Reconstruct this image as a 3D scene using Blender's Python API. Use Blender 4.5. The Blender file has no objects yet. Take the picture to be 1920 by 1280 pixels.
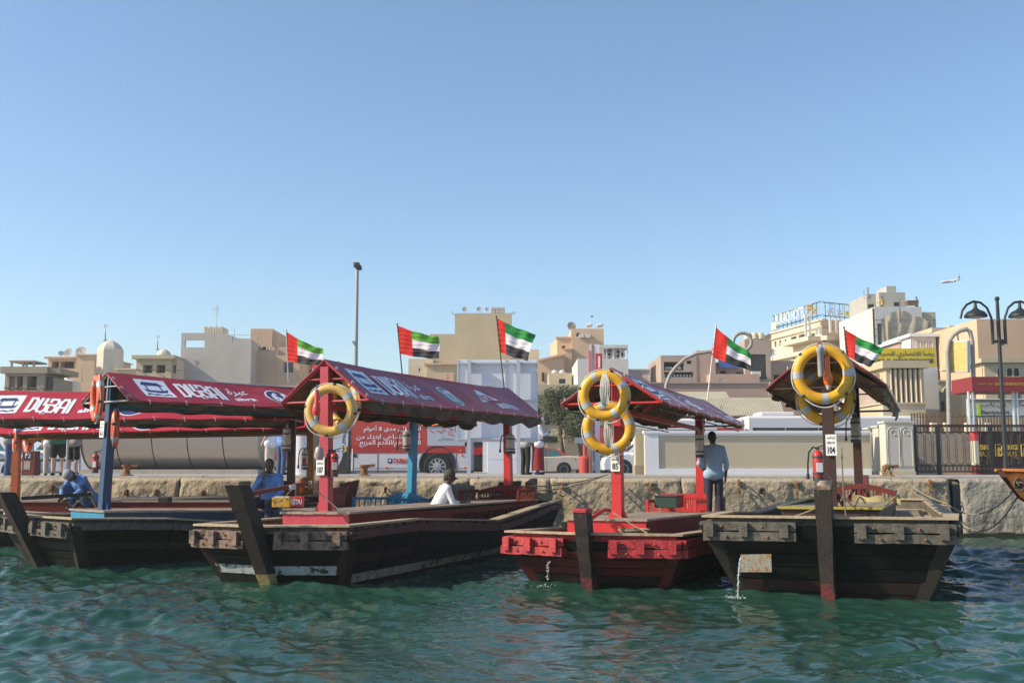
import bpy, bmesh, math, random
import numpy as np
from mathutils import Matrix, Vector, Euler, noise
random.seed(7)
S = bpy.context.scene
COL = S.collection
PI = math.pi
# ---------------------------------------------------------------- camera
FPX = 2000.0; HOR = 872.0; EYE = 1.57
TILT = math.atan((HOR - 640) / FPX); CT, ST = math.cos(TILT), math.sin(TILT)
cam = bpy.data.cameras.new('camera'); camo = bpy.data.objects.new('camera', cam); COL.objects.link(camo)
camo.location = (0, 0, EYE); camo.rotation_euler = (PI / 2 + TILT, 0, 0)
cam.sensor_width = 36; cam.lens = 36 * FPX / 1920; cam.clip_start = .1; cam.clip_end = 20000
S.camera = camo
# ---------------------------------------------------------------- light
SUN = Vector((-.82, -.17, .55)).normalized()
SUN_EL = math.asin(SUN.z); SUN_AZ = math.atan2(SUN.x, SUN.y)
w = bpy.data.worlds.new('World'); S.world = w; w.use_nodes = True
nt = w.node_tree; nt.nodes.clear()
sky = nt.nodes.new('ShaderNodeTexSky'); sky.sky_type = 'NISHITA'; sky.sun_disc = False
sky.sun_elevation = SUN_EL; sky.sun_rotation = SUN_AZ
sky.air_density = 1.0; sky.dust_density = .6; sky.ozone_density = 2.0; sky.altitude = 0
SKYMULT = (.89, .95, .99)
hs = nt.nodes.new('ShaderNodeMix'); hs.data_type = 'RGBA'; hs.blend_type = 'MULTIPLY'; hs.inputs[0].default_value = 1
hs.inputs[7].default_value = (*SKYMULT, 1)
bg = nt.nodes.new('ShaderNodeBackground'); bg.inputs[1].default_value = .15
ow = nt.nodes.new('ShaderNodeOutputWorld')
nt.links.new(sky.outputs[0], hs.inputs[6]); nt.links.new(hs.outputs[2], bg.inputs[0]); nt.links.new(bg.outputs[0], ow.inputs[0])
sl = bpy.data.lights.new('sun', 'SUN'); sl.energy = 4.7; sl.angle = math.radians(.5); sl.color = (1, .88, .66)
so = bpy.data.objects.new('sun', sl); COL.objects.link(so); so.rotation_euler = SUN.to_track_quat('Z', 'Y').to_euler()
so.location = (-30, -10, 30)
vs = S.view_settings; vs.view_transform = 'Standard'; vs.look = 'None'; vs.gamma = 1; vs.exposure = .38; vs.use_curve_mapping = False

# ---------------------------------------------------------------- pixel -> place
def ray(px, py):
    a = (px - 960) / FPX; b = (640 - py) / FPX
    return Vector((a, CT - b * ST, ST + b * CT))
def P(px, py, y):
    d = ray(px, py if py else (690 if y >= 55 else 830)); return Vector((0, 0, EYE)) + d * (y / d.y)
def PX(px, y): return P(px, HOR, y).x
def hit(A, B, px, py):
    d = ray(px, py); t = Vector((B[0] - A[0], B[1] - A[1])); L = t.length; t /= L
    n = Vector((t.y, -t.x)); k = (n.x * A[0] + n.y * A[1]) / (n.x * d.x + n.y * d.y)
    p = d * k
    return ((p.x - A[0]) * t.x + (p.y - A[1]) * t.y, EYE + p.z)

# ---------------------------------------------------------------- materials
def mat(name, col, rough=.75, metal=0, var=.18, scale=6, bump=0, bscale=30, wear=None, spec=.5, stretch=(1, 1, 1), emit=None, alpha=None, sss=None, coord='Object', bdist=.01):
    m = bpy.data.materials.new(name); m.use_nodes = True; t = m.node_tree; N = t.nodes; L = t.links
    b = N['Principled BSDF']; b.inputs['Roughness'].default_value = rough; b.inputs['Metallic'].default_value = metal
    b.inputs['Specular IOR Level'].default_value = spec
    tc = N.new('ShaderNodeTexCoord'); mp = N.new('ShaderNodeMapping'); mp.inputs['Scale'].default_value = stretch
    L.new(tc.outputs[coord], mp.inputs[0])
    nz = N.new('ShaderNodeTexNoise'); nz.inputs['Scale'].default_value = scale; nz.inputs['Detail'].default_value = 6; nz.inputs['Roughness'].default_value = .65
    L.new(mp.outputs[0], nz.inputs[0])
    rp = N.new('ShaderNodeValToRGB'); e = rp.color_ramp.elements
    e[0].position = .3; e[1].position = .7
    e[0].color = (*[max(0, c * (1 - var)) for c in col], 1); e[1].color = (*[min(1, c * (1 + var)) for c in col], 1)
    L.new(nz.outputs[0], rp.inputs[0]); out = rp.outputs[0]
    if wear:
        for (wc, thr, wsc, soft) in wear:
            n2 = N.new('ShaderNodeTexNoise'); n2.inputs['Scale'].default_value = wsc; n2.inputs['Detail'].default_value = 8; n2.inputs['Roughness'].default_value = .7
            L.new(mp.outputs[0], n2.inputs[0])
            r2 = N.new('ShaderNodeValToRGB'); r2.color_ramp.elements[0].position = thr; r2.color_ramp.elements[1].position = thr + soft
            L.new(n2.outputs[0], r2.inputs[0])
            mx = N.new('ShaderNodeMix'); mx.data_type = 'RGBA'; L.new(r2.outputs[0], mx.inputs[0]); L.new(out, mx.inputs[6]); mx.inputs[7].default_value = (*wc, 1); out = mx.outputs[2]
    L.new(out, b.inputs['Base Color'])
    if bump:
        n3 = N.new('ShaderNodeTexNoise'); n3.inputs['Scale'].default_value = bscale; n3.inputs['Detail'].default_value = 8
        L.new(mp.outputs[0], n3.inputs[0]); bp = N.new('ShaderNodeBump'); bp.inputs['Strength'].default_value = bump; bp.inputs['Distance'].default_value = bdist
        L.new(n3.outputs[0], bp.inputs['Height']); L.new(bp.outputs[0], b.inputs['Normal'])
    if emit:
        b.inputs['Emission Color'].default_value = (*emit[0], 1); b.inputs['Emission Strength'].default_value = emit[1]
    if alpha is not None: b.inputs['Alpha'].default_value = alpha
    if sss:
        tr = N.new('ShaderNodeBsdfTranslucent'); L.new(out, tr.inputs[0]); ms = N.new('ShaderNodeMixShader'); ms.inputs[0].default_value = sss
        L.new(b.outputs[0], ms.inputs[1]); L.new(tr.outputs[0], ms.inputs[2]); L.new(ms.outputs[0], N['Material Output'].inputs[0])
    return m
M = {}
def mm(k, *a, **kw): M[k] = mat(k, *a, **kw); return M[k]
DK = (.018, .017, .012)
mm('wood_dark', (.024, .020, .014), .7, var=.5, scale=5, stretch=(3, 3, 14), bump=.5, bscale=20, wear=[((.07, .055, .04), .64, 9, .12)])
mm('tar', (.0045, .0055, .004), .6, var=.5, scale=4, bump=.5, bscale=14, spec=.3, wear=[((.026, .020, .014), .60, 5, .2), ((.035, .03, .024), .70, 18, .05)])
mm('tar_red', (.028, .009, .007), .6, var=.5, scale=4, bump=.4, bscale=14, wear=[((.014, .013, .010), .5, 4, .12)])
mm('hull_red', (.12, .012, .014), .55, var=.4, scale=4, bump=.4, bscale=12, wear=[((.02, .012, .010), .50, 4, .18)])
mm('rub_grey', (.115, .10, .08), .85, var=.35, scale=9, bump=.8, bscale=30, wear=[((.05, .045, .035), .52, 10, .12), ((.24, .20, .15), .68, 22, .08)])
mm('rub_brown', (.20, .13, .10), .85, var=.35, scale=9, bump=.9, bscale=30, wear=[((.05, .035, .028), .5, 8, .1), ((.36, .27, .2), .64, 20, .08)])
mm('rub_red', (.42, .03, .035), .6, var=.3, scale=9, bump=.9, bscale=26, wear=[((.09, .03, .025), .58, 7, .08), ((.55, .12, .12), .68, 24, .05)])
mm('deck', (.40, .31, .21), .85, var=.3, scale=7, stretch=(2, 9, 2), bump=.5, bscale=30, wear=[((.16, .12, .085), .58, 6, .15)])
mm('stem_wood', (.032, .022, .017), .8, var=.4, scale=6, stretch=(4, 4, 1), bump=.9, bscale=24, wear=[((.19, .15, .12), .62, 8, .1)])
mm('stem_red', (.22, .03, .03), .7, var=.4, scale=6, bump=.9, bscale=24, wear=[((.05, .032, .026), .45, 6, .1)])
mm('old_yellow', (.42, .30, .12), .8, var=.3, scale=12, bump=.5, wear=[((.1, .06, .04), .58, 9, .1)])
mm('white_worn', (.42, .46, .46), .7, var=.2, scale=7, bump=.4, wear=[((.03, .03, .022), .52, 5, .06), ((.30, .16, .06), .62, 11, .08)])
mm('cream_worn', (.30, .28, .2), .75, var=.25, scale=8, bump=.4, wear=[((.05, .045, .03), .50, 5, .1), ((.26, .15, .06), .60, 8, .1)])
mm('rust_white', (.38, .38, .33), .8, var=.15, scale=6, bump=.4, stretch=(4, 4, 1), wear=[((.42, .16, .02), .48, 7, .1), ((.07, .04, .02), .66, 10, .05)])
def paint(k, col, r=.42, w2=None): mm(k, col, r, var=.14, scale=5, bump=.35, bscale=25, wear=[(w2 or tuple(c * .45 for c in col), .66, 12, .06)])
paint('red', (.55, .024, .026)); paint('pinkred', (.45, .045, .07)); paint('maroon', (.050, .020, .016), .6); paint('brownred', (.15, .025, .018), .55)
mm('side_worn', (.10, .022, .018), .7, var=.35, scale=6, bump=.8, bscale=26, wear=[((.03, .022, .018), .5, 7, .12), ((.42, .40, .40), .71, 5, .03)])
paint('blue_dark', (.012, .055, .13)); paint('teal', (.02, .22, .40)); paint('navy_box', (.012, .045, .10)); paint('orange', (.42, .09, .015)); paint('gold', (.38, .15, .02))
paint('maroon2', (.055, .016, .014)); paint('yellow_edge', (.36, .30, .06)); paint('green_box', (.02, .05, .035))
mm('case_red', (.13, .018, .013), .75, spec=.25, var=.2, scale=4, bump=.3, wear=[((.14, .04, .03), .6, 8, .1)])  # casing sides darker than the fronts: their shade is put into the colour
mm('bench_top', (.30, .24, .19), .7, var=.25, scale=6, bump=.4, wear=[((.36, .09, .07), .55, 7, .1)])
def vinyl(k, col): mm(k, col, .38, var=.07, scale=3, bump=.35, bscale=3.2, bdist=.03, wear=[(tuple(c * .75 for c in col), .62, 2.5, .2)], sss=.12)
vinyl('vinyl61', (.42, .022, .040)); vinyl('vinyl107', (.34, .030, .055)); vinyl('vinylB', (.46, .026, .042)); vinyl('vinylC', (.58, .03, .055)); vinyl('vinyl85', (.36, .10, .12)); vinyl('vinyl104', (.30, .05, .05))
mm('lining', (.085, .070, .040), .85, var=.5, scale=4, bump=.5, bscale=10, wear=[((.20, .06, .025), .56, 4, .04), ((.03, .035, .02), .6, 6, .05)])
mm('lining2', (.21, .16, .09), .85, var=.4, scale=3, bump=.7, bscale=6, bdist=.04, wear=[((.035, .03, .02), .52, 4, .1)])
mm('white', (.80, .80, .80), .5, var=.03); mm('print_white', (.78, .80, .86), .5, var=.03); mm('print_navy', (.03, .045, .15), .5, var=.05); mm('print_green', (.03, .28, .15), .5, var=.05)
mm('print_red', (.6, .04, .05), .5, var=.05); mm('black', (.02, .02, .02), .5, var=.1); mm('ink', (.03, .03, .035), .5, var=.05)
mm('flag_red', (.75, .03, .02), .75, var=.05, scale=3, sss=.35); mm('flag_green', (.02, .28, .06), .75, var=.05, scale=3, sss=.35); mm('flag_lime', (.10, .36, .03), .75, var=.05, scale=3, sss=.35)
mm('flag_white', (.78, .74, .80), .8, var=.04, scale=3, sss=.3); mm('flag_black', (.025, .025, .03), .8, var=.1)
mm('buoy_yellow', (.78, .40, .025), .38, var=.08, scale=8, bump=.2, bscale=12, wear=[((.30, .17, .03), .66, 7, .06)])
mm('buoy_pale', (.72, .42, .11), .42, var=.1, scale=8, bump=.2, bscale=12, wear=[((.30, .20, .07), .66, 6, .05)])
mm('buoy_orange', (.80, .11, .03), .4, var=.08, scale=8, bump=.2, wear=[((.4, .1, .05), .68, 7, .06)])
mm('reflect', (.46, .47, .48), .35, var=.08, scale=20); mm('rope', (.27, .21, .135), .9, var=.25, scale=50, bump=.6, bscale=120)
mm('rope_white', (.62, .60, .54), .9, var=.2, scale=50, bump=.5, bscale=120); mm('rope_dark', (.14, .12, .08), .9, var=.3, scale=30)
mm('ext_red', (.50, .03, .03), .32, var=.1); mm('ext_wrap', (.38, .33, .30), .3, var=.3, scale=14, bump=.8, bscale=18, wear=[((.5, .16, .13), .55, 10, .1)]); mm('ext_white', (.62, .58, .52), .4, var=.15)
mm('torch_red', (.75, .06, .05), .35, var=.05); mm('torch_orange', (.85, .16, .02), .35, var=.05); mm('grey_pvc', (.40, .38, .36), .5, var=.1); mm('clear', (.5, .45, .4), .1, var=.1)
mm('steel', (.42, .42, .42), .45, metal=.6, var=.15, scale=10); mm('steel_dark', (.06, .065, .06), .5, metal=.3, var=.2); mm('rust', (.22, .10, .045), .9, var=.4, scale=15, bump=.8)
mm('concrete', (.40, .325, .23), .95, var=.22, scale=2.2, bump=1, bscale=9, bdist=.05, wear=[((.20, .165, .125), .56, 1.3, .2), ((.50, .43, .33), .62, 7, .08)])
mm('concrete_grey', (.33, .30, .25), .95, var=.2, scale=2.2, bump=1, bscale=9, bdist=.05, wear=[((.18, .165, .14), .54, 1.6, .2)])
mm('kerb', (.42, .38, .34), .9, var=.15, scale=4, bump=.4, wear=[((.26, .24, .2), .6, 6, .1)])
mm('pave', (.36, .33, .30), .9, var=.15, scale=2, bump=.3); mm('asphalt', (.06, .06, .06), .9, var=.2, scale=3, bump=.4); mm('ground', (.30, .25, .19), .95, var=.2, scale=.3)
mm('weed', (.03, .035, .018), .8, var=.4, scale=10, bump=.6)
mm('skin_dark', (.13, .065, .038), .55, var=.06); mm('skin_mid', (.30, .16, .10), .55, var=.06); mm('skin_pale', (.55, .33, .24), .55, var=.06); mm('hair', (.012, .010, .009), .6, var=.3, scale=40, bump=.5, bscale=90)
def cloth(k, col): mm(k, col, .85, var=.10, scale=5, bump=.6, bscale=9, bdist=.02)
cloth('c_blue', (.32, .45, .60)); cloth('c_blue2', (.12, .24, .50)); cloth('c_white', (.72, .74, .82)); cloth('c_navy', (.03, .03, .06)); cloth('c_black', (.015, .017, .016)); cloth('c_green', (.015, .16, .11))
cloth('c_grey', (.30, .29, .29)); cloth('c_beige', (.52, .45, .38)); cloth('c_maroon', (.24, .02, .025)); cloth('c_cap', (.06, .06, .045)); cloth('c_capg', (.30, .29, .33)); cloth('c_jeans', (.05, .09, .20)); cloth('c_hiviz', (.6, .35, .03))
mm('eye', (.02, .015, .01), .3, var=0); mm('lip', (.16, .07, .05), .6, var=.05)
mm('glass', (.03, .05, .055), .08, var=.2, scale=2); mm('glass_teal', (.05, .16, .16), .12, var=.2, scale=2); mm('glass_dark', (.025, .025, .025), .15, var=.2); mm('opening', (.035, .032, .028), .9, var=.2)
mm('tyre', (.02, .02, .02), .8, var=.1); mm('rim', (.55, .55, .56), .35, metal=.7, var=.05)
mm('car_cream', (.60, .52, .43), .28, var=.02); mm('car_red', (.62, .03, .03), .28, var=.03); mm('car_white', (.74, .75, .80), .28, var=.02); mm('bus_white', (.72, .68, .70), .35, var=.04); mm('bus_red', (.55, .07, .05), .4, var=.05, scale=.8); mm('bus_grey', (.50, .53, .60), .4, var=.03)
mm('lamp_red', (.45, .02, .02), .25, var=.02); mm('lamp_clear', (.7, .72, .72), .15, var=.02); mm('led', (.02, .015, .012), .5, var=.05); mm('led_txt', (.8, .2, .03), .5, var=0, emit=((1, .22, .03), 1.2))
def stucco(k, col, v=.10): mm(k, col, .92, var=v, scale=.5, bump=.25, bscale=6, wear=[(tuple(c * .82 for c in col), .58, .9, .25)])
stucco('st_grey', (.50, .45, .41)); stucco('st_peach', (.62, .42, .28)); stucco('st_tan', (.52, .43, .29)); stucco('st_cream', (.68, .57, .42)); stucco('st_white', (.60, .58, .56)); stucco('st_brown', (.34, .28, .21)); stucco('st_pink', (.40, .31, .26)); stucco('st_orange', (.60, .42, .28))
stucco('st_mosque', (.60, .55, .46)); stucco('st_conc', (.42, .40, .36)); stucco('st_rose', (.45, .31, .25)); stucco('st_dome', (.66, .62, .54)); stucco('wall_white', (.74, .73, .76), .04); stucco('wall_beige', (.50, .43, .31), .06); stucco('pillar', (.52, .49, .41), .06)
mm('yellow_sign', (.70, .52, .02), .5, var=.04); mm('sign_grey', (.45, .50, .54), .5, var=.04); mm('maroon_sign', (.24, .025, .03), .5, var=.05); mm('gold_txt', (.62, .40, .04), .5, var=.02)
mm('corrugated', (.55, .50, .38), .7, var=.12, scale=1); mm('corr_dark', (.16, .14, .1), .8, var=.2); mm('net', (.36, .31, .22), .9, var=.15, scale=1.5, bump=.2, bscale=6, bdist=.03, stretch=(1, 1, 3), alpha=.72)
mm('picket', (.22, .13, .07), .85, var=.3, scale=4); mm('leaf', (.075, .09, .035), .8, var=.45, scale=1.2); mm('leaf2', (.12, .13, .055), .8, var=.45, scale=1.2); mm('bark', (.12, .09, .06), .9, var=.3)
mm('lamp_iron', (.03, .035, .035), .45, metal=.3, var=.1); mm('pole_grey', (.36, .37, .36), .5, metal=.2, var=.1); mm('pole_beige', (.34, .31, .27), .6, var=.1); mm('alu', (.52, .55, .60), .4, metal=.2, var=.05)
mm('board_back', (.68, .70, .76), .55, var=.05, scale=1); mm('tank_steel', (.50, .46, .43), .36, metal=.75, var=.08, scale=.7, stretch=(.2, 1, 1)); mm('pvc_white', (.70, .70, .68), .5, var=.05)
mm('plane', (.88, .87, .85), .5, var=.03, coord='Object'); mm('bucket', (.40, .33, .25), .6, var=.15, scale=8); mm('yellow_box', (.62, .34, .03), .6, var=.1, wear=[((.18, .07, .02), .55, 18, .06)])
mm('life_orange', (.62, .13, .04), .7, var=.2, scale=10, bump=.5); mm('tarp_dark', (.03, .03, .03), .6, var=.3, scale=3, bump=.8, bscale=5, bdist=.03); mm('spray', (.70, .76, .78), .15, var=.1, alpha=.7)

# ---------------------------------------------------------------- builders
WM = {}
class MB:
    def __init__(s): s.v = []; s.f = []; s.m = []; s.mi = 0
    def add(s, vs, fs, T=None, mi=None):
        o = len(s.v)
        s.v += [tuple(T @ Vector(p)) for p in vs] if T is not None else [tuple(p) for p in vs]
        s.f += [tuple(i + o for i in f) for f in fs]; s.m += [s.mi if mi is None else mi] * len(fs); return s
    def box(s, x0, x1, y0, y1, z0, z1, T=None, tz=0):
        vs = [(x0, y0, z0), (x1, y0, z0), (x1, y1, z0), (x0, y1, z0), (x0 + tz, y0 + tz, z1), (x1 - tz, y0 + tz, z1), (x1 - tz, y1 - tz, z1), (x0 + tz, y1 - tz, z1)]
        return s.add(vs, [(3, 2, 1, 0), (4, 5, 6, 7), (0, 1, 5, 4), (1, 2, 6, 5), (2, 3, 7, 6), (3, 0, 4, 7)], T)
    def bevbox(s, x0, x1, y0, y1, z0, z1, b=.01, T=None):
        bm = bmesh.new(); bmesh.ops.create_cube(bm, size=1)
        for v in bm.verts: v.co = Vector(((x0 + x1) / 2 + v.co.x * (x1 - x0), (y0 + y1) / 2 + v.co.y * (y1 - y0), (z0 + z1) / 2 + v.co.z * (z1 - z0)))
        bmesh.ops.bevel(bm, geom=list(bm.edges), offset=b, segments=1, affect='EDGES')
        bm.verts.ensure_lookup_table(); bm.verts.index_update()
        s.add([v.co[:] for v in bm.verts], [tuple(v.index for v in f.verts) for f in bm.faces], T); bm.free(); return s
    def hexa(s, c, T=None):
        return s.add(c, [(3, 2, 1, 0), (4, 5, 6, 7), (0, 1, 5, 4), (1, 2, 6, 5), (2, 3, 7, 6), (3, 0, 4, 7)], T)
    def bar(s, p, q, wd, h, up=(0, 0, 1)):
        p = Vector(p); q = Vector(q); d = (q - p).normalized(); u = Vector(up)
        if abs(d.dot(u)) > .98: u = Vector((0, 1, 0))
        r = d.cross(u).normalized(); u = r.cross(d)
        c = []
        for e in (p, q):
            c += [e - r * wd / 2 - u * h / 2, e + r * wd / 2 - u * h / 2, e + r * wd / 2 + u * h / 2, e - r * wd / 2 + u * h / 2]
        return s.add(c, [(0, 1, 2, 3), (7, 6, 5, 4), (0, 4, 5, 1), (1, 5, 6, 2), (2, 6, 7, 3), (3, 7, 4, 0)])
    def path(s, pts, r, n=8, closed=False, cap=True, squash=1):
        pts = [Vector(p) for p in pts]; N = len(pts); rs = r if isinstance(r, (list, tuple)) else [r] * N
        vs = []; fs = []; prev = None
        for i, p in enumerate(pts):
            a = pts[(i - 1) % N] if (i > 0 or closed) else p; b = pts[(i + 1) % N] if (i < N - 1 or closed) else p
            d = (b - a); d = d.normalized() if d.length > 1e-9 else Vector((0, 0, 1))
            if prev is None:
                u = Vector((0, 0, 1)) if abs(d.z) < .9 else Vector((1, 0, 0)); u = (u - d * u.dot(d)).normalized()
            else:
                u = prev - d * prev.dot(d); u = u.normalized() if u.length > 1e-6 else prev
            prev = u; vv = d.cross(u)
            for k in range(n):
                t = 2 * PI * k / n; vs.append(p + (u * math.cos(t) + vv * math.sin(t) * squash) * rs[i])
        M_ = N if closed else N - 1
        for i in range(M_):
            for k in range(n):
                a = i * n + k; b = i * n + (k + 1) % n; c = ((i + 1) % N) * n + (k + 1) % n; d = ((i + 1) % N) * n + k
                fs.append((a, b, c, d))
        if cap and not closed:
            fs.append(tuple(range(n))[::-1]); fs.append(tuple((N - 1) * n + k for k in range(n)))
        return s.add(vs, fs)
    def tube(s, p, q, r0, r1=None, n=8): return s.path([p, q], [r0, r0 if r1 is None else r1], n)
    def lathe(s, prof, n=16, T=None, a0=0, a1=2 * PI):
        vs = []; fs = []; full = abs(a1 - a0 - 2 * PI) < 1e-6; c = n if full else n + 1
        for (r, z) in prof:
            for k in range(c):
                t = a0 + (a1 - a0) * k / n; vs.append((r * math.cos(t), r * math.sin(t), z))
        for i in range(len(prof) - 1):
            for k in range(n):
                a = i * c + k; b = i * c + (k + 1) % c; fs.append((a, b, b + c, a + c))
        return s.add(vs, fs, T)
    def torus(s, R, r, n=36, k=12, T=None, a0=0, a1=2 * PI, sq=1):
        vs = []; fs = []; full = abs(a1 - a0 - 2 * PI) < 1e-6; c = n if full else n + 1
        for i in range(c):
            t = a0 + (a1 - a0) * i / n
            for j in range(k):
                p = 2 * PI * j / k; q = R + r * math.cos(p); vs.append((q * math.cos(t), r * math.sin(p) * sq, q * math.sin(t)))
        for i in range(n):
            for j in range(k):
                fs.append((i % c * k + j, i % c * k + (j + 1) % k, (i + 1) % c * k + (j + 1) % k, (i + 1) % c * k + j))
        return s.add(vs, fs, T)
    def sphere(s, c, r, n=12, T=None):
        c = Vector(c); r = (r, r, r) if not isinstance(r, (tuple, list)) else r; h = n // 2; vs = []; fs = []
        for i in range(h + 1):
            a = PI * i / h
            for k in range(n):
                b = 2 * PI * k / n; vs.append((c.x + r[0] * math.sin(a) * math.cos(b), c.y + r[1] * math.sin(a) * math.sin(b), c.z + r[2] * math.cos(a)))
        for i in range(h):
            for k in range(n): fs.append((i * n + k, (i + 1) * n + k, (i + 1) * n + (k + 1) % n, i * n + (k + 1) % n))
        return s.add(vs, fs, T)
    def prism(s, poly, d0, d1, ax='y', T=None):
        n = len(poly)
        f = {'y': lambda a, b, d: (a, d, b), 'x': lambda a, b, d: (d, a, b), 'z': lambda a, b, d: (a, b, d)}[ax]
        vs = [f(a, b, d0) for a, b in poly] + [f(a, b, d1) for a, b in poly]
        fs = [tuple(range(n)), tuple(range(2 * n - 1, n - 1, -1))] + [(i, i + n, (i + 1) % n + n, (i + 1) % n) for i in range(n)]
        return s.add(vs, fs, T)
    def grid(s, fn, nu, nv, mf=None):
        vs = [fn(i / nu, j / nv) for i in range(nu + 1) for j in range(nv + 1)]; o = len(s.v)
        s.v += [tuple(p) for p in vs]
        for i in range(nu):
            for j in range(nv):
                a = o + i * (nv + 1) + j; s.f.append((a, a + 1, a + nv + 2, a + nv + 1)); s.m.append(mf(i / nu, j / nv) if mf else s.mi)
        return s
    def build(s, name, mt, parent=None, smooth=None, world=False, loc=None):
        v = s.v
        if world and parent is not None:
            T = WM[parent].inverted(); v = [tuple(T @ Vector(p)) for p in v]
        me = bpy.data.meshes.new(name); me.from_pydata(v, [], s.f); 
        mts = mt if isinstance(mt, (list, tuple)) else [mt]
        for k in mts: me.materials.append(M[k] if isinstance(k, str) else k)
        if len(mts) > 1: me.polygons.foreach_set('material_index', s.m)
        bm = bmesh.new(); bm.from_mesh(me); bmesh.ops.recalc_face_normals(bm, faces=bm.faces); bm.to_mesh(me); bm.free()
        if smooth is not None:
            me.polygons.foreach_set('use_smooth', [True] * len(me.polygons))
            if smooth < 180: me.set_sharp_from_angle(angle=math.radians(smooth))
        me.update(); return link(name, me, parent, loc)
def link(name, me, parent=None, loc=None, rot=None):
    o = bpy.data.objects.new(name, me); COL.objects.link(o)
    if parent is not None: o.parent = parent
    if loc is not None: o.location = loc
    if rot is not None: o.rotation_euler = rot
    L = Matrix.Translation(o.location) @ o.rotation_euler.to_matrix().to_4x4()
    WM[o] = (WM[parent] @ L) if parent is not None else L
    return o
def tag(o, label, cat, group=None, kind=None):
    if label: o['label'] = label
    if cat: o['category'] = cat
    if group: o['group'] = group
    if kind: o['kind'] = kind
    return o
def thing(name, label, cat, loc=(0, 0, 0), rot=(0, 0, 0), group=None):
    if not isinstance(rot, (tuple, list, Euler)): rot = (0, 0, rot)
    o = bpy.data.objects.new(name, None); COL.objects.link(o); o.location = loc; o.rotation_euler = rot; o.empty_display_size = .2
    WM[o] = Matrix.Translation(Vector(loc)) @ Euler(rot).to_matrix().to_4x4()
    return tag(o, label, cat, group)
def inst(src, parent, loc=(0, 0, 0), rot=(0, 0, 0), scale=None):
    o = src.copy(); COL.objects.link(o); o.parent = parent; o.location = loc; o.rotation_euler = rot
    if scale: o.scale = scale
    return o
def struct(o): o['kind'] = 'structure'; return o

# ---------------------------------------------------------------- lettering
AR = {'ا': (0xFE8D, 2), 'أ': (0xFE83, 2), 'إ': (0xFE87, 2), 'آ': (0xFE81, 2), 'ء': (0xFE80, 1), 'ب': (0xFE8F, 4), 'ة': (0xFE93, 2), 'ت': (0xFE95, 4), 'ج': (0xFE9D, 4), 'ح': (0xFEA1, 4), 'د': (0xFEA9, 2), 'ر': (0xFEAD, 2), 'ز': (0xFEAF, 2), 'س': (0xFEB1, 4), 'ش': (0xFEB5, 4), 'ص': (0xFEB9, 4), 'ض': (0xFEBD, 4), 'ط': (0xFEC1, 4), 'ع': (0xFEC9, 4), 'ف': (0xFED1, 4), 'ق': (0xFED5, 4), 'ك': (0xFED9, 4), 'ل': (0xFEDD, 4), 'م': (0xFEE1, 4), 'ن': (0xFEE5, 4), 'ه': (0xFEE9, 4), 'و': (0xFEED, 2), 'ى': (0xFEEF, 2), 'ي': (0xFEF1, 4)}
def ar(t):
    t = t.replace('لا', '\u0001')
    tab = dict(AR); tab['\u0001'] = (0xFEFB, 2); out = []
    for i, c in enumerate(t):
        if c not in tab: out.append(c); continue
        base, n = tab[c]
        pv = i > 0 and t[i - 1] in tab and tab[t[i - 1]][1] == 4
        nx = i < len(t) - 1 and t[i + 1] in tab and tab[t[i + 1]][1] >= 2 and n == 4
        out.append(chr(base + (3 if pv and nx else 2 if nx else 1 if pv and n > 1 else 0)))
    r = out[::-1]; s = ''.join(r); res = ''; buf = ''
    for c in s:
        if c.isdigit(): buf = c + buf
        else: res += buf + c; buf = ''
    return res + buf
_TC = {}
def text2d(t, bold=0.0, res=2):
    k = (t, bold, res)
    if k in _TC: return _TC[k]
    c = bpy.data.curves.new('t', 'FONT'); c.body = t; c.size = 1; c.resolution_u = res; c.offset = bold; c.fill_mode = 'BOTH'
    o = bpy.data.objects.new('t', c); COL.objects.link(o)
    dg = bpy.context.evaluated_depsgraph_get(); dg.update()
    me = bpy.data.meshes.new_from_object(o.evaluated_get(dg))
    v = [(p.co.x, p.co.y) for p in me.vertices]; f = [tuple(p.vertices) for p in me.polygons]
    bpy.data.objects.remove(o); bpy.data.curves.remove(c); bpy.data.meshes.remove(me)
    if v:
        x0 = min(p[0] for p in v); x1 = max(p[0] for p in v); y0 = min(p[1] for p in v); y1 = max(p[1] for p in v)
    else: x0 = x1 = y0 = y1 = 0
    _TC[k] = (v, f, x0, x1, y0, y1); return _TC[k]
def put_text(mb, t, fn, a0, a1, b0, b1, bold=.01, rot=0):
    """fit text into the rectangle a0..a1 (reading direction), b0 (bottom)..b1 (top); fn(a,b)->3D point"""
    v, f, x0, x1, y0, y1 = text2d(t, bold)
    if not v: return
    mb.add([fn(a0 + (x - x0) / (x1 - x0) * (a1 - a0), b0 + (y - y0) / max(1e-6, (y1 - y0)) * (b1 - b0)) for x, y in v], f)
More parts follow.
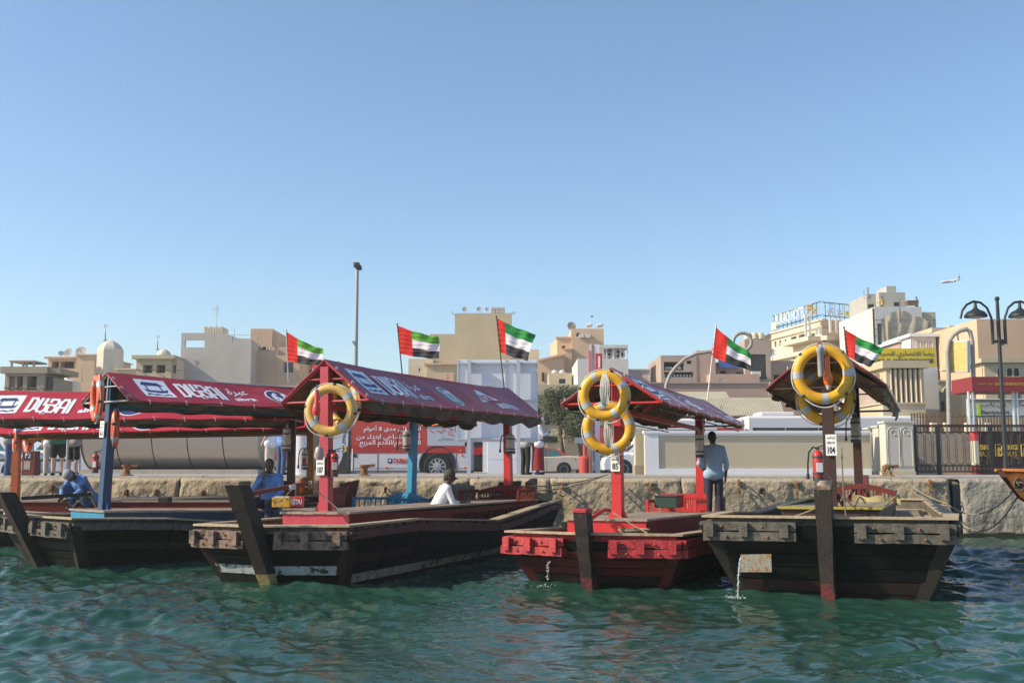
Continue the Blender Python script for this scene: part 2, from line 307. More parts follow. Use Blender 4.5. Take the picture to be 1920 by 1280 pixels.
# ================================================================ SETTING
def water_mat():
    m = bpy.data.materials.new('water'); m.use_nodes = True; t = m.node_tree; N = t.nodes; L = t.links; b = N['Principled BSDF']
    b.inputs['Roughness'].default_value = .03; b.inputs['Specular IOR Level'].default_value = .43; b.inputs['IOR'].default_value = 1.33
    g = N.new('ShaderNodeNewGeometry'); nz = N.new('ShaderNodeTexNoise'); nz.inputs['Scale'].default_value = .35; nz.inputs['Detail'].default_value = 3
    L.new(g.outputs['Position'], nz.inputs[0]); rp = N.new('ShaderNodeValToRGB'); rp.color_ramp.elements[0].position = .35; rp.color_ramp.elements[1].position = .65
    rp.color_ramp.elements[0].color = (.013, .048, .033, 1); rp.color_ramp.elements[1].color = (.020, .068, .049, 1); L.new(nz.outputs[0], rp.inputs[0]); L.new(rp.outputs[0], b.inputs['Base Color'])
    mp = N.new('ShaderNodeMapping'); mp.inputs['Scale'].default_value = (1, 1.6, 1); L.new(g.outputs['Position'], mp.inputs[0])
    n1 = N.new('ShaderNodeTexNoise'); n1.inputs['Scale'].default_value = 11; n1.inputs['Detail'].default_value = 4; n1.inputs['Distortion'].default_value = .6; L.new(mp.outputs[0], n1.inputs[0])
    bp = N.new('ShaderNodeBump'); bp.inputs['Strength'].default_value = .22; bp.inputs['Distance'].default_value = .02; L.new(n1.outputs[0], bp.inputs['Height']); L.new(bp.outputs[0], b.inputs['Normal'])
    return m
M['water'] = water_mat()
rng = np.random.RandomState(5)
WV = []
for lam, amp, cnt in ((3.4, .010, 4), (1.9, .0085, 6), (1.1, .0066, 9), (.62, .0052, 15), (.36, .0034, 16), (.22, .0019, 16), (.14, .0009, 14)):
    for _ in range(cnt):
        a = rng.normal(1.25, .75); l = lam * rng.uniform(.75, 1.3); WV.append((math.cos(a) * 2 * PI / l, math.sin(a) * 2 * PI / l, amp * rng.uniform(.6, 1.3), rng.uniform(0, 6.28)))
def wave(x, y):
    # slow warp of the surface so the ripples come in uneven patches
    wx = x + .25 * np.sin(y * .9 + .7 * np.sin(x * .6)); wy = y + .25 * np.sin(x * .8 + 1.3)
    env = .75 + .45 * np.sin(x * .45 + 1.7 * np.sin(y * .23)) * np.sin(y * .37 + 1.1)
    z = np.zeros_like(x)
    for kx, ky, a, ph in WV: z += a * np.sin(kx * wx + ky * wy + ph)
    return z * env
NR, NC = 660, 1280
ys = 2.4 * np.exp(np.linspace(0, math.log(26.5 / 2.4), NR)); us = np.linspace(-1, 1, NC); us = .62 * us + .5 * us ** 5
Y = np.repeat(ys[:, None], NC, 1); X = us[None, :] * (Y + 1.5)
Z = wave(X, Y)
co = np.stack([X, Y, Z], -1).reshape(-1, 3)
idx = np.arange(NR * NC).reshape(NR, NC)
fc = np.stack([idx[:-1, :-1], idx[:-1, 1:], idx[1:, 1:], idx[1:, :-1]], -1).reshape(-1, 4)
me = bpy.data.meshes.new('water'); me.vertices.add(len(co)); me.vertices.foreach_set('co', co.ravel()); me.loops.add(fc.size); me.loops.foreach_set('vertex_index', fc.ravel())
me.polygons.add(len(fc)); me.polygons.foreach_set('loop_start', np.arange(0, fc.size, 4)); me.polygons.foreach_set('loop_total', np.full(len(fc), 4)); me.polygons.foreach_set('use_smooth', np.ones(len(fc), bool))
me.materials.append(M['water']); me.update(); struct(link('water', me))
far = MB()
for x0, x1, y0, y1 in ((-240, 240, -60, 27),): far.add([(x0, y0, -.05), (x1, y0, -.05), (x1, y1, -.05), (x0, y1, -.05)], [(0, 1, 2, 3)])
struct(far.build('water', 'water'))

QA, QB = 24.4, -.0727          # quay face: y = QA + QB * x
QZ = 1.27
def qy(x): return QA + QB * x
def qpx(px): # point on the quay face seen at that column
    k = (px - 960) / FPX; y = QA / (1 - QB * k); return k * y
def qpt(px, py, off=0):
    y = QA / (1 - QB * (px - 960) / FPX) - off; return P(px, py, y)
quay = thing('quay_wall', 'weathered tan concrete quay wall running behind the moored boats', 'quay wall', (0, QA, 0))
seams = [-420, -40, 138, 340, 600, 880, 1030, 1275, 1530, 1776]
cuts = [qpx(p) for p in seams] + [qpx(1794), qpx(2300), qpx(3000)]
for i in range(len(cuts) - 1):
    if i == len(seams) - 1: continue
    x0, x1 = cuts[i] + .012, cuts[i + 1] - .012; sd = i * 9.1; right = i >= len(seams)
    def fn(a, b, x0=x0, x1=x1, sd=sd, right=right):
        x = x0 + (x1 - x0) * a
        # profile: foot below water -> face -> rounded top -> back
        L = [(-.6, -.02), (1.02, 0), (QZ - .05, .03), (QZ, .12), (QZ, .75)]
        t = b * 4; k = min(3, int(t)); f = t - k; z = L[k][0] * (1 - f) + L[k + 1][0] * f; d = L[k][1] * (1 - f) + L[k + 1][1] * f
        if b <= .25: z = -.6 + 1.62 * (b / .25)
        n = noise.noise(Vector((x * 1.3 + sd, z * 1.6, 0))) * .05 + noise.noise(Vector((x * 4 + sd, z * 5, 3))) * .03 + noise.noise(Vector((x * 11, z * 13, 3))) * .012
        groove = -.05 * max(0, math.sin(x * 3.1 + sd)) ** 8 * (1 if z < QZ - .1 else 0)
        d += n - groove; z2 = z + (n * .35 if b > .3 else 0)
        e = min(a, 1 - a) * (x1 - x0); d += .05 * max(0, 1 - e / .06)
        return (x, qy(x) + d, z2)
    m = MB()
    nu = max(8, int((x1 - x0) / .045))
    def fn2(a, b, fn=fn):
        bb = b * .0 + (0.25 * (b / .6) if b < .6 else .25 + .75 * (b - .6) / .4); return fn(a, bb)
    m.grid(fn2, nu, 40)
    xa, xb = x0, x1
    m.box(xa, xb, 0, .01, -.6, QZ - .1) if False else None
    o = m.build('concrete_block', 'concrete_grey' if right else 'concrete', quay, smooth=60, world=True)
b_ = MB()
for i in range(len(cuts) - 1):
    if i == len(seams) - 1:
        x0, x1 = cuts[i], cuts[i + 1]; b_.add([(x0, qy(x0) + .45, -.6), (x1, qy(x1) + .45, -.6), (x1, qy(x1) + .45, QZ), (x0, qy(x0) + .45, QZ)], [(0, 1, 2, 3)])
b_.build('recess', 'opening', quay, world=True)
# weed and tide band at the waterline
wb = MB(); xs = np.linspace(cuts[0], cuts[-1], 400)
vs = []
for x in xs:
    h = .10 + .05 * noise.noise(Vector((x * 2, 0, 0))); vs += [(x, qy(x) - .06, -.3), (x, qy(x) - .055, h)]
wb.add(vs, [(2 * i, 2 * i + 2, 2 * i + 3, 2 * i + 1) for i in range(len(xs) - 1)]); o = wb.build('weed_band', 'weed', quay, world=True); o['kind'] = 'stuff'
# kerb stones along the top
x = cuts[0]; k = 0
kp = []
while x < cuts[-1]:
    w_ = random.uniform(1.3, 1.9); m = MB(); d0 = qy(x) + .72; d1 = qy(x + w_) + .72; h = QZ + random.uniform(.045, .06)
    m.hexa([(x + .01, d0, QZ - .1), (x + w_ - .01, d1, QZ - .1), (x + w_ - .01, d1 + .5, QZ - .1), (x + .01, d0 + .5, QZ - .1), (x + .01, d0, h), (x + w_ - .01, d1, h), (x + w_ - .01, d1 + .5, h), (x + .01, d0 + .5, h)])
    m.build('kerb_stone', 'kerb', quay, world=True); x += w_
# mooring rings with their rusty plates
for (px, py) in ((97, 922), (237, 930), (293, 930), (380, 932), (722, 925), (826, 925), (1055, 920), (1220, 918), (1385, 912), (1493, 915), (1744, 912)):
    p = qpt(px, py - 8, .02); m = MB(); m.bevbox(-.03, .03, -.02, .05, -.07, .07, .012); m.torus(.075, .013, 18, 6, Matrix.Translation((0, -.11, -.14)) @ Matrix.Rotation(.35, 4, 'X') @ Matrix.Rotation(random.uniform(.2, 1.1), 4, 'Z'))
    m.path([(0, -.03, .05), (.0, -.12, .02), (0, -.12, -.05), (0, -.03, -.07)], .016, 6)
    for q in range(4): m.sphere((random.uniform(-.02, .02), -.09, -.22 - q * .03), .017, 6)
    m.build('mooring_ring', 'rust', quay, smooth=50, loc=tuple(WM[quay].inverted() @ p))
p = qpt(1427, 920, -.02); m = MB(); m.torus(.055, .02, 20, 8); m.lathe([(0, 0), (.05, 0)], 16, Matrix.Rotation(PI / 2, 4, 'X')); m.build('drain_pipe', 'steel_dark', quay, smooth=50, loc=tuple(WM[quay].inverted() @ (p + Vector((0, -.08, 0)))))
# quay pavement, road, ground
def sheet(name, mt, x0, x1, f0, f1, z, nm=None):
    m = MB(); m.add([(x0, f0(x0), z), (x1, f0(x1), z), (x1, f1(x1), z), (x0, f1(x0), z)], [(0, 1, 2, 3)]); return struct(m.build(name, mt))
sheet('pavement', 'pave', -60, 60, lambda x: qy(x) + 1.2, lambda x: 35, QZ + .035)
kb = MB(); kb.box(-60, 60, 35, 35.2, QZ - .3, QZ + .05); struct(kb.build('road_kerb', 'kerb'))
sheet('road', 'asphalt', -120, 120, lambda x: 35.2, lambda x: 62, QZ - .25)
kb = MB(); kb.box(-60, 60, 62, 62.2, QZ - .3, QZ - .1); struct(kb.build('road_kerb', 'kerb'))
g = MB(); g.box(-300, 300, 35.1, 420, -1, QZ - .27); struct(g.build('ground', 'ground'))
g = MB(); g.hexa([(-60, qy(-60) + .5, -1), (60, qy(60) + .5, -1), (60, 35.1, -1), (-60, 35.1, -1), (-60, qy(-60) + .5, QZ - .06), (60, qy(60) + .5, QZ - .06), (60, 35.1, QZ - .06), (-60, 35.1, QZ - .06)]); struct(g.build('quay_fill', 'pave'))
GZ = QZ + .03
# ================================================================ BOATS
BOATS = {}
def sheer(B, u):
    L = B['L']; t = (u + .2) / (L + 1.0); t = min(1, max(0, t)); return B['dh'] - B.get('drop', .2) * math.sin(PI * min(1, t * 1.15) * .87) ** 2 if u > -.2 else B['dh']
def hull_pts(B, lvl):
    """outline of the hull; lvl 1 = deck edge, 0 = waterline, -.4 = below"""
    bu, bc, L = B['bu'], B['bc'], B['L']; wd = B['bw']; wm = B.get('mw', wd + .06); ws = B.get('sw', .85)
    us = L + B.get('st', 1.2)
    k = 1 - lvl
    def sh(u, v): # move in towards the keel for lower levels
        return (v * (1 - .20 * k), u)
    P_ = [(0, bu + .34 * k), (wd * (1 - .26 * k), bc + .34 * k), (wm * (1 - .2 * k), .6), (wm * (1 - .2 * k), L * .5), ((wm * .55 + ws * .45) * (1 - .22 * k), L * .85), (ws * (1 - .26 * k), us - .35 * k), (0, us + .35 - .45 * k)]
    return P_ + [(-v, u) for v, u in P_[-2:0:-1]]
def build_boat(key, B):
    root = thing('abra', B['label'], 'boat', (B['x'], B['y'], 0), Euler((-B['pit'], B['rol'], -B['yaw'])), 'wooden ferry boats moored side by side at the quay')
    W = WM[root]; BOATS[key] = (B, root, W); L = B['L']; dh = B['dh']; hw = B['hw']; he = B['he']; hr = B['hr']; uf = B['uf']; ur = L + B['ur']; dz = lambda u: sheer(B, u)
    # ---- hull
    n = len(hull_pts(B, 1)); m = MB(); lv = [-.5, 0, .5, 1]
    def pt(lvl, j, out=0, f=0):
        a = hull_pts(B, lvl); q = a[j % n]; r = a[(j + 1) % n]; v = q[0] * (1 - f) + r[0] * f; u = q[1] * (1 - f) + r[1] * f
        z = lvl * (dz(u) - .05) if lvl > 0 else lvl * .7
        if out:
            dx, dy = r[0] - q[0], r[1] - q[1]; l = math.hypot(dx, dy); nx, ny = -dy / l, dx / l
            c = ((q[0] + r[0]) / 2 * nx + ((q[1] + r[1]) / 2 - L / 2) * ny); sg = 1 if c > 0 else -1; v += nx * out * sg; u += ny * out * sg
        return (v, u, z)
    vs = [pt(l, j) for l in lv for j in range(n)]
    m.add(vs, [(i * n + j, i * n + (j + 1) % n, (i + 1) * n + (j + 1) % n, (i + 1) * n + j) for i in range(3) for j in range(n)] + [tuple(range(n))])
    m.build('hull', 'tar', root)
    strakes = B['strakes']; ns = len(strakes); rr = random.Random(B['seed'])
    for j in range(n):
        q = pt(1, j); r = pt(1, j + 1); ln = math.hypot(q[0] - r[0], q[1] - r[1]); segs = 1 if ln < 1.6 else (2 if ln < 3.5 else 3)
        if not B.get('near', True): segs = 1
        for s in range(ns):
            l0 = -.18 + s * 1.0 / ns + (.18 if s else 0) * (1 - s / ns) * .0; l0 = -.15 + (1.12 / ns) * s; l1 = l0 + 1.12 / ns
            o = .022 + rr.uniform(0, .018)
            for k in range(segs):
                f0, f1 = k / segs, (k + 1) / segs; g = .004
                cs = [pt(l0 + .006, j, 0, f0 + g), pt(l0 + .006, j, 0, f1 - g), pt(l0 + .006, j, o, f1 - g), pt(l0 + .006, j, o, f0 + g), pt(l1 - .012, j, 0, f0 + g), pt(l1 - .012, j, 0, f1 - g), pt(l1 - .012, j, o, f1 - g), pt(l1 - .012, j, o, f0 + g)]
                mk = strakes[s]; ov = B.get('patch', {}).get((s, j)); mk = ov or mk
                MB().hexa(cs).build('hull_plank', mk, root)
    # broad corner ribs (dark frames) at the bow corners
    for j in (1, n - 1):
        cs = []
        for l in (-.2, 1.0):
            a = hull_pts(B, l)[j]; z = l * (dz(a[1]) - .06) if l > 0 else l * .7; v, u = a
            for dv, du in ((-.11, -.035), (.06, -.05), (.07, .12), (-.11, .03)): cs.append((v + dv * (1 if v > 0 else -1), u + du, z))
        MB().hexa(cs).build('corner_frame', B['corner'], root)
    # ---- rubbing beams in two tiers
    rub = B['rub']; gap = B.get('gap', .2)
    for j in list(range(n)):
        if j in (5, 6): pass
        q = Vector(pt(1, j)); r = Vector(pt(1, j + 1)); d = (r - q); ln = d.length; bow = j in (0, n - 1)
        mk = rub if (bow or not B.get('side_rub')) else B['side_rub']
        a = 0; 
        st = [(gap if j == 0 else 0), (ln - gap if j == n - 1 else ln)]
        tiers = ((-.015, .105, .05), (-.135, .105, .085)) if (bow or B.get('alltier')) else ((-.02, .10, .05),)
        for (z, h, o) in tiers:
            p0, p1 = st; pieces = 1 if (p1 - p0) < 1.7 else 2
            for k in range(pieces):
                s0 = p0 + (p1 - p0) * k / pieces + .004; s1 = p0 + (p1 - p0) * (k + 1) / pieces - .004
                e = rr.uniform(-.01, .01)
                f0, f1 = s0 / ln, s1 / ln; a0 = Vector(pt(1, j, o + e, f0)); a1 = Vector(pt(1, j, o + e, f1)); i0 = Vector(pt(1, j, -.06, f0)); i1 = Vector(pt(1, j, -.06, f1))
                N = 8; mb = MB(); vs = []; 
                for t in range(N + 1):
                    f = t / N; oo = a0.lerp(a1, f); ii = i0.lerp(i1, f); w_ = Vector((0, 0, rr.uniform(-.006, .006))); jj = (oo - ii).normalized() * rr.uniform(-.008, .008)
                    zt = z + .05; vs += [ii + Vector((0, 0, zt - h)), oo + jj + w_ + Vector((0, 0, zt - h)), oo + jj + w_ + Vector((0, 0, zt)), ii + Vector((0, 0, zt))]
                fs = [(0, 1, 2, 3), tuple(4 * N + c for c in (3, 2, 1, 0))]
                for t in range(N):
                    for c in range(4): fs.append((4 * t + c, 4 * t + (c + 1) % 4, 4 * t + 4 + (c + 1) % 4, 4 * t + 4 + c))
                mb.add(vs, fs); mb.build('rubbing_beam', mk, root)
        if bow:
            for t in range(3):
                s0 = st[0] + (st[1] - st[0]) * (.08, .45, .88)[t]; f = s0 / ln; p = Vector(pt(1, j, .10, f)); dd = d.normalized()
                mb = MB(); mb.bar(p - Vector((0, 0, .14)), p + Vector((0, 0, .03)), .10, .06, up=(dd.y, -dd.x, 0)); mb.build('cleat', rub, root)
            if B.get('near', True):
                for t in range(4):
                    for zz in (0, -.12):
                        f = (st[0] + (st[1] - st[0]) * (.2 + .22 * t + (.06 if zz else 0))) / ln; p = Vector(pt(1, j, .06 + (.035 if zz else 0), f)); mb = MB(); mb.sphere((p.x, p.y, p.z - .02 + zz), .018, 6); mb.build('bolt', 'rust', root)
    # ---- decks
    bw = B['bw']; wm = B.get('mw', bw + .06); u = B['bu'] + .12; end = L + B.get('st', 1.2) + .1; nb = 0
    hp = hull_pts(B, 1)
    def halfw(u):
        P_ = hp[:7]
        for a, b in zip(P_, P_[1:]):
            if a[1] <= u <= b[1]: return a[0] + (b[0] - a[0]) * (u - a[1]) / max(1e-6, b[1] - a[1])
        return .1
    w_ = .24
    while u < end:
        h0 = max(.05, halfw(u + .01) - .05); h1 = max(.05, halfw(min(end, u + w_)) - .05); z0 = dz(u) - .125 + rr.uniform(-.006, .006); z1 = dz(u + w_) - .125
        MB().hexa([(-h0, u, z0 - .035), (h0, u, z0 - .035), (h1, u + w_ - .008, z1 - .035), (-h1, u + w_ - .008, z1 - .035), (-h0, u, z0), (h0, u, z0), (h1, u + w_ - .008, z1), (-h1, u + w_ - .008, z1)]).build('deck_plank', B.get('deckm', 'deck'), root)
        u += w_
    for j in range(n):   # capping boards round the edge of the deck
        e0, e1 = j, j + 1; cs = []
        def inn(k, d):
            a = hull_pts(B, 1); p = Vector(a[k % n]); c = Vector((0, min(max(p.y, B['bc'] + 1.0), L * .8))); v = (c - p); v = v.normalized() * d; return (p.x + v.x, p.y + v.y, dz(p.y) - .05)
        for zz in (.085, .112):
            for k, d in ((e0, -.03), (e1, -.03), (e1, .17), (e0, .17)): q_ = inn(k, d); cs.append((q_[0], q_[1], q_[2] + zz))
        MB().hexa(cs).build('capping_board', B.get('capm', 'deck'), root)
        cs = []
        for zz in (-.09, .084):
            for k, d in ((e0, .10), (e1, .10), (e1, .13), (e0, .13)): q_ = inn(k, d); cs.append((q_[0], q_[1], q_[2] + zz))
        MB().hexa(cs).build('bulwark', rub, root)
    # low gunwale along the sides
    if B.get('gunwale'):
        for s in (-1, 1):
            m = MB(); pts = [(s * (halfw(t) - .02), t, dz(t) + .05) for t in np.linspace(B['bc'] + .1, L + .6, 16)]
            for a, b in zip(pts, pts[1:]): m.bar(a, b, .05, .10)
            m.build('gunwale', B['gunwale'], root)
    # ---- central seat casing
    dz = lambda u: sheer(B, u) - .13; cw = B.get('cw', .54); c0 = B.get('c0', -.28); c1 = B.get('c1', L + .25); zt = dh + B.get('ct', .17)
    def zc(u): f = min(1, max(0, u / L)); return zt + B.get('crise', 0) * f - B.get('cdip', 0) * math.sin(PI * f)
    m = MB(); m.hexa([(-cw, c0, dz(c0)), (cw, c0, dz(c0)), (cw, c0 + .03, dz(c0)), (-cw, c0 + .03, dz(c0)), (-cw, c0, zc(c0) - .03), (cw, c0, zc(c0) - .03), (cw, c0 + .03, zc(c0) - .03), (-cw, c0 + .03, zc(c0) - .03)]); m.build('casing_front', B['cfront'], root)
    nS = 9
    for s in (-1, 1):
        for k in range(nS):
            a = c0 + (c1 - c0) * k / nS; b = c0 + (c1 - c0) * (k + 1) / nS; oa = cw + .0 * k; opn = s == 1 and k >= B.get('open', 99)
            v0, v1 = s * oa, s * (oa - .03)
            def pan(mb, a, b, za, zb): mb.hexa([(v1, a, za(a)), (v0, a, za(a)), (v0, b, za(b)), (v1, b, za(b)), (v1, a, zb(a)), (v0, a, zb(a)), (v0, b, zb(b)), (v1, b, zb(b))])
            if not opn:
                m = MB(); pan(m, a + .003, b - .003, lambda t: dz(t), lambda t: zc(t) - .03); m.build('casing_panel', B['cside'], root)
            else:
                m = MB(); pan(m, a, b, lambda t: dz(t), lambda t: dz(t) + .09); pan(m, a, b, lambda t: zc(t) - .11, lambda t: zc(t) - .03); pan(m, a, a + .06, lambda t: dz(t) + .09, lambda t: zc(t) - .11); m.build('casing_frame', B['cside'], root)
                for q in range(1, 6):
                    t = a + .06 + (b - a - .06) * q / 6; m = MB(); m.box(s * (oa - .025), s * (oa - .005), t - .012, t + .012, dz(t) + .09, zc(t) - .11); m.build('baluster', B['cside'], root)
    m = MB(); m.hexa([(-cw + .05, c0 + .05, dz(c0) - .02), (cw - .05, c0 + .05, dz(c0) - .02), (cw - .05, c1, dz(c1) - .02), (-cw + .05, c1, dz(c1) - .02), (-cw + .05, c0 + .05, zc(c0) - .05), (cw - .05, c0 + .05, zc(c0) - .05), (cw - .05, c1, zc(c1) - .05), (-cw + .05, c1, zc(c1) - .05)]); m.build('casing_core', 'tar', root)
    nt_ = 6
    for k in range(nt_):
        a = -cw - .03 + (2 * cw + .06) * k / nt_; b = -cw - .03 + (2 * cw + .06) * (k + 1) / nt_ - .008; z = rr.uniform(-.003, .003)
        mk = 'bench_top'
        MB().hexa([(a, c0 - .03, zc(c0) - .03 + z), (b, c0 - .03, zc(c0) - .03 + z), (b, c1, zc(c1) - .03 + z), (a, c1, zc(c1) - .03 + z), (a, c0 - .03, zc(c0) + z), (b, c0 - .03, zc(c0) + z), (b, c1, zc(c1) + z), (a, c1, zc(c1) + z)]).build('bench_plank', mk, root)
    if B.get('edge'):
        for s in (-1, 1): MB().box(min(s * (cw + .031), s * (cw + .05)), max(s * (cw + .031), s * (cw + .05)), c0 - .03, c1, zc(c0) - .02, zc(c0) + .006).build('edge_strip', B['edge'], root)
        MB().box(-cw - .035, cw + .035, c0 - .045, c0 - .031, zc(c0) - .03, zc(c0) + .003).build('edge_strip', B['edge'], root)
    # ---- stern seat back with arched rail and balusters
    sb = min(L, c1) - .15; bz = zc(L) + .02; bwid = B.get('backw', .62); bcn = B.get('backc', 0); root_ = root; root = thing('seat_back', None, None, (bcn, 0, 0)); root.parent = root_; WM[root] = W @ Matrix.Translation((bcn, 0, 0)); mk = B['back']
    bh = B.get('backh', 1); top = [(-1, .20), (-.78, .25), (-.5, .31), (-.25, .34), (0, .36), (.25, .34), (.5, .31), (.78, .25), (1, .20)] if B.get('arch', 1) else [(-1, .30), (1, .30)]
    top = [(a_, .09 + (h_ - .09) * bh) for a_, h_ in top]; ba = MB(); N = len(top)
    for (a, h), (b, g_) in zip(top, top[1:]):
        ba.hexa([(a * bwid, sb, bz + h - .09), (b * bwid, sb, bz + g_ - .09), (b * bwid, sb + .05, bz + g_ - .09), (a * bwid, sb + .05, bz + h - .09), (a * bwid, sb, bz + h), (b * bwid, sb, bz + g_), (b * bwid, sb + .05, bz + g_), (a * bwid, sb + .05, bz + h)])
    ba.build('seat_back_rail', mk, root)
    def hT(a):
        for (x0, h), (x1, g_) in zip(top, top[1:]):
            if x0 <= a <= x1: return h + (g_ - h) * (a - x0) / (x1 - x0)
    for a in np.linspace(-1, 1, 5):
        MB().box(a * bwid - .03 * (a != -1) - (0 if a == -1 else 0), a * bwid + .03 * (a != 1), sb + .005, sb + .045, bz - .03, bz + hT(a) - .088).build('seat_back_post', mk, root)
    for q in range(4):
        for t in range(1, 5):
            a = -1 + (q + t / 5) * .5; MB().box(a * bwid - .011, a * bwid + .011, sb + .012, sb + .036, bz - .02, bz + hT(a) - .088).build('baluster', mk, root)
    MB().box(-bwid, bwid, sb + .008, sb + .042, bz - .02, bz + .03).build('seat_back_rail', mk, root)
    for s in (-1, 1):   # arm rails running forward from the seat back
        m = MB(); m.bar((s * bwid, sb, bz + .17), (s * bwid, sb - .9, bz + .17), .05, .05); m.bar((s * bwid, sb - .9, bz - .02), (s * bwid, sb - .9, bz + .19), .05, .05); m.build('arm_rail', mk, root)
        for t in range(1, 6): MB().box(s * bwid - .011, s * bwid + .011, sb - .15 * t - .011, sb - .15 * t + .011, bz - .02, bz + .15).build('baluster', mk, root)
    root = root_
    dz = lambda u: sheer(B, u)
    # ---- stem and stern posts
    (r1, z1, r2, z2, wdt) = B['stem']   # top: forward offset and height; bottom: back offset, z
    su = B['bu'] + .02
    t0 = Vector((0, su - r1, z1)); t1 = Vector((0, su + r2, z2)); N = 10; vs = []
    for i in range(N + 1):
        f = i / N; c = t0.lerp(t1, f); hwid = wdt / 2 * (1 - .25 * f); dep = .13 * (1 - .2 * f); e = lambda: rr.uniform(-.007, .007)
        if i == 0: dep *= .9
        vs += [c + Vector((-hwid + e(), -dep + e(), 0)), c + Vector((hwid + e(), -dep + e(), 0)), c + Vector((hwid + e(), dep, 0)), c + Vector((-hwid + e(), dep, 0))]
    fs = [(0, 1, 2, 3), tuple(4 * N + c for c in (3, 2, 1, 0))]
    for t in range(N):
        for c in range(4): fs.append((4 * t + c, 4 * t + (c + 1) % 4, 4 * t + 4 + (c + 1) % 4, 4 * t + 4 + c))
    if B.get('tip'):
        k = 4 * 8
        m = MB(); m.add(vs[:k + 4], [f for f in fs if max(f) < k + 4] + [tuple(k + c for c in (3, 2, 1, 0))]); m.build('stem_post', B['stemm'], root)
        m = MB(); m.add([Vector(v) * 1 for v in vs[k:]], [(0, 1, 2, 3), (8 + 3, 8 + 2, 8 + 1, 8)] + [(4 * t + c, 4 * t + (c + 1) % 4, 4 * t + 4 + (c + 1) % 4, 4 * t + 4 + c) for t in range(2) for c in range(4)]); m.build('stem_foot', B['tip'], root)
    else:
        MB().add(vs, fs).build('stem_post', B['stemm'], root)
    if B.get('cap'): MB().bevbox(-wdt / 2 - .006, wdt / 2 + .006, t0.y - .125, t0.y + .125, t0.z - .01, t0.z + .05, .012).build('post_cap', B['cap'], root)
    se = L + B.get('st', 1.2) + .3
    MB().hexa([(-.09, se - .25, -.3), (.09, se - .25, -.3), (.09, se + .05, -.3), (-.09, se + .05, -.3), (-.07, se - .05, dz(se) + .42), (.07, se - .05, dz(se) + .42), (.07, se + .35, dz(se) + .5), (-.07, se + .35, dz(se) + .5)]).build('stern_post', B.get('sternm', 'stem_red'), root)
    # ---- canopy posts
    pw = B.get('pw', .075)
    for (u_, mk, zt_) in ((0, B['post'], hr - .1), (L, B['post2'], hr - .08 + B.get('rise', 0) * .9)):
        z0 = dz(u_) - .12; lean = B.get('lean', 0) if u_ > 1 else 0
        MB().hexa([(-pw + lean, u_ - pw, z0), (pw + lean, u_ - pw, z0), (pw + lean, u_ + pw, z0), (-pw + lean, u_ + pw, z0), (-pw * .9, u_ - pw * .9, zt_), (pw * .9, u_ - pw * .9, zt_), (pw * .9, u_ + pw * .9, zt_), (-pw * .9, u_ + pw * .9, zt_)]).build('post', mk, root)
        for s in (-1, 1):
            m = MB(); m.bar((s * pw, u_, dz(u_) + .3), (s * .28, u_, dz(u_) - .1), .05, .05); m.build('post_brace', mk, root)
    # ---- canopy
    bays = B.get('bays', 5); sd = B['seed']; sag = B.get('sag', .03)
    def S_(side, a, b, off=0):
        u = uf + (ur - uf) * a; rid = hr - .03 * math.sin(PI * a) * 2; z = rid + (he - rid) * b + B.get('rise', 0) * a; v = side * hw * b
        bay = abs(math.sin(PI * bays * a)); z -= sag * bay * math.sin(PI * min(1, b * 1.05)) * 1.0 + .02 * bay * b
        z += .010 * noise.noise(Vector((u * 2.2, b * 3 + sd, side))) + .004 * noise.noise(Vector((u * 9, b * 6 + sd, side)))
        nx, nz_ = side * (rid - he), hw; l = math.hypot(nx, nz_); return (v + nx / l * off, u, z + nz_ / l * off)
    def cover(name, off, mk, a0=0, a1=1, b1=1.0):
        m = MB(); 
        for s in (-1, 1): m.grid(lambda a, b, s=s: S_(s, a0 + (a1 - a0) * a, b * b1, off), 70, 12)
        return m.build(name, mk, root, smooth=60)
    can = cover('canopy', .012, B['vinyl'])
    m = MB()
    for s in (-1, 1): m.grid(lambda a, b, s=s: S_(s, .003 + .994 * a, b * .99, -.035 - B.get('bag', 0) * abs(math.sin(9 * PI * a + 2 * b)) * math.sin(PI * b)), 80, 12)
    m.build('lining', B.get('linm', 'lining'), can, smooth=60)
    # hem fold round the edge + valance cloth in scallops
    for s in (-1, 1):
        m = MB(); m.path([S_(s, a, 1, 0) for a in np.linspace(0, 1, 50)], .016, 6); m.build('hem', B['vinyl'], can, smooth=60)
        m = MB(); m.path([S_(s, 0, b, 0) for b in np.linspace(0, 1, 12)], .016, 6); m.path([S_(s, 1, b, 0) for b in np.linspace(0, 1, 12)], .016, 6); m.build('hem', B['vinyl'], can, smooth=60)
        vd = B.get('val', .12); nsc = B.get('nsc', 9)
        def vf(a, b, s=s):
            p = Vector(S_(s, a, 1, -.015)); sc = abs(math.sin(nsc * PI * a)); d = vd * (.62 + .38 * sc + .12 * noise.noise(Vector((a * 14, sd, 0)))) * (1.0 + B.get('valgrow', 0) * a)
            return (p.x - s * (.05 * b + .03 * math.sin(a * 60 + b * 2) * b), p.y, p.z - d * b)
        m = MB(); m.grid(vf, 120, 4); m.build('valance', B.get('linm', 'lining'), can, smooth=80)
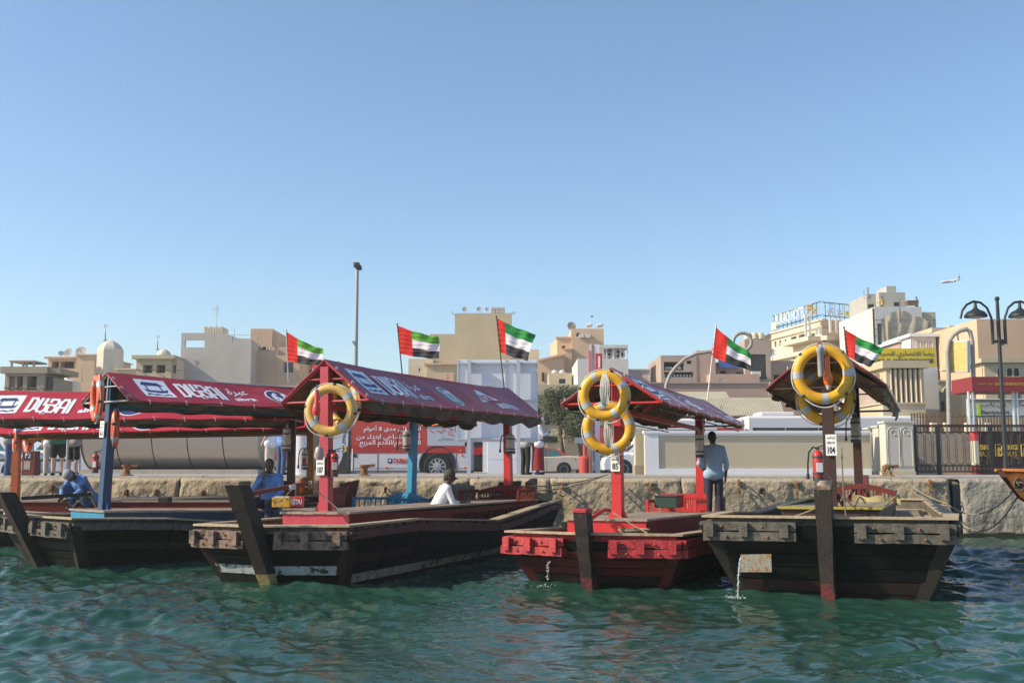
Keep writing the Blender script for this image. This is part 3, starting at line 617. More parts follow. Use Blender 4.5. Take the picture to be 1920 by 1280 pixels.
    for s in (-1, 1):
        for k in range(B.get('laces', 11)):
            a = (k + .5) / B.get('laces', 11); p = Vector(S_(s, a, 1, .02)); m = MB(); m.path([p + Vector((0, 0, .02)), p + Vector((s * .02, .012, 0)), p + Vector((s * .005, .02, -.035)), p + Vector((s * .015, .03, -.055))], .007, 5); m.build('lace', 'rope_white', can, smooth=60)
        if B.get('near', True):
            for b in (.25, .6, .92):
                p = Vector(S_(s, .002, b, .018)); m = MB(); m.torus(.026, .007, 10, 5, Matrix.Translation(p) @ Matrix.Rotation(PI / 2, 4, 'Z')); m.build('lace', 'rope_white', can, smooth=60)
    # frame tubes
    fr = thing('canopy_frame', None, None); fr.parent = root; WM[fr] = W.copy()
    fm = B['frame']
    for k in range(bays + 1):
        u_ = uf + (ur - uf) * k / bays; a = k / bays; e = .02 if k == 0 else (-.02 if k == bays else 0)
        for s in (-1, 1):
            p = Vector(S_(s, a, 0, -.022)); q = Vector(S_(s, a, 1, -.022)); p.y += e; q.y += e; MB().tube(p, q, .017, n=8).build('rafter', fm, fr, smooth=60)
        if k in (0, bays): 
            q1 = Vector(S_(-1, a, .97, -.03)); q2 = Vector(S_(1, a, .97, -.03)); q1.y = q2.y = u_ + e * 1.6; MB().tube(q1, q2, .018, n=8).build('cross_tube', fm, fr, smooth=60)
            q1 = Vector(S_(-1, a, .42, -.04)); q2 = Vector(S_(1, a, .42, -.04)); q1.y = q2.y = u_ + e * 1.6; MB().tube(q1, q2, .013, n=8).build('cross_tube', fm, fr, smooth=60)
            MB().tube(Vector((0, u_ + e * 2, hr - .03 + B.get('rise', 0) * a)), Vector((0, u_ + e * 2, he + .02 + B.get('rise', 0) * a)), .015, n=8).build('king_post', fm, fr, smooth=60)
    for v_, z_ in ((0, hr - .04), (-hw * .98, he - .02), (hw * .98, he - .02)):
        MB().tube((v_, uf + .03, z_), (v_, ur - .03, z_ + B.get('rise', 0)), .016, n=6).build('purlin', fm, fr, smooth=60)
    MB().bar((0, uf + .1, he - .09), (0, ur - .1, he - .09 + B.get('rise', 0)), .05, .07).build('beam', B['post2'], fr)
    for s in (-1, 1):
        MB().tube((s * hw * .9, uf + .15, he - .10), (s * hw * .9, ur - .15, he - .12 + B.get('rise', 0)), .010, n=6).build('tie_rod', 'steel_dark', fr, smooth=60)
    # ---- printed banner (right-hand slope)
    if B.get('no'):
        Lc = ur - uf; slope = math.hypot(hw, hr - he); sc = B.get('psc', 1.0)
        Q = lambda off: (lambda u, t: S_(1, (u - uf) / Lc, min(.985, max(.01, t + B.get('tsh', 0))), .012 + off))
        def flat(poly, mk, off=.004, nm='print', hole=None):
            m = MB(); f = Q(off)
            bm = bmesh.new(); vv = [bm.verts.new((x, y, 0)) for x, y in poly]; bm.faces.new(vv); bmesh.ops.triangulate(bm, faces=bm.faces)
            for _ in range(3): bmesh.ops.subdivide_edges(bm, edges=[e for e in bm.edges if e.calc_length() > .09], cuts=1, use_grid_fill=False); bmesh.ops.triangulate(bm, faces=[g for g in bm.faces if len(g.verts) > 3])
            bm.verts.index_update(); m.add([f(v.co.x, v.co.y) for v in bm.verts], [tuple(v.index for v in g.verts) for g in bm.faces]); bm.free(); return m.build(nm, mk, can)
        def txt(s, u0, u1, t0, t1, mk='print_white', bold=.015, off=.005, nm='lettering'):
            m = MB(); f = Q(off); put_text(m, s, lambda a, b: f(a, b), u0, u1, t1, t0, bold); return m.build(nm, mk, can)
        i0, i1 = .27, .84
        flat([(i0, .15), (i1, .15), (i1, .78), (i0, .78)], 'print_white')
        iw = i1 - i0; I = lambda x, y: (i0 + iw * x, .15 + .63 * y)
        flat([I(.20, .14), I(.70, .14), I(.86, .30), I(.12, .30)], 'print_navy', .007)
        flat([I(.24, .30), I(.28, .30), I(.28, .56), I(.24, .56)], 'print_navy', .007); flat([I(.70, .30), I(.74, .30), I(.74, .56), I(.70, .56)], 'print_navy', .007)
        flat([I(.10, .52), I(.24, .56), I(.74, .56), I(.92, .50), I(.82, .70), I(.16, .70)], 'print_navy', .007)
        wv = [I(x, .82 + .03 * math.sin(x * 22)) for x in np.linspace(.1, .9, 16)]; flat(wv + [I(x, .90 + .03 * math.sin(x * 22)) for x in np.linspace(.9, .1, 16)], 'print_navy', .007)
        # DUBAI word mark: heavy strokes with an arabic flavour
        x0, x1, t0, t1 = .98, 1.86, .26, .74; W_ = x1 - x0; D = lambda x, y: (x0 + W_ * x, t0 + (t1 - t0) * y)
        def stroke(pts, wd=.062):
            m = MB(); f = Q(.006)
            for (a, b) in zip(pts, pts[1:]):
                ax, ay = D(*a); bx, by = D(*b); ay2, by2 = ay * slope, by * slope; dx, dy = bx - ax, by2 - ay2; l = math.hypot(dx, dy) or 1; nx, ny = -dy / l * wd / 2, dx / l * wd / 2; ex, ey = dx / l * wd * .5, dy / l * wd * .5
                cs = [(ax - ex + nx, ay2 - ey + ny), (ax - ex - nx, ay2 - ey - ny), (bx + ex - nx, by2 + ey - ny), (bx + ex + nx, by2 + ey + ny)]
                m.add([f(x, y / slope) for x, y in cs], [(0, 1, 2, 3)])
            return m
        mks = MB(); 
        for st_ in ([(.03, 0), (.12, 0), (.175, .18), (.175, .82), (.12, 1), (.03, 1), (.03, 0)], [(.25, 0), (.25, .85), (.30, 1), (.38, 1), (.43, .85), (.43, .55)], [(.36, 0), (.36, .45), (.56, .45)], [(.47, 0), (.60, 0), (.64, .15), (.64, .30), (.60, .45)], [(.47, 0), (.47, .2)], [(.60, .5), (.64, .62), (.64, .85), (.60, 1), (.50, 1), (.47, .85), (.47, .62)], [(.71, .62), (.86, .62)], [(.71, 1), (.71, .18), (.75, 0), (.83, 0), (.87, .18), (.87, 1)], [(.96, 0), (.96, 1)]):
            mb = stroke(st_); mks.add(mb.v, mb.f)
        for st_ in ([(.38, 1.16), (.40, 1.16)], [(.45, 1.16), (.47, 1.16)]): mb = stroke(st_, .03); mks.add(mb.v, mb.f)
        mks.build('lettering', 'print_white', can)
        txt(ar('عبرة'), 2.0, 2.42, .24, .52); txt('abra', 2.02, 2.45, .58, .76, bold=.03)
        # round number badge
        cu, ctt, R = B.get('badge', 3.05), .54, .30 if B.get('rs') is None else B['rs']
        cir = lambda r: [(cu + r * math.cos(a), ctt + r * math.sin(a) / slope) for a in np.linspace(0, 2 * PI, 28, endpoint=False)]
        flat(cir(R), 'print_white'); flat(cir(R * .9), B.get('bcol', 'print_navy'), .007); B['no'].strip() and txt(B['no'], cu - R * (.62 if len(B['no']) == 2 else .72), cu + R * (.62 if len(B['no']) == 2 else .72), ctt - .22, ctt + .22, bold=.05, off=.010)
        if L > 5:
            # transport logo: white sail with red letters, hotline under it
            k = B.get('rta', 4.55)
            flat([(k, .62), (k + .35, .16), (k + .50, .20), (k + .95, .52), (k + .55, .50)], 'print_white'); txt('RTA', k + .22, k + .72, .34, .52, 'print_red', .03, .009)
            txt('8009090', k + .62, k + 1.55, .62, .82, bold=.03)
    # ---- number plate on the front post
    if B['no'].strip():
        pz = B.get('plate', dh + .80); pl = MB(); y_ = -pw - .035; px_ = B.get('platex', 0); pl.box(px_ - .068, px_ + .068, y_, y_ + .008, pz - .135, pz + .135); plo = pl.build('number_plate', 'white', root)
        f = lambda a, b: (a + px_, y_ - .003, b)
        m = MB(); put_text(m, ar('رقم العبرة'), f, -.052, .052, pz + .065, pz + .115, .01); put_text(m, 'ABRA NO.', f, -.052, .052, pz + .015, pz + .045, .015); put_text(m, B['no'], f, -.045, .045, pz - .11, pz - .02, .03); m.build('lettering', 'ink', plo)
        m = MB(); m.tube((0, -pw, pz + .1), (0, y_ + .008, pz + .1), .008); m.tube((0, -pw, pz - .1), (0, y_ + .008, pz - .1), .008); m.build('bracket', 'steel', root)
    return root
GRP = dict()
DT = 'tar'
build_boat('61', dict(label='dark hulled abra with navy blue posts and a red canopy badged 61', x=-6.716, y=17.69, yaw=.729, pit=.026, rol=.007, L=6.85, uf=-.12, hw=.80, he=2.62, hr=3.09, ur=.40, dh=.71, bu=-1.235, bc=-1.096, bw=1.16, mw=1.1, sw=.75, st=.7, seed=1,
    strakes=['tar', 'tar', 'tar', 'wood_dark', 'tar', 'tar'], corner='wood_dark', rub='rub_grey', stem=(.40, 1.12, .42, -.3, .20), stemm='stem_wood', post='blue_dark', post2='teal', cfront='teal', cside='navy_box', back='teal', backh=.85, rise=.2, frame='steel', vinyl='vinyl61', no='61', val=.11, platex=-.05, plate=2.16, ct=.14, cw=.56, gap=.22, sternm='blue_dark'))
build_boat('107', dict(label='dark hulled abra with faded red posts, green 107 badge and worn white waterline paint', x=-2.65, y=15.45, yaw=.375, pit=-.008, rol=-.013, L=7.08, uf=-.05, hw=.735, he=2.49, hr=3.089, ur=.06, dh=.753, bu=-1.62, bc=-1.40, bw=1.18, mw=1.2, sw=.8, st=.9, seed=2,
    strakes=['tar', 'tar', 'tar', 'tar', 'tar', 'tar'], patch={(2, 0): 'white_worn', (2, 11): 'white_worn', (1, 1): 'cream_worn', (1, 2): 'cream_worn', (1, 3): 'cream_worn', (3, 1): 'tar_red'}, corner='tar_red', rub='rub_brown', side_rub='side_worn', stem=(.50, 1.34, .30, -.1, .22), tip='old_yellow', stemm='stem_wood', post='pinkred', post2='red', cfront='pinkred', cside='case_red', back='case_red', frame='pinkred',
    vinyl='vinyl107', no='107', bcol='print_green', badge=3.4, rta=4.7, val=.17, valgrow=.3, nsc=7, plate=1.57, open=4, gap=.22, cap='rub_brown', cdip=.05, crise=-.10, backh=.68, platex=-.03))
build_boat('85', dict(label='bright red abra with a low red hull and two yellow lifebuoys over plate 85', x=1.492, y=15.236, yaw=.394, pit=.02, rol=-.003, L=5.3, uf=-.27, hw=.75, he=2.44, hr=2.93, ur=.463, dh=.617, bu=-1.468, bc=-1.207, bw=1.2, mw=1.2, sw=.85, st=1.3, seed=3,
    strakes=['tar', 'tar_red', 'hull_red', 'hull_red', 'hull_red', 'tar'], corner='hull_red', rub='rub_red', stem=(.10, .94, .20, -.1, .18), stemm='stem_wood', tip='stem_red', cap='rub_red', post='red', post2='red', cfront='red', cside='case_red', back='red', frame='red', arch=0,
    vinyl='vinyl85', no='85', val=.05, plate=1.62, ct=.22, cw=.56, c0=-.55, c1=4.6, backw=.42, backc=-.13, gap=.3, alltier=True, nsc=12, drop=.1))
build_boat('104', dict(label='black abra with maroon posts, grey bow planks and plate 104, nearest on the right', x=4.127, y=13.906, yaw=.371, pit=0, rol=-.006, L=5.88, uf=-.275, hw=.741, he=2.565, hr=3.157, ur=.431, dh=.90, bu=-1.041, bc=-1.0, bw=1.46, mw=1.5, sw=1.1, st=1.4, seed=4,
    strakes=['tar_red', 'tar_red', 'tar', 'tar', 'tar', 'tar'], corner='wood_dark', rub='rub_grey', stem=(.06, 1.28, .12, -.1, .20), stemm='stem_wood', tip='stem_red', cap='rub_brown', post='maroon', post2='maroon2', cfront='maroon', cside='maroon', back='brownred', frame='maroon', edge='yellow_edge',
    vinyl='vinyl104', no='104', val=.10, linm='lining2', bag=.05, nsc=6, plate=1.83, platex=.035, ct=.15, cw=.60, gap=.33, drop=.12, crise=-.13, backh=.8, laces=9, valgrow=.8))
build_boat('B', dict(label='abra behind the blue posted one, red canopy cut by the left edge', x=-10.5, y=21.35, yaw=1.56, pit=0, rol=0, L=6.1, uf=-.2, hw=.76, he=2.47, hr=3.06, ur=.1, dh=.72, bu=-1.5, bc=-1.3, bw=1.05, mw=1.0, sw=.7, st=.5, seed=5, near=False,
    strakes=['tar', 'tar', 'tar', 'wood_dark'], corner='wood_dark', rub='rub_grey', stem=(.3, 1.1, .3, -.2, .2), stemm='stem_wood', post='maroon', post2='maroon', cfront='maroon', cside='case_red', back='brownred', frame='pinkred', vinyl='vinylB', no=' ', val=.12, nsc=7, plate=1.5))
build_boat('C', dict(label='abra nearest the quay with orange posts and a bright red canopy', x=-10.75, y=23.35, yaw=1.61, pit=-.018, rol=0, L=6.45, uf=-.1, hw=.74, he=2.24, hr=2.86, ur=.05, dh=.66, bu=-1.3, bc=-1.1, bw=.95, mw=.92, sw=.7, st=.4, seed=6, near=False,
    strakes=['tar', 'tar', 'wood_dark', 'wood_dark'], corner='wood_dark', rub='rub_grey', stem=(.3, 1.1, .3, -.2, .2), stemm='stem_wood', post='orange', post2='gold', cfront='orange', cside='case_red', back='orange', frame='red', vinyl='vinylC', tsh=.13, no=' ', val=.07, nsc=14, plate=1.5))
# ================================================================ THINGS ON AND ABOUT THE BOATS
def bw(key, v, u, z): return BOATS[key][2] @ Vector((v, u, z))
def yawof(key): return -BOATS[key][0]['yaw']
def lifebuoy(label, p, D, mt, rz=0, tilt=0, roll=0, band0=.4, bands=4, rope='rope_white', group='lifebuoys hung on the boat posts', rh=.068):
    t = thing('lifebuoy', label, 'lifebuoy', p, Euler((tilt, 0, rz)), group)
    R = D / 2 - rh; m = MB(); m.torus(R, rh, 44, 14, sq=.85); m.build('ring', mt, t, smooth=180)
    for k in range(bands):
        a = band0 + roll + k * 2 * PI / bands; m = MB(); m.torus(R, rh + .003, 6, 14, a0=a - .13, a1=a + .13, sq=.85); m.build('reflective_band', 'reflect', t, smooth=60)
    # grab line: loops between clamps just outside the ring
    n = 4
    for k in range(n):
        a = band0 + roll + .78 + k * 2 * PI / n
        m = MB(); m.sphere(((R + rh * .8) * math.cos(a), -.01, (R + rh * .8) * math.sin(a)), (.028, .045, .028), 8); m.build('clamp', 'steel_dark', t, smooth=60)
    pts = []
    for k in range(48):
        a = band0 + roll + .78 + k * 2 * PI / 48; q = (k % 12) / 12; out = R + rh * .96 + .012 * math.sin(PI * q); pts.append((out * math.cos(a), -.02 * math.sin(PI * q), out * math.sin(a) - (.035 * math.sin(PI * q) if abs(math.sin(a)) < .7 or math.sin(a) < 0 else 0)))
    m = MB(); m.path(pts, .009, 5, closed=True); m.build('grab_rope', rope, t, smooth=60)
    return t
def at(px, py, y): return P(px, py, y)
lifebuoy('orange lifebuoy seen nearly edge on at the top of the navy post', at(182, 746, 17.15), .78, 'buoy_orange', rz=-1.05, roll=.2)
lifebuoy('orange lifebuoy hanging edge on behind the navy post, lower of the two', at(216, 800, 17.9), .72, 'buoy_orange', rz=-1.25, roll=.5)
lifebuoy('pale yellow lifebuoy in front of the post with plate 107', at(620, 768, 15.0), .74, 'buoy_pale', rz=-.12, roll=.25)
lifebuoy('pale yellow lifebuoy half hidden behind the one over plate 107', at(646, 756, 15.55), .74, 'buoy_pale', rz=-.75, roll=.1)
lifebuoy('upper yellow lifebuoy on the post with plate 85', at(1133, 741, 14.6), .70, 'buoy_yellow', rz=-.15, roll=.1)
lifebuoy('lower yellow lifebuoy just above plate 85', at(1141, 802, 15.0), .73, 'buoy_yellow', rz=-.1, roll=-.1)
lifebuoy('big yellow lifebuoy in front at the top of the post with plate 104', at(1543, 701, 13.35), .755, 'buoy_yellow', rz=-.15, roll=-.35)
lifebuoy('second yellow lifebuoy behind and just below the big one over plate 104', at(1548, 743, 14.1), .76, 'buoy_yellow', rz=-.15, roll=.2)
lifebuoy('orange lifebuoy edge on at the front orange post by the left edge', at(30, 818, 22.9), .70, 'buoy_orange', rz=-1.1)
lifebuoy('orange lifebuoy behind the front orange post by the left edge', at(53, 822, 23.7), .66, 'buoy_orange', rz=-.95)

def extinguisher(label, p, h=.52, r=.075, mt='ext_red', rz=0, wrap=False, hose=True, base=True, name='fire_extinguisher'):
    t = thing(name, label, 'fire extinguisher', p, rz, 'fire extinguishers strapped to the canopy posts')
    m = MB(); hh = h * .78
    if wrap:
        pr = [(.0, 0)] + [(r * (.92 + .12 * math.sin(i * 2.3 + h * 9) * .6), hh * i / 9) for i in range(10)] + [(r * .5, hh * 1.06), (r * .28, hh * 1.16), (r * .34, hh * 1.25), (0, hh * 1.27)]
    else: pr = [(0, 0), (r * .9, 0), (r, .02), (r, hh * .9), (r * .85, hh * .97), (r * .4, hh * 1.03), (r * .3, hh * 1.06), (0, hh * 1.06)]
    m.lathe(pr, 18); m.build('cylinder', mt, t, smooth=50)
    if base: m = MB(); m.lathe([(0, -.003), (r * 1.03, -.003), (r * 1.03, .05), (r, .05)], 18); m.build('foot_ring', 'steel_dark', t, smooth=50)
    if not wrap:
        m = MB(); m.tube((0, 0, hh * 1.04), (0, 0, hh * 1.14), .02); m.bar((-.02, 0, hh * 1.13), (.10, 0, hh * 1.24), .022, .014); m.bar((-.02, 0, hh * 1.11), (.08, 0, hh * 1.10), .022, .012); m.build('valve', 'steel_dark', t)
        MB().box(-r * .55, r * .55, -r - .004, -r + .02, hh * .3, hh * .62).build('label', 'white' if mt == 'ext_red' else 'print_red', t)
    for z in (.22, .78): m = MB(); m.lathe([(r * 1.02, hh * z), (r * 1.07, hh * z), (r * 1.07, hh * z + .025), (r * 1.02, hh * z + .025)], 18); m.box(-.02, .02, r * .9, r + .05, hh * z, hh * z + .025); m.build('strap', 'steel_dark', t, smooth=40)
    if hose:
        m = MB(); m.path([(-.01, 0, hh * 1.1), (-r * .9, -.01, hh * 1.16), (-r * 1.75, -.01, hh * .98), (-r * 2.0, -.01, hh * .6), (-r * 2.05, -.01, hh * .25)], .011, 6); m.tube((-r * 2.05, -.01, hh * .25), (-r * 2.07, -.01, hh * .06), .018, .024); m.build('hose', 'black', t, smooth=60)
    return t
extinguisher('red fire extinguisher with teal bands left of the navy front post', at(178, 886, 17.45), .38, .05, 'ext_red', hose=False)
extinguisher('red extinguisher with white labels right of the post with plate 107', at(626, 893, 15.4), .42, .06, 'ext_red', rz=.3)
extinguisher('extinguisher wrapped in pinkish plastic on the blue stern post', at(762, 845, 20.4), .46, .085, 'ext_wrap', wrap=True, rz=.2)
extinguisher('grey wrapped extinguisher on the red stern post of the 107 boat', at(957, 850, 21.5), .46, .10, 'ext_white', wrap=True)
extinguisher('white extinguisher on the red stern post behind the standing man', at(1312, 857, 19.8), .52, .075, 'ext_white', wrap=True, hose=False)
extinguisher('large red fire extinguisher with black hose beside plate 104', at(1535, 901, 13.6), .47, .066, 'ext_red')
extinguisher('dirty wrapped extinguisher on the dark stern post right of plate 104', at(1605, 829, 18.7), .54, .085, 'ext_wrap', wrap=True)
extinguisher('boxy wrapped extinguisher left of the dark post in front of the white pillar', at(537, 846, 20.9), .54, .085, 'ext_white', wrap=True, hose=False)
extinguisher('slim cream extinguisher between the dark post and the golden post', at(571, 880, 22.7), .50, .065, 'ext_white', hose=True)
def torch(label, p, mt, h=.40):
    t = thing('signal_light', label, 'signal light', p, 0); m = MB(); m.lathe([(0, 0), (.03, 0), (.052, .03), (.058, .09), (.045, .14), (.030, .19), (.030, h * .86), (.026, h * .9), (0, h * .9)], 16); m.build('body', mt, t, smooth=50)
    m = MB(); m.lathe([(0, -.06), (.022, -.05), (.034, 0), (0, 0)], 14); m.build('lens', 'clear', t, smooth=50)
    m = MB(); m.path([(0, 0, h * .88), (.005, 0, h * .98), (-.01, .02, h * 1.1)], .009, 6); m.build('cord', 'steel_dark', t); return t
torch('red lifebuoy light hanging inside the ring over plate 107', at(593, 779, 14.85), 'torch_red')
torch('orange lifebuoy light hanging inside the big ring over plate 104', at(1553, 722, 13.2), 'torch_orange')
t = thing('flare_tube', 'grey plastic tube hanging at the top of the post with plate 104', 'tube', at(1539, 706, 13.15)); m = MB(); m.lathe([(0, 0), (.025, 0), (.034, .03), (.036, .30), (.048, .31), (.048, .36), (.02, .37), (0, .37)], 14); m.build('tube', 'grey_pvc', t, smooth=50); MB().torus(.03, .007, 12, 5, Matrix.Translation((0, 0, .39))).build('hanger', 'rust', t)
t = thing('lamp_cover', 'grey rag wrapped light above plate 107', 'lamp', at(598, 862, 15.15)); m = MB(); m.lathe([(0, 0), (.05, 0), (.075, .05), (.06, .12), (.05, .17), (.03, .19), (0, .19)], 12); m.build('cover', 'ext_wrap', t, smooth=60); MB().tube((0, 0, .18), (0, .06, .22), .012).build('bracket', 'steel', t)
t = thing('bucket', 'beige plastic bucket hung under the red extinguisher by plate 104', 'bucket', at(1546, 932, 13.6)); m = MB(); m.lathe([(0, 0), (.07, 0), (.10, .20), (.105, .20), (.105, .212), (.095, .212), (.066, .01), (0, .01)], 20); m.build('pail', 'bucket', t, smooth=50); MB().path([(-.1, 0, .2), (-.06, 0, .27), (0, 0, .30), (.06, 0, .27), (.1, 0, .2)], .005, 5).build('handle', 'steel', t)
def coil(label, p, h=.42, w=.05, mt='rope_white'):
    t = thing('rope_coil', label, 'rope', p); m = MB(); r_ = random.Random(int(p.x * 100))
    for k in range(6):
        x = (k - 2.5) * w / 3; m.path([(x * .4, 0, h), (x * 1.3, -.02 - .01 * k, h * .7), (x * 1.5, -.03, h * .35), (x, -.02, 0), (x * .2, 0, -.03), (-x * .8, .01, h * .1), (-x * 1.2, .01, h * .5), (-x * .4, 0, h)], .009, 5)
    m.build('strands', mt, t, smooth=60)
    m = MB(); 
    for k in range(4): m.torus(w * .75, .009, 12, 5, Matrix.Translation((0, 0, h * .55 + k * .018)) @ Matrix.Rotation(PI / 2, 4, 'X'), sq=1)
    m.build('binding', mt, t, smooth=60); return t
coil('white rope hank hanging inside the upper ring over plate 85', at(1134, 757, 14.45))
coil('white rope hank hanging inside the lower ring over plate 85', at(1141, 835, 14.8))
t = thing('box', 'red box fixed beside the post inside the lower ring over plate 85', 'box', at(1161, 838, 15.15)); m = MB(); m.bevbox(-.07, .07, -.06, .06, 0, .28, .01); m.build('case', 'maroon_sign', t); MB().box(-.075, .075, -.066, .064, .281, .30).build('lid', 'red', t)
t = thing('motor_cover', 'dark plastic box between the rings and the ridge on the 107 boat', 'box', at(640, 735, 15.6)); m = MB(); m.bevbox(-.1, .1, -.1, .1, 0, .16, .03); m.build('case', 'tarp_dark', t); MB().box(-.02, .02, -.02, .02, .16, .28).build('bracket', 'steel_dark', t)

# flags -------------------------------------------------------------
def flag(label, hoist_t, hoist_b, fly_t, fly_b, pole_b, y, red=.34, back=.25, green='flag_green', sd=0, pole='steel_dark'):
    A = P(*hoist_t, y); B_ = P(*hoist_b, y); C = P(*fly_t, y - back); D = P(*fly_b, y - back); base = P(*pole_b, y)
    t = thing('flag', label, 'flag', base, 0, 'flags in red, green, white and black on the boat sterns')
    m = MB(); top = A + (A - base).normalized() * .03; m.tube(base, top, .014, .010, 8); m.sphere(top, .02, 8); m.build('pole', pole, t, smooth=60, world=True)
    nrm = (C - A).cross(B_ - A).normalized()
    def f(a, b):
        p = (A * (1 - a) + C * a) * (1 - b) + (B_ * (1 - a) + D * a) * b
        wv = .05 * a * math.sin(9 * a - 3 * b + sd) + .022 * a * math.sin(19 * a + 5 * b + sd * 2) + .006 * math.sin(40 * b + 9 * a)
        p = p + nrm * wv; p.z += -.03 * math.sin(PI * a) * (1 - b * .4) + .012 * a * math.sin(14 * a + sd); return p
    def mf(a, b):
        if a < red - .001: return 0
        return 1 if b < 1 / 3 - .01 else 2 if b < 2 / 3 - .01 else 3
    m = MB(); m.grid(f, 50, 30, mf); m.build('cloth', ['flag_red', green, 'flag_white', 'flag_black'], t, smooth=180, world=True)
    return t
flag('flag above the ridge left of the 107 boat, slanting down to the right', (537, 622), (539, 676), (607, 655), (601, 686), (541, 716), 21.2, .30, sd=1, green='flag_lime', pole='steel')
flag('mostly hidden flag, only red and green show behind the 107 ridge', (584, 684), (583, 728), (640, 676), (640, 716), (583, 790), 22.6, .38, sd=2, green='flag_lime')
flag('flag hanging nearly level on the thin pole of the blue posted boat', (745, 610), (749, 663), (821, 631), (824, 673), (754, 700), 22.3, .33, sd=0, green='flag_lime')
flag('flag on the black pole at the stern ridge of the 107 boat', (931, 596), (938, 660), (1004, 626), (990, 676), (946, 735), 21.9, .22, sd=4)
flag('flag on the pale pole behind the red 85 boat, folded towards its fly', (1342, 613), (1333, 668), (1407, 661), (1409, 695), (1326, 752), 20.4, .36, sd=3, pole='pvc_white')
flag('flag leaning off the ridge behind the big yellow ring, rightmost of all', (1583, 617), (1589, 668), (1658, 652), (1633, 688), (1592, 715), 19.0, .30, sd=5)

# life jackets stowed under the roof of the 85 boat and the neighbours --
def jacket(label, key, v, u, z, mt, grp):
    B, root, W = BOATS[key]; t = thing('life_jacket', label, 'life jacket', tuple(W @ Vector((v, u, z))), Euler((0, .55 if v > 0 else -.55, yawof(key))), grp)
    m = MB(); m.bevbox(-.20, .20, -.05, .05, -.02, .03, .018); m.build('foam', mt, t, smooth=50); MB().box(-.03, .03, -.053, .053, -.023, .033).build('strap', 'black', t); return t
ORD = ['first', 'second', 'third', 'fourth', 'fifth', 'sixth', 'seventh', 'eighth', 'ninth']
for k in range(9):
    for s in (-1, 1):
        if s < 0 and k > 4: continue
        c_ = 'orange' if k % 2 == 0 else 'pale'
        jacket('%s life jacket under the %s roof slope of the 85 boat, %s from the front' % (c_, 'right' if s > 0 else 'left', ORD[k]), '85', s * .42, .5 + k * .58, 2.54, 'life_orange' if k % 2 == 0 else 'grey_pvc', 'life jackets stowed under the roof of the 85 boat')

# ropes, tillers, boxes ---------------------------------------------
def sagrope(a, b, sag, n=14):
    a = Vector(a); b = Vector(b); return [a.lerp(b, i / n) - Vector((0, 0, sag * 4 * (i / n) * (1 - i / n))) for i in range(n + 1)]
def rope(label, pts, r=.012, mt='rope', name='rope'):
    m = MB(); m.path(pts, r, 6); return tag(m.build(name, mt, smooth=60), label, 'rope')
def knot(m, p, r=.03, n=4, rr=.012):
    r_ = random.Random(int(p[0] * 77))
    for k in range(n): m.torus(r * r_.uniform(.7, 1.2), rr, 10, 5, Matrix.Translation(Vector(p) + Vector((r_.uniform(-.02, .02), r_.uniform(-.02, .02), r_.uniform(-.03, .03)))) @ Euler((r_.uniform(0, 3), r_.uniform(0, 3), 0)).to_matrix().to_4x4())
# tiller bars from stem tops
t = thing('tiller_bar', 'dark red wooden bar reaching right from the stem of the 107 boat', 'tiller'); m = MB(); m.bar(at(470, 925, 14.3), at(577, 906, 15.0), .05, .055); m.build('bar', 'brownred', t); m = MB(); m.bar(at(543, 914, 14.72), at(552, 912, 14.8), .056, .061); m.build('tape', 'reflect', t)
m = MB(); knot(m, at(579, 908, 15.0), .035, 5); tag(m.build('rope_knot', 'rope', smooth=60), 'knotted rope at the tip of the red tiller bar', 'rope')
rope('rope from the red tiller bar down to the bow deck of the 107 boat', sagrope(at(581, 908, 15.0), at(650, 966, 14.9), .01), .008)
rope('rope from the tiller bar back left to the yellow box', sagrope(at(551, 914, 14.8), at(515, 946, 14.9), .01), .007)
t = thing('tiller_bar', 'long dark bar from the leaning stem of the blue posted boat', 'tiller'); m = MB(); m.bar(at(40, 934, 16.4), at(170, 926, 16.9), .05, .055); m.build('bar', 'wood_dark', t)
m = MB(); knot(m, at(168, 927, 16.9), .03, 4); tag(m.build('rope_knot', 'rope', smooth=60), 'knotted rope on the dark bar before the bending man', 'rope')
rope('rope running down left from the knot before the bending man', sagrope(at(160, 929, 16.9), at(135, 950, 16.8), .0), .008)
rope('rope running down right from the knot before the bending man', sagrope(at(169, 929, 16.9), at(181, 952, 17.2), .0), .010, 'rope')
t = thing('tiller_bar', 'short red curved handle at the stem of the red 85 boat', 'tiller'); m = MB(); m.path([at(1108, 972, 13.95), at(1122, 962, 14.1), at(1134, 955, 14.3), at(1143, 956, 14.4)], .028, 8); m.build('bar', 'red', t, smooth=60)
m = MB(); m.path([at(1112, 960, 14.6) + Vector((.08 * math.sin(k * .9), .05 * math.cos(k * 1.3), .03 * math.sin(k * 1.7) + .01 * k * .3)) for k in range(16)], .013, 6); tag(m.build('rope', 'rope', smooth=60), 'thick loops of rope round the red handle of the 85 boat', 'rope')
rope('rope from the red handle down to the bow deck of the 85 boat', [at(1140, 955, 14.4), at(1150, 961, 14.3), at(1158, 966, 14.25), at(1185, 983, 14.15), at(1214, 999, 14.0)], .009)
m = MB()
for k in range(3): m.torus(.16 + .02 * k, .014, 22, 6, Matrix.Translation(at(1186, 996, 14.3) + Vector((.01 * k, 0, .012 * k))) @ Matrix.Rotation(PI / 2, 4, 'X'))
tag(m.build('rope', 'rope', smooth=60), 'flat coil of rope on the bow deck of the red 85 boat', 'rope')
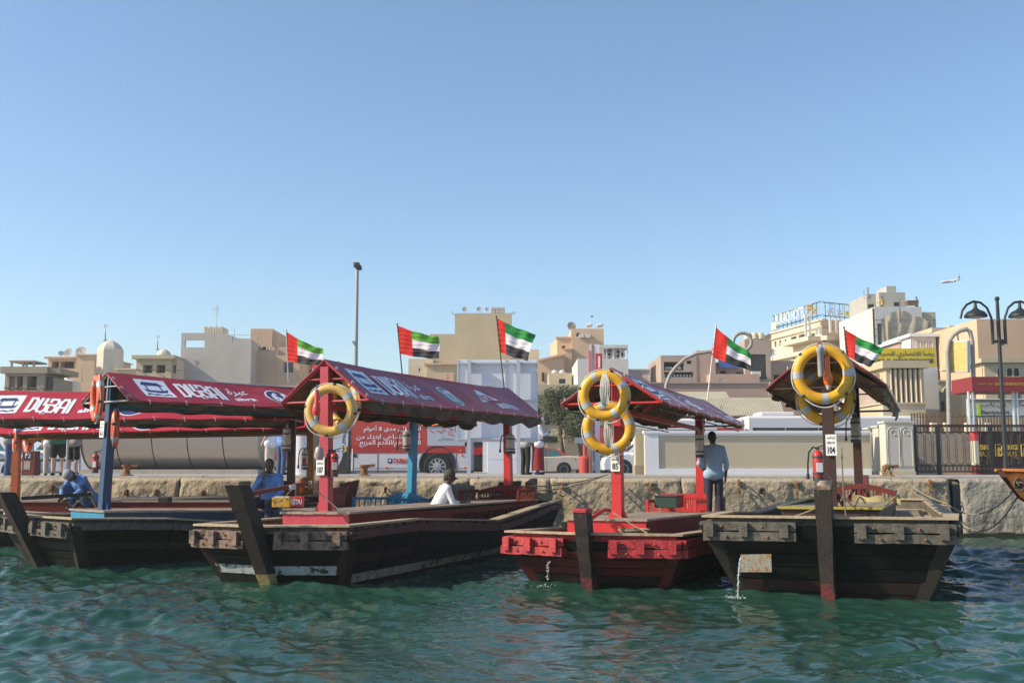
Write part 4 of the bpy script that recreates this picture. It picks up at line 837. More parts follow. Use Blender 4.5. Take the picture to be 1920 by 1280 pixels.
# boxes
p = at(529, 950, 15.4); t = thing('box', 'yellow patterned carton on the bow of the 107 boat', 'box', p); MB().bevbox(-.125, .125, -.1, .1, 0, .135, .006).build('carton', 'yellow_box', t); MB().box(-.1, .1, -.07, .07, .1355, .15).build('contents', 'rope_white', t)
p = at(558, 950, 15.5); t = thing('box', 'small red and white printed box right of the yellow carton', 'box', p); MB().bevbox(-.08, .08, -.08, .08, 0, .15, .006).build('case', 'print_red', t); MB().box(-.085, -.02, -.083, -.081, .03, .12).build('panel', 'print_white', t); m = MB(); put_text(m, 'DU', lambda a, b: (a, -.084, b), -.01, .075, .04, .11, .03); m.build('lettering', 'print_white', t)
p = bw('85', -.25, 3.9, .617 + .22 + .08); t = thing('box', 'dark green box on the seat casing of the red 85 boat', 'box', tuple(p), yawof('85')); MB().bevbox(-.2, .2, -.25, .25, 0, .19, .01).build('case', 'green_box', t); MB().box(-.21, .21, -.26, .26, .191, .21).build('lid', 'tarp_dark', t)
p = at(950, 931, 22.3); t = thing('engine_cover', 'black covered box behind the stern seat of the 107 boat', 'box', p); m = MB(); m.hexa([(-.30, -.3, 0), (.30, -.3, 0), (.30, .3, 0), (-.30, .3, 0), (-.16, -.2, .30), (.30, -.2, .33), (.30, .25, .33), (-.16, .25, .30)]); m.build('cover', 'tarp_dark', t, smooth=20); m = MB(); m.bar((-.32, -.32, .06), (.31, -.32, .06), .02, .03); m.build('cord', 'rope_dark', t)
p = bw('61', -.1, 5.4, .71 + .14 - .02); t = thing('cushion', 'small dark block on the bench left of the sitting men', 'cushion', at(309, 943, 18.2)); MB().bevbox(-.09, .09, -.1, .1, 0, .10, .01).build('pad', 'wood_dark', t)
p = bw('104', .25, 4.9, .9 - .02); t = thing('seat_cushion', 'worn yellowish cushion against the arched stern seat of the 104 boat', 'cushion', tuple(p), yawof('104')); m = MB(); m.grid(lambda a, b: (-.35 + .8 * a, .55 + .03 * math.sin(9 * a), .15 * b + .02 * math.sin(14 * a) * b), 20, 6); m.grid(lambda a, b: (-.35 + .8 * a, .50 + .03 * math.sin(9 * a), .15 * b + .02 * math.sin(14 * a) * b), 20, 6); m.build('pad', mat('cushion', (.45, .40, .20), .8, var=.2, wear=[((.15, .12, .07), .55, 6, .1)]), t, smooth=60)
m = MB(); m.path([at(1576, 940, 13.4) + Vector((.035 * k, .02 * math.sin(k), .06 * math.sin(k * 1.1))) for k in range(10)], .012, 6); tag(m.build('rope', 'rope_dark', smooth=60), 'dark cable looping off the foot of the post with plate 104', 'rope')
rope('rope from the top of the front stem to the bow planks of the 104 boat', sagrope(at(1538, 948, 13.0), at(1486, 968, 13.3), .01), .008)
rope('thin dark line down the left side of the post with plate 104', [at(1578, 840, 13.7), at(1581, 920, 13.5), at(1586, 968, 13.4)], .009, 'rope_dark')
# mooring lines
bol = MB()
def bollard(label, px, py, h=.28):
    p = qpt(px, 893, 0); p = Vector((p.x, p.y + 1.45, QZ + .035)); p.x = PX(px, p.y)
    t = thing('bollard', label, 'bollard', p, 0, 'mooring bollards on the quay edge'); m = MB(); m.lathe([(0, 0), (.16, 0), (.16, .03), (.085, .05), (.08, h * .7), (.12, h * .82), (.12, h), (0, h)], 14); m.build('post', 'rust', t, smooth=50); m = MB(); m.bar((0, 0, h * .85), (.26, 0, h * .95), .10, .07); m.build('horn', 'rust', t); return p
for px, lb in ((238, 'rusty bollard in front of the steel tank'), (683, 'rusty bollard in front of the red bus'),): bollard(lb, px, 0)
b1 = bollard('rope wrapped bollard behind the arched seat of the 104 boat', 1663, 0, .26)
st104 = bw('104', .5, 7.2, .95)
for k, lb in enumerate(('upper brown mooring line from the wrapped bollard to the 104 stern', 'lower brown mooring line from the wrapped bollard to the 104 stern')):
    rope(lb, sagrope(b1 + Vector((.05, -.1, .2 - .05 * k)), at(1778, 944 + 4 * k, 21.5), .12 + .06 * k), .014)
m = MB(); knot(m, b1 + Vector((0, 0, .16)), .11, 9, .018); tag(m.build('rope', 'rope', smooth=60), 'rope wound round the bollard behind the 104 boat', 'rope')
for k, (px, lb) in enumerate(((1640, 'left rope hanging from the wrapped bollard down the wall'), (1655, 'middle rope hanging from the wrapped bollard'), (1672, 'right rope hanging from the wrapped bollard'))):
    rope(lb, sagrope(b1 + Vector((0, -.15, .15)), qpt(px, 938, .12), .05), .012)
rope('upper line sagging from the 104 stern to the orange bow', sagrope(at(1778, 946, 21.5), at(1912, 905, 19.6), .35), .013)
rope('lower line sagging from the 104 stern to the orange bow', sagrope(at(1778, 950, 21.5), at(1916, 912, 19.6), .62), .013)
for k, (a, b, lb) in enumerate((((975, 911), (1140, 889), 'top mooring line from the 107 stern to the quay edge'), ((975, 918), (1128, 893), 'lower mooring line from the 107 stern to the quay edge'), ((860, 915), (1000, 905), 'thin line crossing behind the man in the dark cap'), ((862, 921), (960, 926), 'slack line crossing behind the man in the dark cap'))):
    rope(lb, sagrope(at(*a, 22.0), at(*b, 24.1), .08 + .03 * k), .013, 'rope_dark' if k > 1 else 'rope')
t = thing('rope_heap', 'heap of rope coils on the stern deck of the 107 boat', 'rope', bw('107', .1, 8.0, .72)); m = MB(); r_ = random.Random(3)
for k in range(7): m.torus(r_.uniform(.13, .24), .016, 18, 5, Matrix.Translation((r_.uniform(-.2, .2), r_.uniform(-.1, .1), .05 + .025 * k)) @ Euler((PI / 2 + r_.uniform(-.5, .5), 0, r_.uniform(0, 3))).to_matrix().to_4x4())
m.build('coils', 'rope', t, smooth=60); m = MB(); m.bar((-.5, .1, .03), (.5, -.1, .12), .08, .05); m.bar((-.2, .3, .1), (.6, .15, .2), .07, .05); m.build('oar', 'deck', t)
m = MB(); knot(m, bw('107', 0, 8.35, 1.05), .09, 7, .017); tag(m.build('rope', 'rope', smooth=60), 'rope lashed round the red stern post of the 107 boat', 'rope')
t = thing('tarp_heap', 'grey covered heap on the quay side left of the man in the cap', 'tarpaulin', at(845, 958, 22.6)); m = MB(); m.grid(lambda a, b: (-.75 + 1.25 * a, -.3 + .6 * b, .62 * math.sin(PI * b) ** .5 * min(1, a * 2.0) * (1 - .15 * a) + .04 * noise.noise(Vector((a * 6, b * 6, 1)))), 24, 12); m.build('cover', mat('tarp_grey', (.13, .12, .09), .9, var=.3, scale=5, bump=.8), t, smooth=60); MB().box(-.7, .4, -.25, .25, -.3, .02).build('base', 'wood_dark', t)
# planks lying at the stern between the boats
for k, (a, b, lb) in enumerate((((780, 963), (858, 948), 'sandy plank sloping up right behind the man in the cap'), ((812, 958), (905, 940), 'second sandy plank lying behind the man in the cap'))):
    m = MB(); m.bar(at(*a, 21.8), at(*b, 22.4), .16, .04); tag(m.build('plank', 'deck'), lb, 'plank')
# water spouts
def spout(label, a, b, y, n=30, spl=1):
    A = P(*a, y); B_ = P(*b, y); t = thing('water_spout', label, 'water jet', A); m = MB(); r_ = random.Random(8); pts = []
    for i in range(n + 1):
        f = i / n; pts.append(Vector((A.x + (B_.x - A.x) * f ** .5 + r_.uniform(-.006, .006), A.y - .02, A.z + (B_.z - A.z) * f)))
    m.path(pts, [r_.uniform(.004, .011) * spl for _ in pts], 6); 
    for i in range(26):
        f = r_.random(); p = pts[int(f * n)]; m.sphere(p + Vector((r_.uniform(-.02, .02), 0, 0)), r_.uniform(.004, .009), 6)
    m.build('jet', 'spray', t, smooth=90, world=True)
    if spl:
        m = MB()
        for i in range(int(60 * spl)): m.sphere((B_.x + r_.gauss(-.03, .06), B_.y + r_.gauss(0, .05), abs(r_.gauss(.0, .015))), r_.uniform(.003, .007), 6)
        o = m.build('splash', 'spray', t, smooth=90, world=True); o['kind'] = 'stuff'
spout('jet of bilge water falling from the bow of the 104 boat', (1389, 1044), (1383, 1117), 12.95)
spout('thin trickle of water falling from the hull of the red 85 boat', (1029, 1052), (1027, 1087), 14.2, 20, .45)
# rusty plate on the 104 bow
m = MB(); W = BOATS['104'][2]
def on104(px, py, y): return at(px, py, y)
pl = MB(); pl.hexa([on104(1388, 1072, 13.36), on104(1447, 1072, 13.16), on104(1447, 1072, 13.26), on104(1388, 1072, 13.46), on104(1388, 1039, 13.27), on104(1446, 1038, 13.07), on104(1446, 1038, 13.17), on104(1388, 1039, 13.37)]); pl.build('patch_plate', 'rust_white', BOATS['104'][1], world=True)
# the pointed orange bow entering at the right edge
t = thing('wooden_boat', 'pointed bow of a worn orange wooden boat cut by the right edge', 'boat', at(1960, 1000, 19.5)); m = MB()
tip = at(1873, 881, 19.4); 
def hb(a, b, s):
    top = tip.lerp(at(2700, 905, 19.8), a); bot = at(1912, 934, 19.5).lerp(at(2120, 1050, 19.6), a / .25) if a < .25 else at(2120, 1050, 19.6).lerp(at(2600, 1052, 19.8), (a - .25) / .75); p = top.lerp(bot, b); p.y += s * (1.1 * math.sin(PI * min(1, a * .98 + .01)) ** .6) * (1 - .55 * b); return p
for s in (-1, 1): 
    for k in range(6): m = MB(); m.grid(lambda a, b, s=s, k=k: hb(a, (k + b * .97) / 6, s) + Vector((0, s * .012, 0)), 40, 1); m.grid(lambda a, b, s=s, k=k: hb(a, (k + b * .97) / 6, s) - Vector((0, s * .02, 0)), 40, 1); m.build('hull_plank', mat('orange_wood%d%d' % (s, k), (.46, .16, .045), .7, var=.3, scale=5, bump=.5, wear=[((.14, .07, .04), .60, 9, .08)]) if s == -1 and k == 0 else 'orange_wood', t, world=True) if 'orange_wood' in M else None
    if 'orange_wood' not in M:
        mm('orange_wood', (.46, .16, .045), .7, var=.3, scale=5, bump=.5, wear=[((.14, .07, .04), .60, 9, .08)])
        for k in range(6): m = MB(); m.grid(lambda a, b, s=s, k=k: hb(a, (k + b * .97) / 6, s) + Vector((0, s * .012, 0)), 40, 1); m.grid(lambda a, b, s=s, k=k: hb(a, (k + b * .97) / 6, s) - Vector((0, s * .02, 0)), 40, 1); m.build('hull_plank', 'orange_wood', t, world=True)
m = MB(); [m.path([hb(a_, 0, s_) for a_ in np.linspace(0, 1, 24)], .03, 6) for s_ in (-1, 1)]; m.grid(lambda a, b: hb(a, .25, b * 2 - 1), 24, 4); m.build('gunwale', 'orange_wood', t, world=True)
m = MB(); knot(m, at(1912, 908, 19.2), .10, 6, .016); tag(m.build('rope', 'rope_dark', smooth=60), 'dark net of rope over the orange bow at the right edge', 'rope')
# ================================================================ PEOPLE
def capsule(mb, p, q, r0, r1, n=12):
    p = Vector(p); q = Vector(q); d = q - p; L = d.length
    if L < 1e-5: d = Vector((0, 0, 1))
    d = d.normalized(); pts = []; rs = []
    for k in range(5): a = -PI / 2 + (PI / 2) * k / 4; pts.append(p + d * (math.sin(a) * r0)); rs.append(max(.0005, math.cos(a) * r0))
    for k in range(5): a = (PI / 2) * k / 4; pts.append(q + d * (math.sin(a) * r1)); rs.append(max(.0005, math.cos(a) * r1))
    mb.path(pts, rs, n)
def blob(mb, c, r, T=None): mb.sphere(c, r, 16, T)
def fuse(mb, name, mt, parent, vox=.012, smooth_it=4):
    me = bpy.data.meshes.new(name); me.from_pydata(mb.v, [], mb.f); bm = bmesh.new(); bm.from_mesh(me); bmesh.ops.remove_doubles(bm, verts=bm.verts, dist=1e-6); bmesh.ops.recalc_face_normals(bm, faces=bm.faces); bm.to_mesh(me); bm.free()
    o = bpy.data.objects.new('t', me); COL.objects.link(o); r = o.modifiers.new('r', 'REMESH'); r.mode = 'VOXEL'; r.voxel_size = vox
    if smooth_it: s = o.modifiers.new('s', 'SMOOTH'); s.factor = .5; s.iterations = smooth_it
    dg = bpy.context.evaluated_depsgraph_get(); dg.update(); m2 = bpy.data.meshes.new_from_object(o.evaluated_get(dg)); bpy.data.objects.remove(o)
    m2.materials.clear(); m2.materials.append(M[mt]); m2.polygons.foreach_set('use_smooth', [True] * len(m2.polygons)); m2.name = name
    return link(name, m2, parent)
def hand(mb, wr, d, side, curl=.5, palmn=None, s=1.0):
    """palm, four unequal bent fingers and a thumb; d = direction of the hand, palmn = way the palm faces"""
    wr = Vector(wr); d = Vector(d).normalized(); pn = Vector(palmn or (-side, 0, 0)); pn = (pn - d * pn.dot(d)).normalized(); sd = d.cross(pn).normalized()
    k = wr + d * .085 * s
    for t in (-1.3, -.4, .5, 1.3): capsule(mb, wr + sd * .010 * t, k + sd * .0165 * t, .017, .0145, 8)
    for t, l in zip((-1.5, -.5, .5, 1.5), (.062, .075, .080, .070)):
        b = k + sd * .0185 * t; c1 = b + (d * math.cos(curl * .6) + pn * math.sin(curl * .6)) * l * .5 * s; c2 = c1 + (d * math.cos(curl * 1.8) + pn * math.sin(curl * 1.8)) * l * .45 * s
        capsule(mb, b, c1, .0095, .009, 7); capsule(mb, c1, c2, .009, .0075, 7)
    th = wr + d * .025 * s + sd * .024; t1 = th + (sd * .6 + d * .6 + pn * .35).normalized() * .045 * s; t2 = t1 + (d * .8 + pn * .5).normalized() * .032 * s
    capsule(mb, th, t1, .014, .011, 8); capsule(mb, t1, t2, .011, .009, 8)
def person(label, loc, rz, J, skin='skin_mid', shirt='c_white', trousers='c_navy', shoes='black', hair='hair', cap=None, sleeve='long', legs='long', near=False, group=None, scale=1.0, skirt=False, curl=.6, face=None, bag=None, stock=1.0):
    t = thing('person', label, 'person', loc, rz, group); t.scale = (scale,) * 3
    WM[t] = WM[t] @ Matrix.Scale(scale, 4)
    J = {k: Vector(v) for k, v in J.items()}; vx = .0105 if near else .02
    f = Vector(face or (0, 1, 0)).normalized(); upv = (J['head'] - J['neck']).normalized(); rt = f.cross(upv).normalized(); f = upv.cross(rt).normalized()
    H = Matrix((rt, f, upv)).transposed().to_4x4(); H.translation = J['head']
    b = MB(); b.sphere((0, 0, .02), (.074, .092, .105), 16, H); b.sphere((0, .022, -.055), (.056, .062, .062), 14, H)
    capsule(b, J['neck'] - upv * .03, J['head'] - upv * .06, .058, .054)
    m2 = MB(); capsule(m2, (0, .088, .005), (0, .108, -.028), .010, .016, 8); capsule(m2, (-.02, .083, -.062), (.02, .083, -.062), .011, .011, 8); capsule(m2, (-.045, .078, .035), (.045, .078, .035), .012, .012, 8)
    for s in (-1, 1): m2.sphere((s * .076, -.008, -.005), (.012, .022, .032), 8)
    b.add(m2.v, m2.f, H)
    for s, S_ in ((-1, 'L'), (1, 'R')):
        a, e, w_ = J['sh' + S_], J['el' + S_], J['wr' + S_]; capsule(b, a, e, .050, .040); capsule(b, e, w_, .040, .027)
        hand(b, w_, J.get('hd' + S_, w_ - e), s, curl, J.get('pn' + S_)) if near else (capsule(b, w_, w_ + (w_ - e).normalized() * .10, .030, .026), capsule(b, w_ + (w_ - e).normalized() * .03, w_ + (w_ - e).normalized() * .07 + Vector((-s * .03, .02, 0)), .015, .012))
        h, k, n_ = J['hip' + S_], J['kn' + S_], J['an' + S_]; capsule(b, h, k, .072, .055); capsule(b, k, n_, .053, .034); 
        tv = Vector(J.get('toe' + S_, n_ + Vector((0, .15, -.05)))); capsule(b, n_ - Vector((0, 0, .03)), tv, .034, .026)
    ch, pe = J['chest'], J['pelvis']; capsule(b, J['shL'], J['shR'], .055, .055); capsule(b, ch, pe, .095, .09); capsule(b, pe - Vector((.05, 0, 0)), pe + Vector((.05, 0, 0)), .085, .085)
    fuse(b, 'body', skin, t, vx, 2)
    if near:
        m = MB()
        for s in (-1, 1): m.sphere((s * .030, .083, .012), (.011, .006, .006), 8, H)
        m.build('eyes', 'eye', t, smooth=90); m = MB(); m.sphere((0, .094, -.062), (.022, .006, .006), 8, H); m.build('mouth', 'lip', t, smooth=90)
    # hair
    if hair:
        m = MB(); m.sphere((0, -.018, .01 if cap else .035), (.083, .092, .075 if cap else .098), 16, H); m.sphere((0, -.05, -.03), (.066, .05, .06), 12, H)
        bb = MB(); fuse(m, 'hair', hair, t, .012 if near else .02, 1)
    if cap:
        mk, brim = cap; m = MB(); m.lathe([(.100, 0), (.102, .03), (.096, .07), (.066, .105), (.02, .122), (0, .124)], 18, H @ Matrix.Translation((0, -.01, .025))); o = m.build('cap', mk, t, smooth=60)
        if brim: m = MB(); m.grid(lambda a, q: tuple(H @ Vector(((a - .5) * .15, .075 + q * .085 * (1 - (2 * a - 1) ** 2 * .55), .048 - .02 * q - .03 * (2 * a - 1) ** 2))), 10, 4); m.grid(lambda a, q: tuple(H @ Vector(((a - .5) * .15, .075 + q * .085 * (1 - (2 * a - 1) ** 2 * .55), .042 - .02 * q - .03 * (2 * a - 1) ** 2))), 10, 4); m.build('brim', mk, o, smooth=60)
    # shirt
    m = MB(); g = .016; k = stock
    dn = (ch - pe).normalized()
    for s in (-1, 1):
        m_ = 's'; S_ = 'L' if s < 0 else 'R'; a, e, w_ = J['sh' + S_], J['el' + S_], J['wr' + S_]
        capsule(m, a, a.lerp(e, .55), .066, .058) ; 
        if sleeve == 'long': capsule(m, a.lerp(e, .4), e, .060, .052); capsule(m, e, e.lerp(w_, .88), .052, .040)
        elif sleeve == 'rolled': capsule(m, a.lerp(e, .4), e, .060, .054); capsule(m, e, e.lerp(w_, .35), .054, .050)
        capsule(m, a, J['chest'] + Vector((s * .06, 0, .0)), .070, .115 * k); capsule(m, ch + Vector((s * .07, 0, 0)), pe + Vector((s * .055, 0, .02)), .115 * k, .108 * k)
        capsule(m, a.lerp(J['neck'], .3) , J['neck'] - upv * .045, .055, .062)
    capsule(m, ch, pe, .125 * k, .115 * k); capsule(m, J['shL'], J['shR'], .07, .07); capsule(m, (J['shL'] + J['shR']) / 2 - upv * .05, ch, .11, .12 * k)
    if not (near and J.get('tuck')): capsule(m, pe + Vector((-.07, 0, .02)) - dn * .05, pe + Vector((.07, 0, .02)) - dn * .05, .138 * k, .138 * k)
    sh = fuse(m, 'shirt', shirt, t, vx, 3)
    if near:
        m = MB(); m.torus(.068, .014, 20, 8, Matrix.Translation(J['neck'] - upv * .005 + f * .006) @ (upv.to_track_quat('Y', 'Z').to_matrix().to_4x4()), sq=1.6); m.build('collar', shirt, sh, smooth=90)
    # legs
    m = MB()
    if skirt:
        vs = []; an = (J['anL'] + J['anR']) / 2
        m.lathe([(.13, pe.z + .08), (.165, pe.z - .05), (.17, pe.z - .35), (.19, an.z + .03), (.17, an.z + .03), (.1, pe.z - .3), (.1, pe.z + .07)], 20, Matrix.Translation((pe.x, pe.y, 0))); m.build('long_skirt', trousers, t, smooth=90)
    else:
        capsule(m, pe + Vector((-.055, 0, .03)), pe + Vector((.055, 0, .03)), .112, .112)
        for s, S_ in ((-1, 'L'), (1, 'R')):
            h, kn, n_ = J['hip' + S_], J['kn' + S_], J['an' + S_]; capsule(m, pe + Vector((s * .05, 0, 0)), h.lerp(kn, .2), .115, .095); capsule(m, h, kn, .098, .078 if legs == 'long' else .09)
            if legs == 'long': capsule(m, kn, n_, .078, .066); capsule(m, n_, n_ + Vector((0, -.005, -.03)), .066, .066)
        fuse(m, 'trousers' if legs == 'long' else 'shorts', trousers, t, vx, 2)
    for s, S_ in ((-1, 'L'), (1, 'R')):
        n_ = J['an' + S_]; tv = Vector(J.get('toe' + S_, n_ + Vector((0, .15, -.05)))); m = MB(); capsule(m, n_ + Vector((0, -.03, -.045)), tv + Vector((0, 0, .0)), .042, .034); m.build('shoe', shoes, t, smooth=90)
    if bag: m = MB(); m.path([J['shL'] + Vector((0, .07, .05)), ch + Vector((.02, .14, .02)), pe + Vector((.14, .08, .1)), pe + Vector((.16, -.03, .1)), ch + Vector((-.02, -.13, .05)), J['shL'] + Vector((0, -.06, .05))], .010, 6, closed=True); o = m.build('bag_strap', bag, t, smooth=60); m = MB(); m.bevbox(.13, .19, -.08, .10, pe.z - .08, pe.z + .10, .02); m.build('bag', bag, t)
    return t
def stand(**k):
    J = dict(pelvis=(0, 0, .93), chest=(0, .0, 1.24), neck=(0, -.005, 1.46), head=(0, .02, 1.60), shL=(-.175, 0, 1.39), shR=(.175, 0, 1.39), elL=(-.225, -.02, 1.12), elR=(.225, -.02, 1.12), wrL=(-.22, .06, .88), wrR=(.22, .06, .88), hipL=(-.09, 0, .90), hipR=(.09, 0, .90), knL=(-.10, .02, .50), knR=(.10, .02, .50), anL=(-.10, -.01, .085), anR=(.10, -.01, .085))
    J.update(k); return J
# man standing at the stern of the red boat, back to us, left hand on hip
B85 = BOATS['85']; yy = 20.0
p = P(1340, 976, yy); 
person('man from behind in a pale blue shirt and dark trousers on the red boat', p, .0, stand(wrL=(-.145, .05, .93), elL=(-.285, -.04, 1.10), hdL=(.10, .02, -.05), pnL=(.2, 1, 0), wrR=(.235, .02, .84), elR=(.25, -.02, 1.10), hdR=(0, .03, -1), head=(-.01, .03, 1.60), anL=(-.11, .02, .085), anR=(.10, -.03, .085)), 'skin_dark', 'c_blue', 'c_navy', sleeve='rolled', near=True, scale=.955, face=(-.1, 1, -.05))
# man in white with cap, seated and leaning forward on his arms
q = P(824, 959, 19.0)
person('man in a white shirt and dark cap leaning on the casing of the 107 boat', (q.x, q.y, q.z - .52), -1.25, dict(pelvis=(0, -.10, .50), chest=(0, .06, .80), neck=(0, .13, .985), head=(0, .175, 1.12), shL=(-.17, .10, .92), shR=(.17, .10, .92), elL=(-.20, .24, .64), elR=(.20, .20, .66), wrL=(-.10, .46, .66), wrR=(.10, .42, .70), hdL=(.2, 1, .0), hdR=(-.1, 1, .05), pnL=(0, 0, -1), pnR=(0, 0, -1), hipL=(-.09, -.08, .47), hipR=(.09, -.08, .47), knL=(-.12, .34, .46), knR=(.12, .34, .46), anL=(-.12, .30, .08), anR=(.12, .30, .08)), 'skin_dark', 'c_white', 'c_navy', cap=('c_cap', True), sleeve='rolled', near=True, face=(.15, 1, -.12), curl=.9)
m = MB(); WMp = Matrix.Translation((q.x, q.y, q.z - .52)) @ Matrix.Rotation(-1.25, 4, 'Z')
m.path([tuple(WMp @ Vector(v)) for v in ((-.06, .08, 1.0), (-.05, .19, .93), (-.02, .22, .84), (.02, .22, .80), (.05, .20, .88), (.06, .10, 1.0))], .006, 6); tag(m.build('lanyard', 'black', smooth=60), 'black lanyard round the neck of the man in white', 'lanyard')
# seated man in blue on the blue posted boat, hand at mouth
q = P(507, 940, 18.9)
person('man in a blue shirt sitting with his hand raised to his mouth', (q.x, q.y, q.z - .52), 2.9, dict(pelvis=(0, -.05, .50), chest=(0, .02, .80), neck=(0, .05, 1.0), head=(.0, .08, 1.14), shL=(-.18, .03, .94), shR=(.18, .03, .94), elL=(-.26, .12, .68), elR=(.24, .20, .72), wrL=(-.20, .34, .56), wrR=(.05, .22, .92), hdL=(.2, 1, -.3), hdR=(-.25, -.1, 1), pnR=(0, -1, 0), hipL=(-.09, -.05, .47), hipR=(.09, -.05, .47), knL=(-.16, .36, .50), knR=(.16, .36, .50), anL=(-.14, .34, .08), anR=(.14, .34, .08)), 'skin_dark', 'c_blue2', 'c_navy', sleeve='long', near=True, face=(-.15, 1, -.35), stock=1.05)
# bending man in blue with a knitted cap on the bow of the blue posted boat
q = P(154, 950, 20.7)
person('man in a blue shirt and grey knitted cap bending over on the left boat', (q.x, q.y, .72), 2.7, dict(pelvis=(0, -.12, .24), chest=(0, .08, .50), neck=(0, .21, .62), head=(0, .33, .655), shL=(-.17, .15, .59), shR=(.17, .15, .59), elL=(-.24, .28, .37), elR=(.24, .28, .37), wrL=(-.09, .42, .22), wrR=(.09, .42, .22), hdL=(.1, 1, -.5), hdR=(-.1, 1, -.5), hipL=(-.09, -.10, .23), hipR=(.09, -.10, .23), knL=(-.22, .24, .42), knR=(.22, .24, .42), anL=(-.17, .04, .085), anR=(.17, .04, .085)), 'skin_dark', 'c_blue2', 'c_jeans', cap=('c_capg', False), sleeve='long', near=True, face=(0, .55, -1), stock=1.05)
# people on the quay
def onq(px, y=31): return (PX(px, y), y, QZ + .035)
person('tourist in a green shirt and black shorts standing on the quay', onq(107, 27.5), .2, stand(), 'skin_pale', 'c_green', 'c_black', sleeve='short', legs='short', scale=1.06, shoes='c_black', stock=1.2)
person('woman in a grey dress beside the green shirted tourist', onq(136, 28.2), -.2, stand(wrL=(-.2, .12, .95)), 'skin_pale', 'c_grey', 'c_black', hair='c_beige', sleeve='short', legs='short', scale=.95, stock=1.1)
person('person in a white top half hidden left of the green shirt', onq(93, 28.6), .3, stand(), 'skin_pale', 'c_white', 'c_beige', scale=.94, sleeve='short')
person('person in grey leaning with raised arm at the far left', onq(14, 28.0), -1.2, stand(elR=(.22, .14, 1.22), wrR=(.1, .12, 1.45), neck=(0, .12, 1.42), head=(0, .18, 1.55), chest=(0, .06, 1.22)), 'skin_mid', 'c_grey', 'c_jeans', scale=.98)
person('woman in a white patterned blouse and cream trousers in profile', onq(506, 29.5), 1.2, stand(wrL=(-.2, .12, .9)), 'skin_pale', 'c_white', 'c_beige', sleeve='short', stock=1.15, scale=.98)
person('person in a blue floral shirt behind the dark post', onq(527, 30.2), -.7, stand(), 'skin_mid', 'c_blue2', 'c_jeans', sleeve='short', scale=.98)
person('man in a light grey shirt and black trousers behind the board post', onq(985, 31), -.8, stand(wrL=(-.12, .16, 1.0)), 'skin_mid', 'c_grey', 'c_black', sleeve='short', scale=.97)
person('person in a white cap and long white shirt over a dark red skirt', onq(1009, 31), -1.35, stand(elR=(.2, .1, 1.16), wrR=(.10, .28, 1.22), elL=(-.2, .1, 1.16), wrL=(-.08, .28, 1.20), head=(0, .06, 1.59)), 'skin_mid', 'c_white', 'c_maroon', cap=('c_white', True), sleeve='long', skirt=True, scale=.98, bag='c_maroon', stock=1.15)
# ================================================================ QUAYSIDE STREET
def wheel(parent, x, y, z, r, side=-1, spokes=7, w_=.2, hub=False):
    T = Matrix.Translation((x, y, z)) @ Matrix.Rotation(PI / 2, 4, 'X')
    m = MB(); m.lathe([(r * .64, -w_ / 2), (r * .95, -w_ / 2), (r, -w_ / 2 + .03), (r, w_ / 2 - .03), (r * .95, w_ / 2), (r * .64, w_ / 2), (r * .60, 0), (r * .64, -w_ / 2)], 28, T); o = m.build('wheel', 'tyre', parent, smooth=40)
    m = MB(); yo = y + side * (w_ / 2 - .03); m.lathe([(r * .66, -.01), (r * .66, .02), (r * .58, .02), (r * .56, -.0), (r * .66, -.01)], 28, Matrix.Translation((x, yo, z)) @ Matrix.Rotation(PI / 2, 4, 'X'))
    for k in range(spokes):
        a = 2 * PI * k / spokes; m.bar((x + .04 * math.cos(a), yo, z + .04 * math.sin(a)), (x + r * .6 * math.cos(a), yo, z + r * .6 * math.sin(a)), r * .13, .03, up=(0, 1, 0))
    m.lathe([(0, .03), (r * .16, .025), (r * .18, -.02)], 14, Matrix.Translation((x, yo, z)) @ Matrix.Rotation(PI / 2 * -side * -1, 4, 'X'))
    if hub: m.lathe([(0, .06), (r * .3, .05), (r * .34, -.02), (r * .6, -.02)], 18, Matrix.Translation((x, yo, z)) @ Matrix.Rotation(PI / 2, 4, 'X'))
    m.build('rim', 'rim', o, smooth=30)
    MB().lathe([(0, 0), (r * .6, 0)], 20, Matrix.Translation((x, y + side * .02, z)) @ Matrix.Rotation(PI / 2, 4, 'X')).build('brake_disc', 'steel_dark', o)
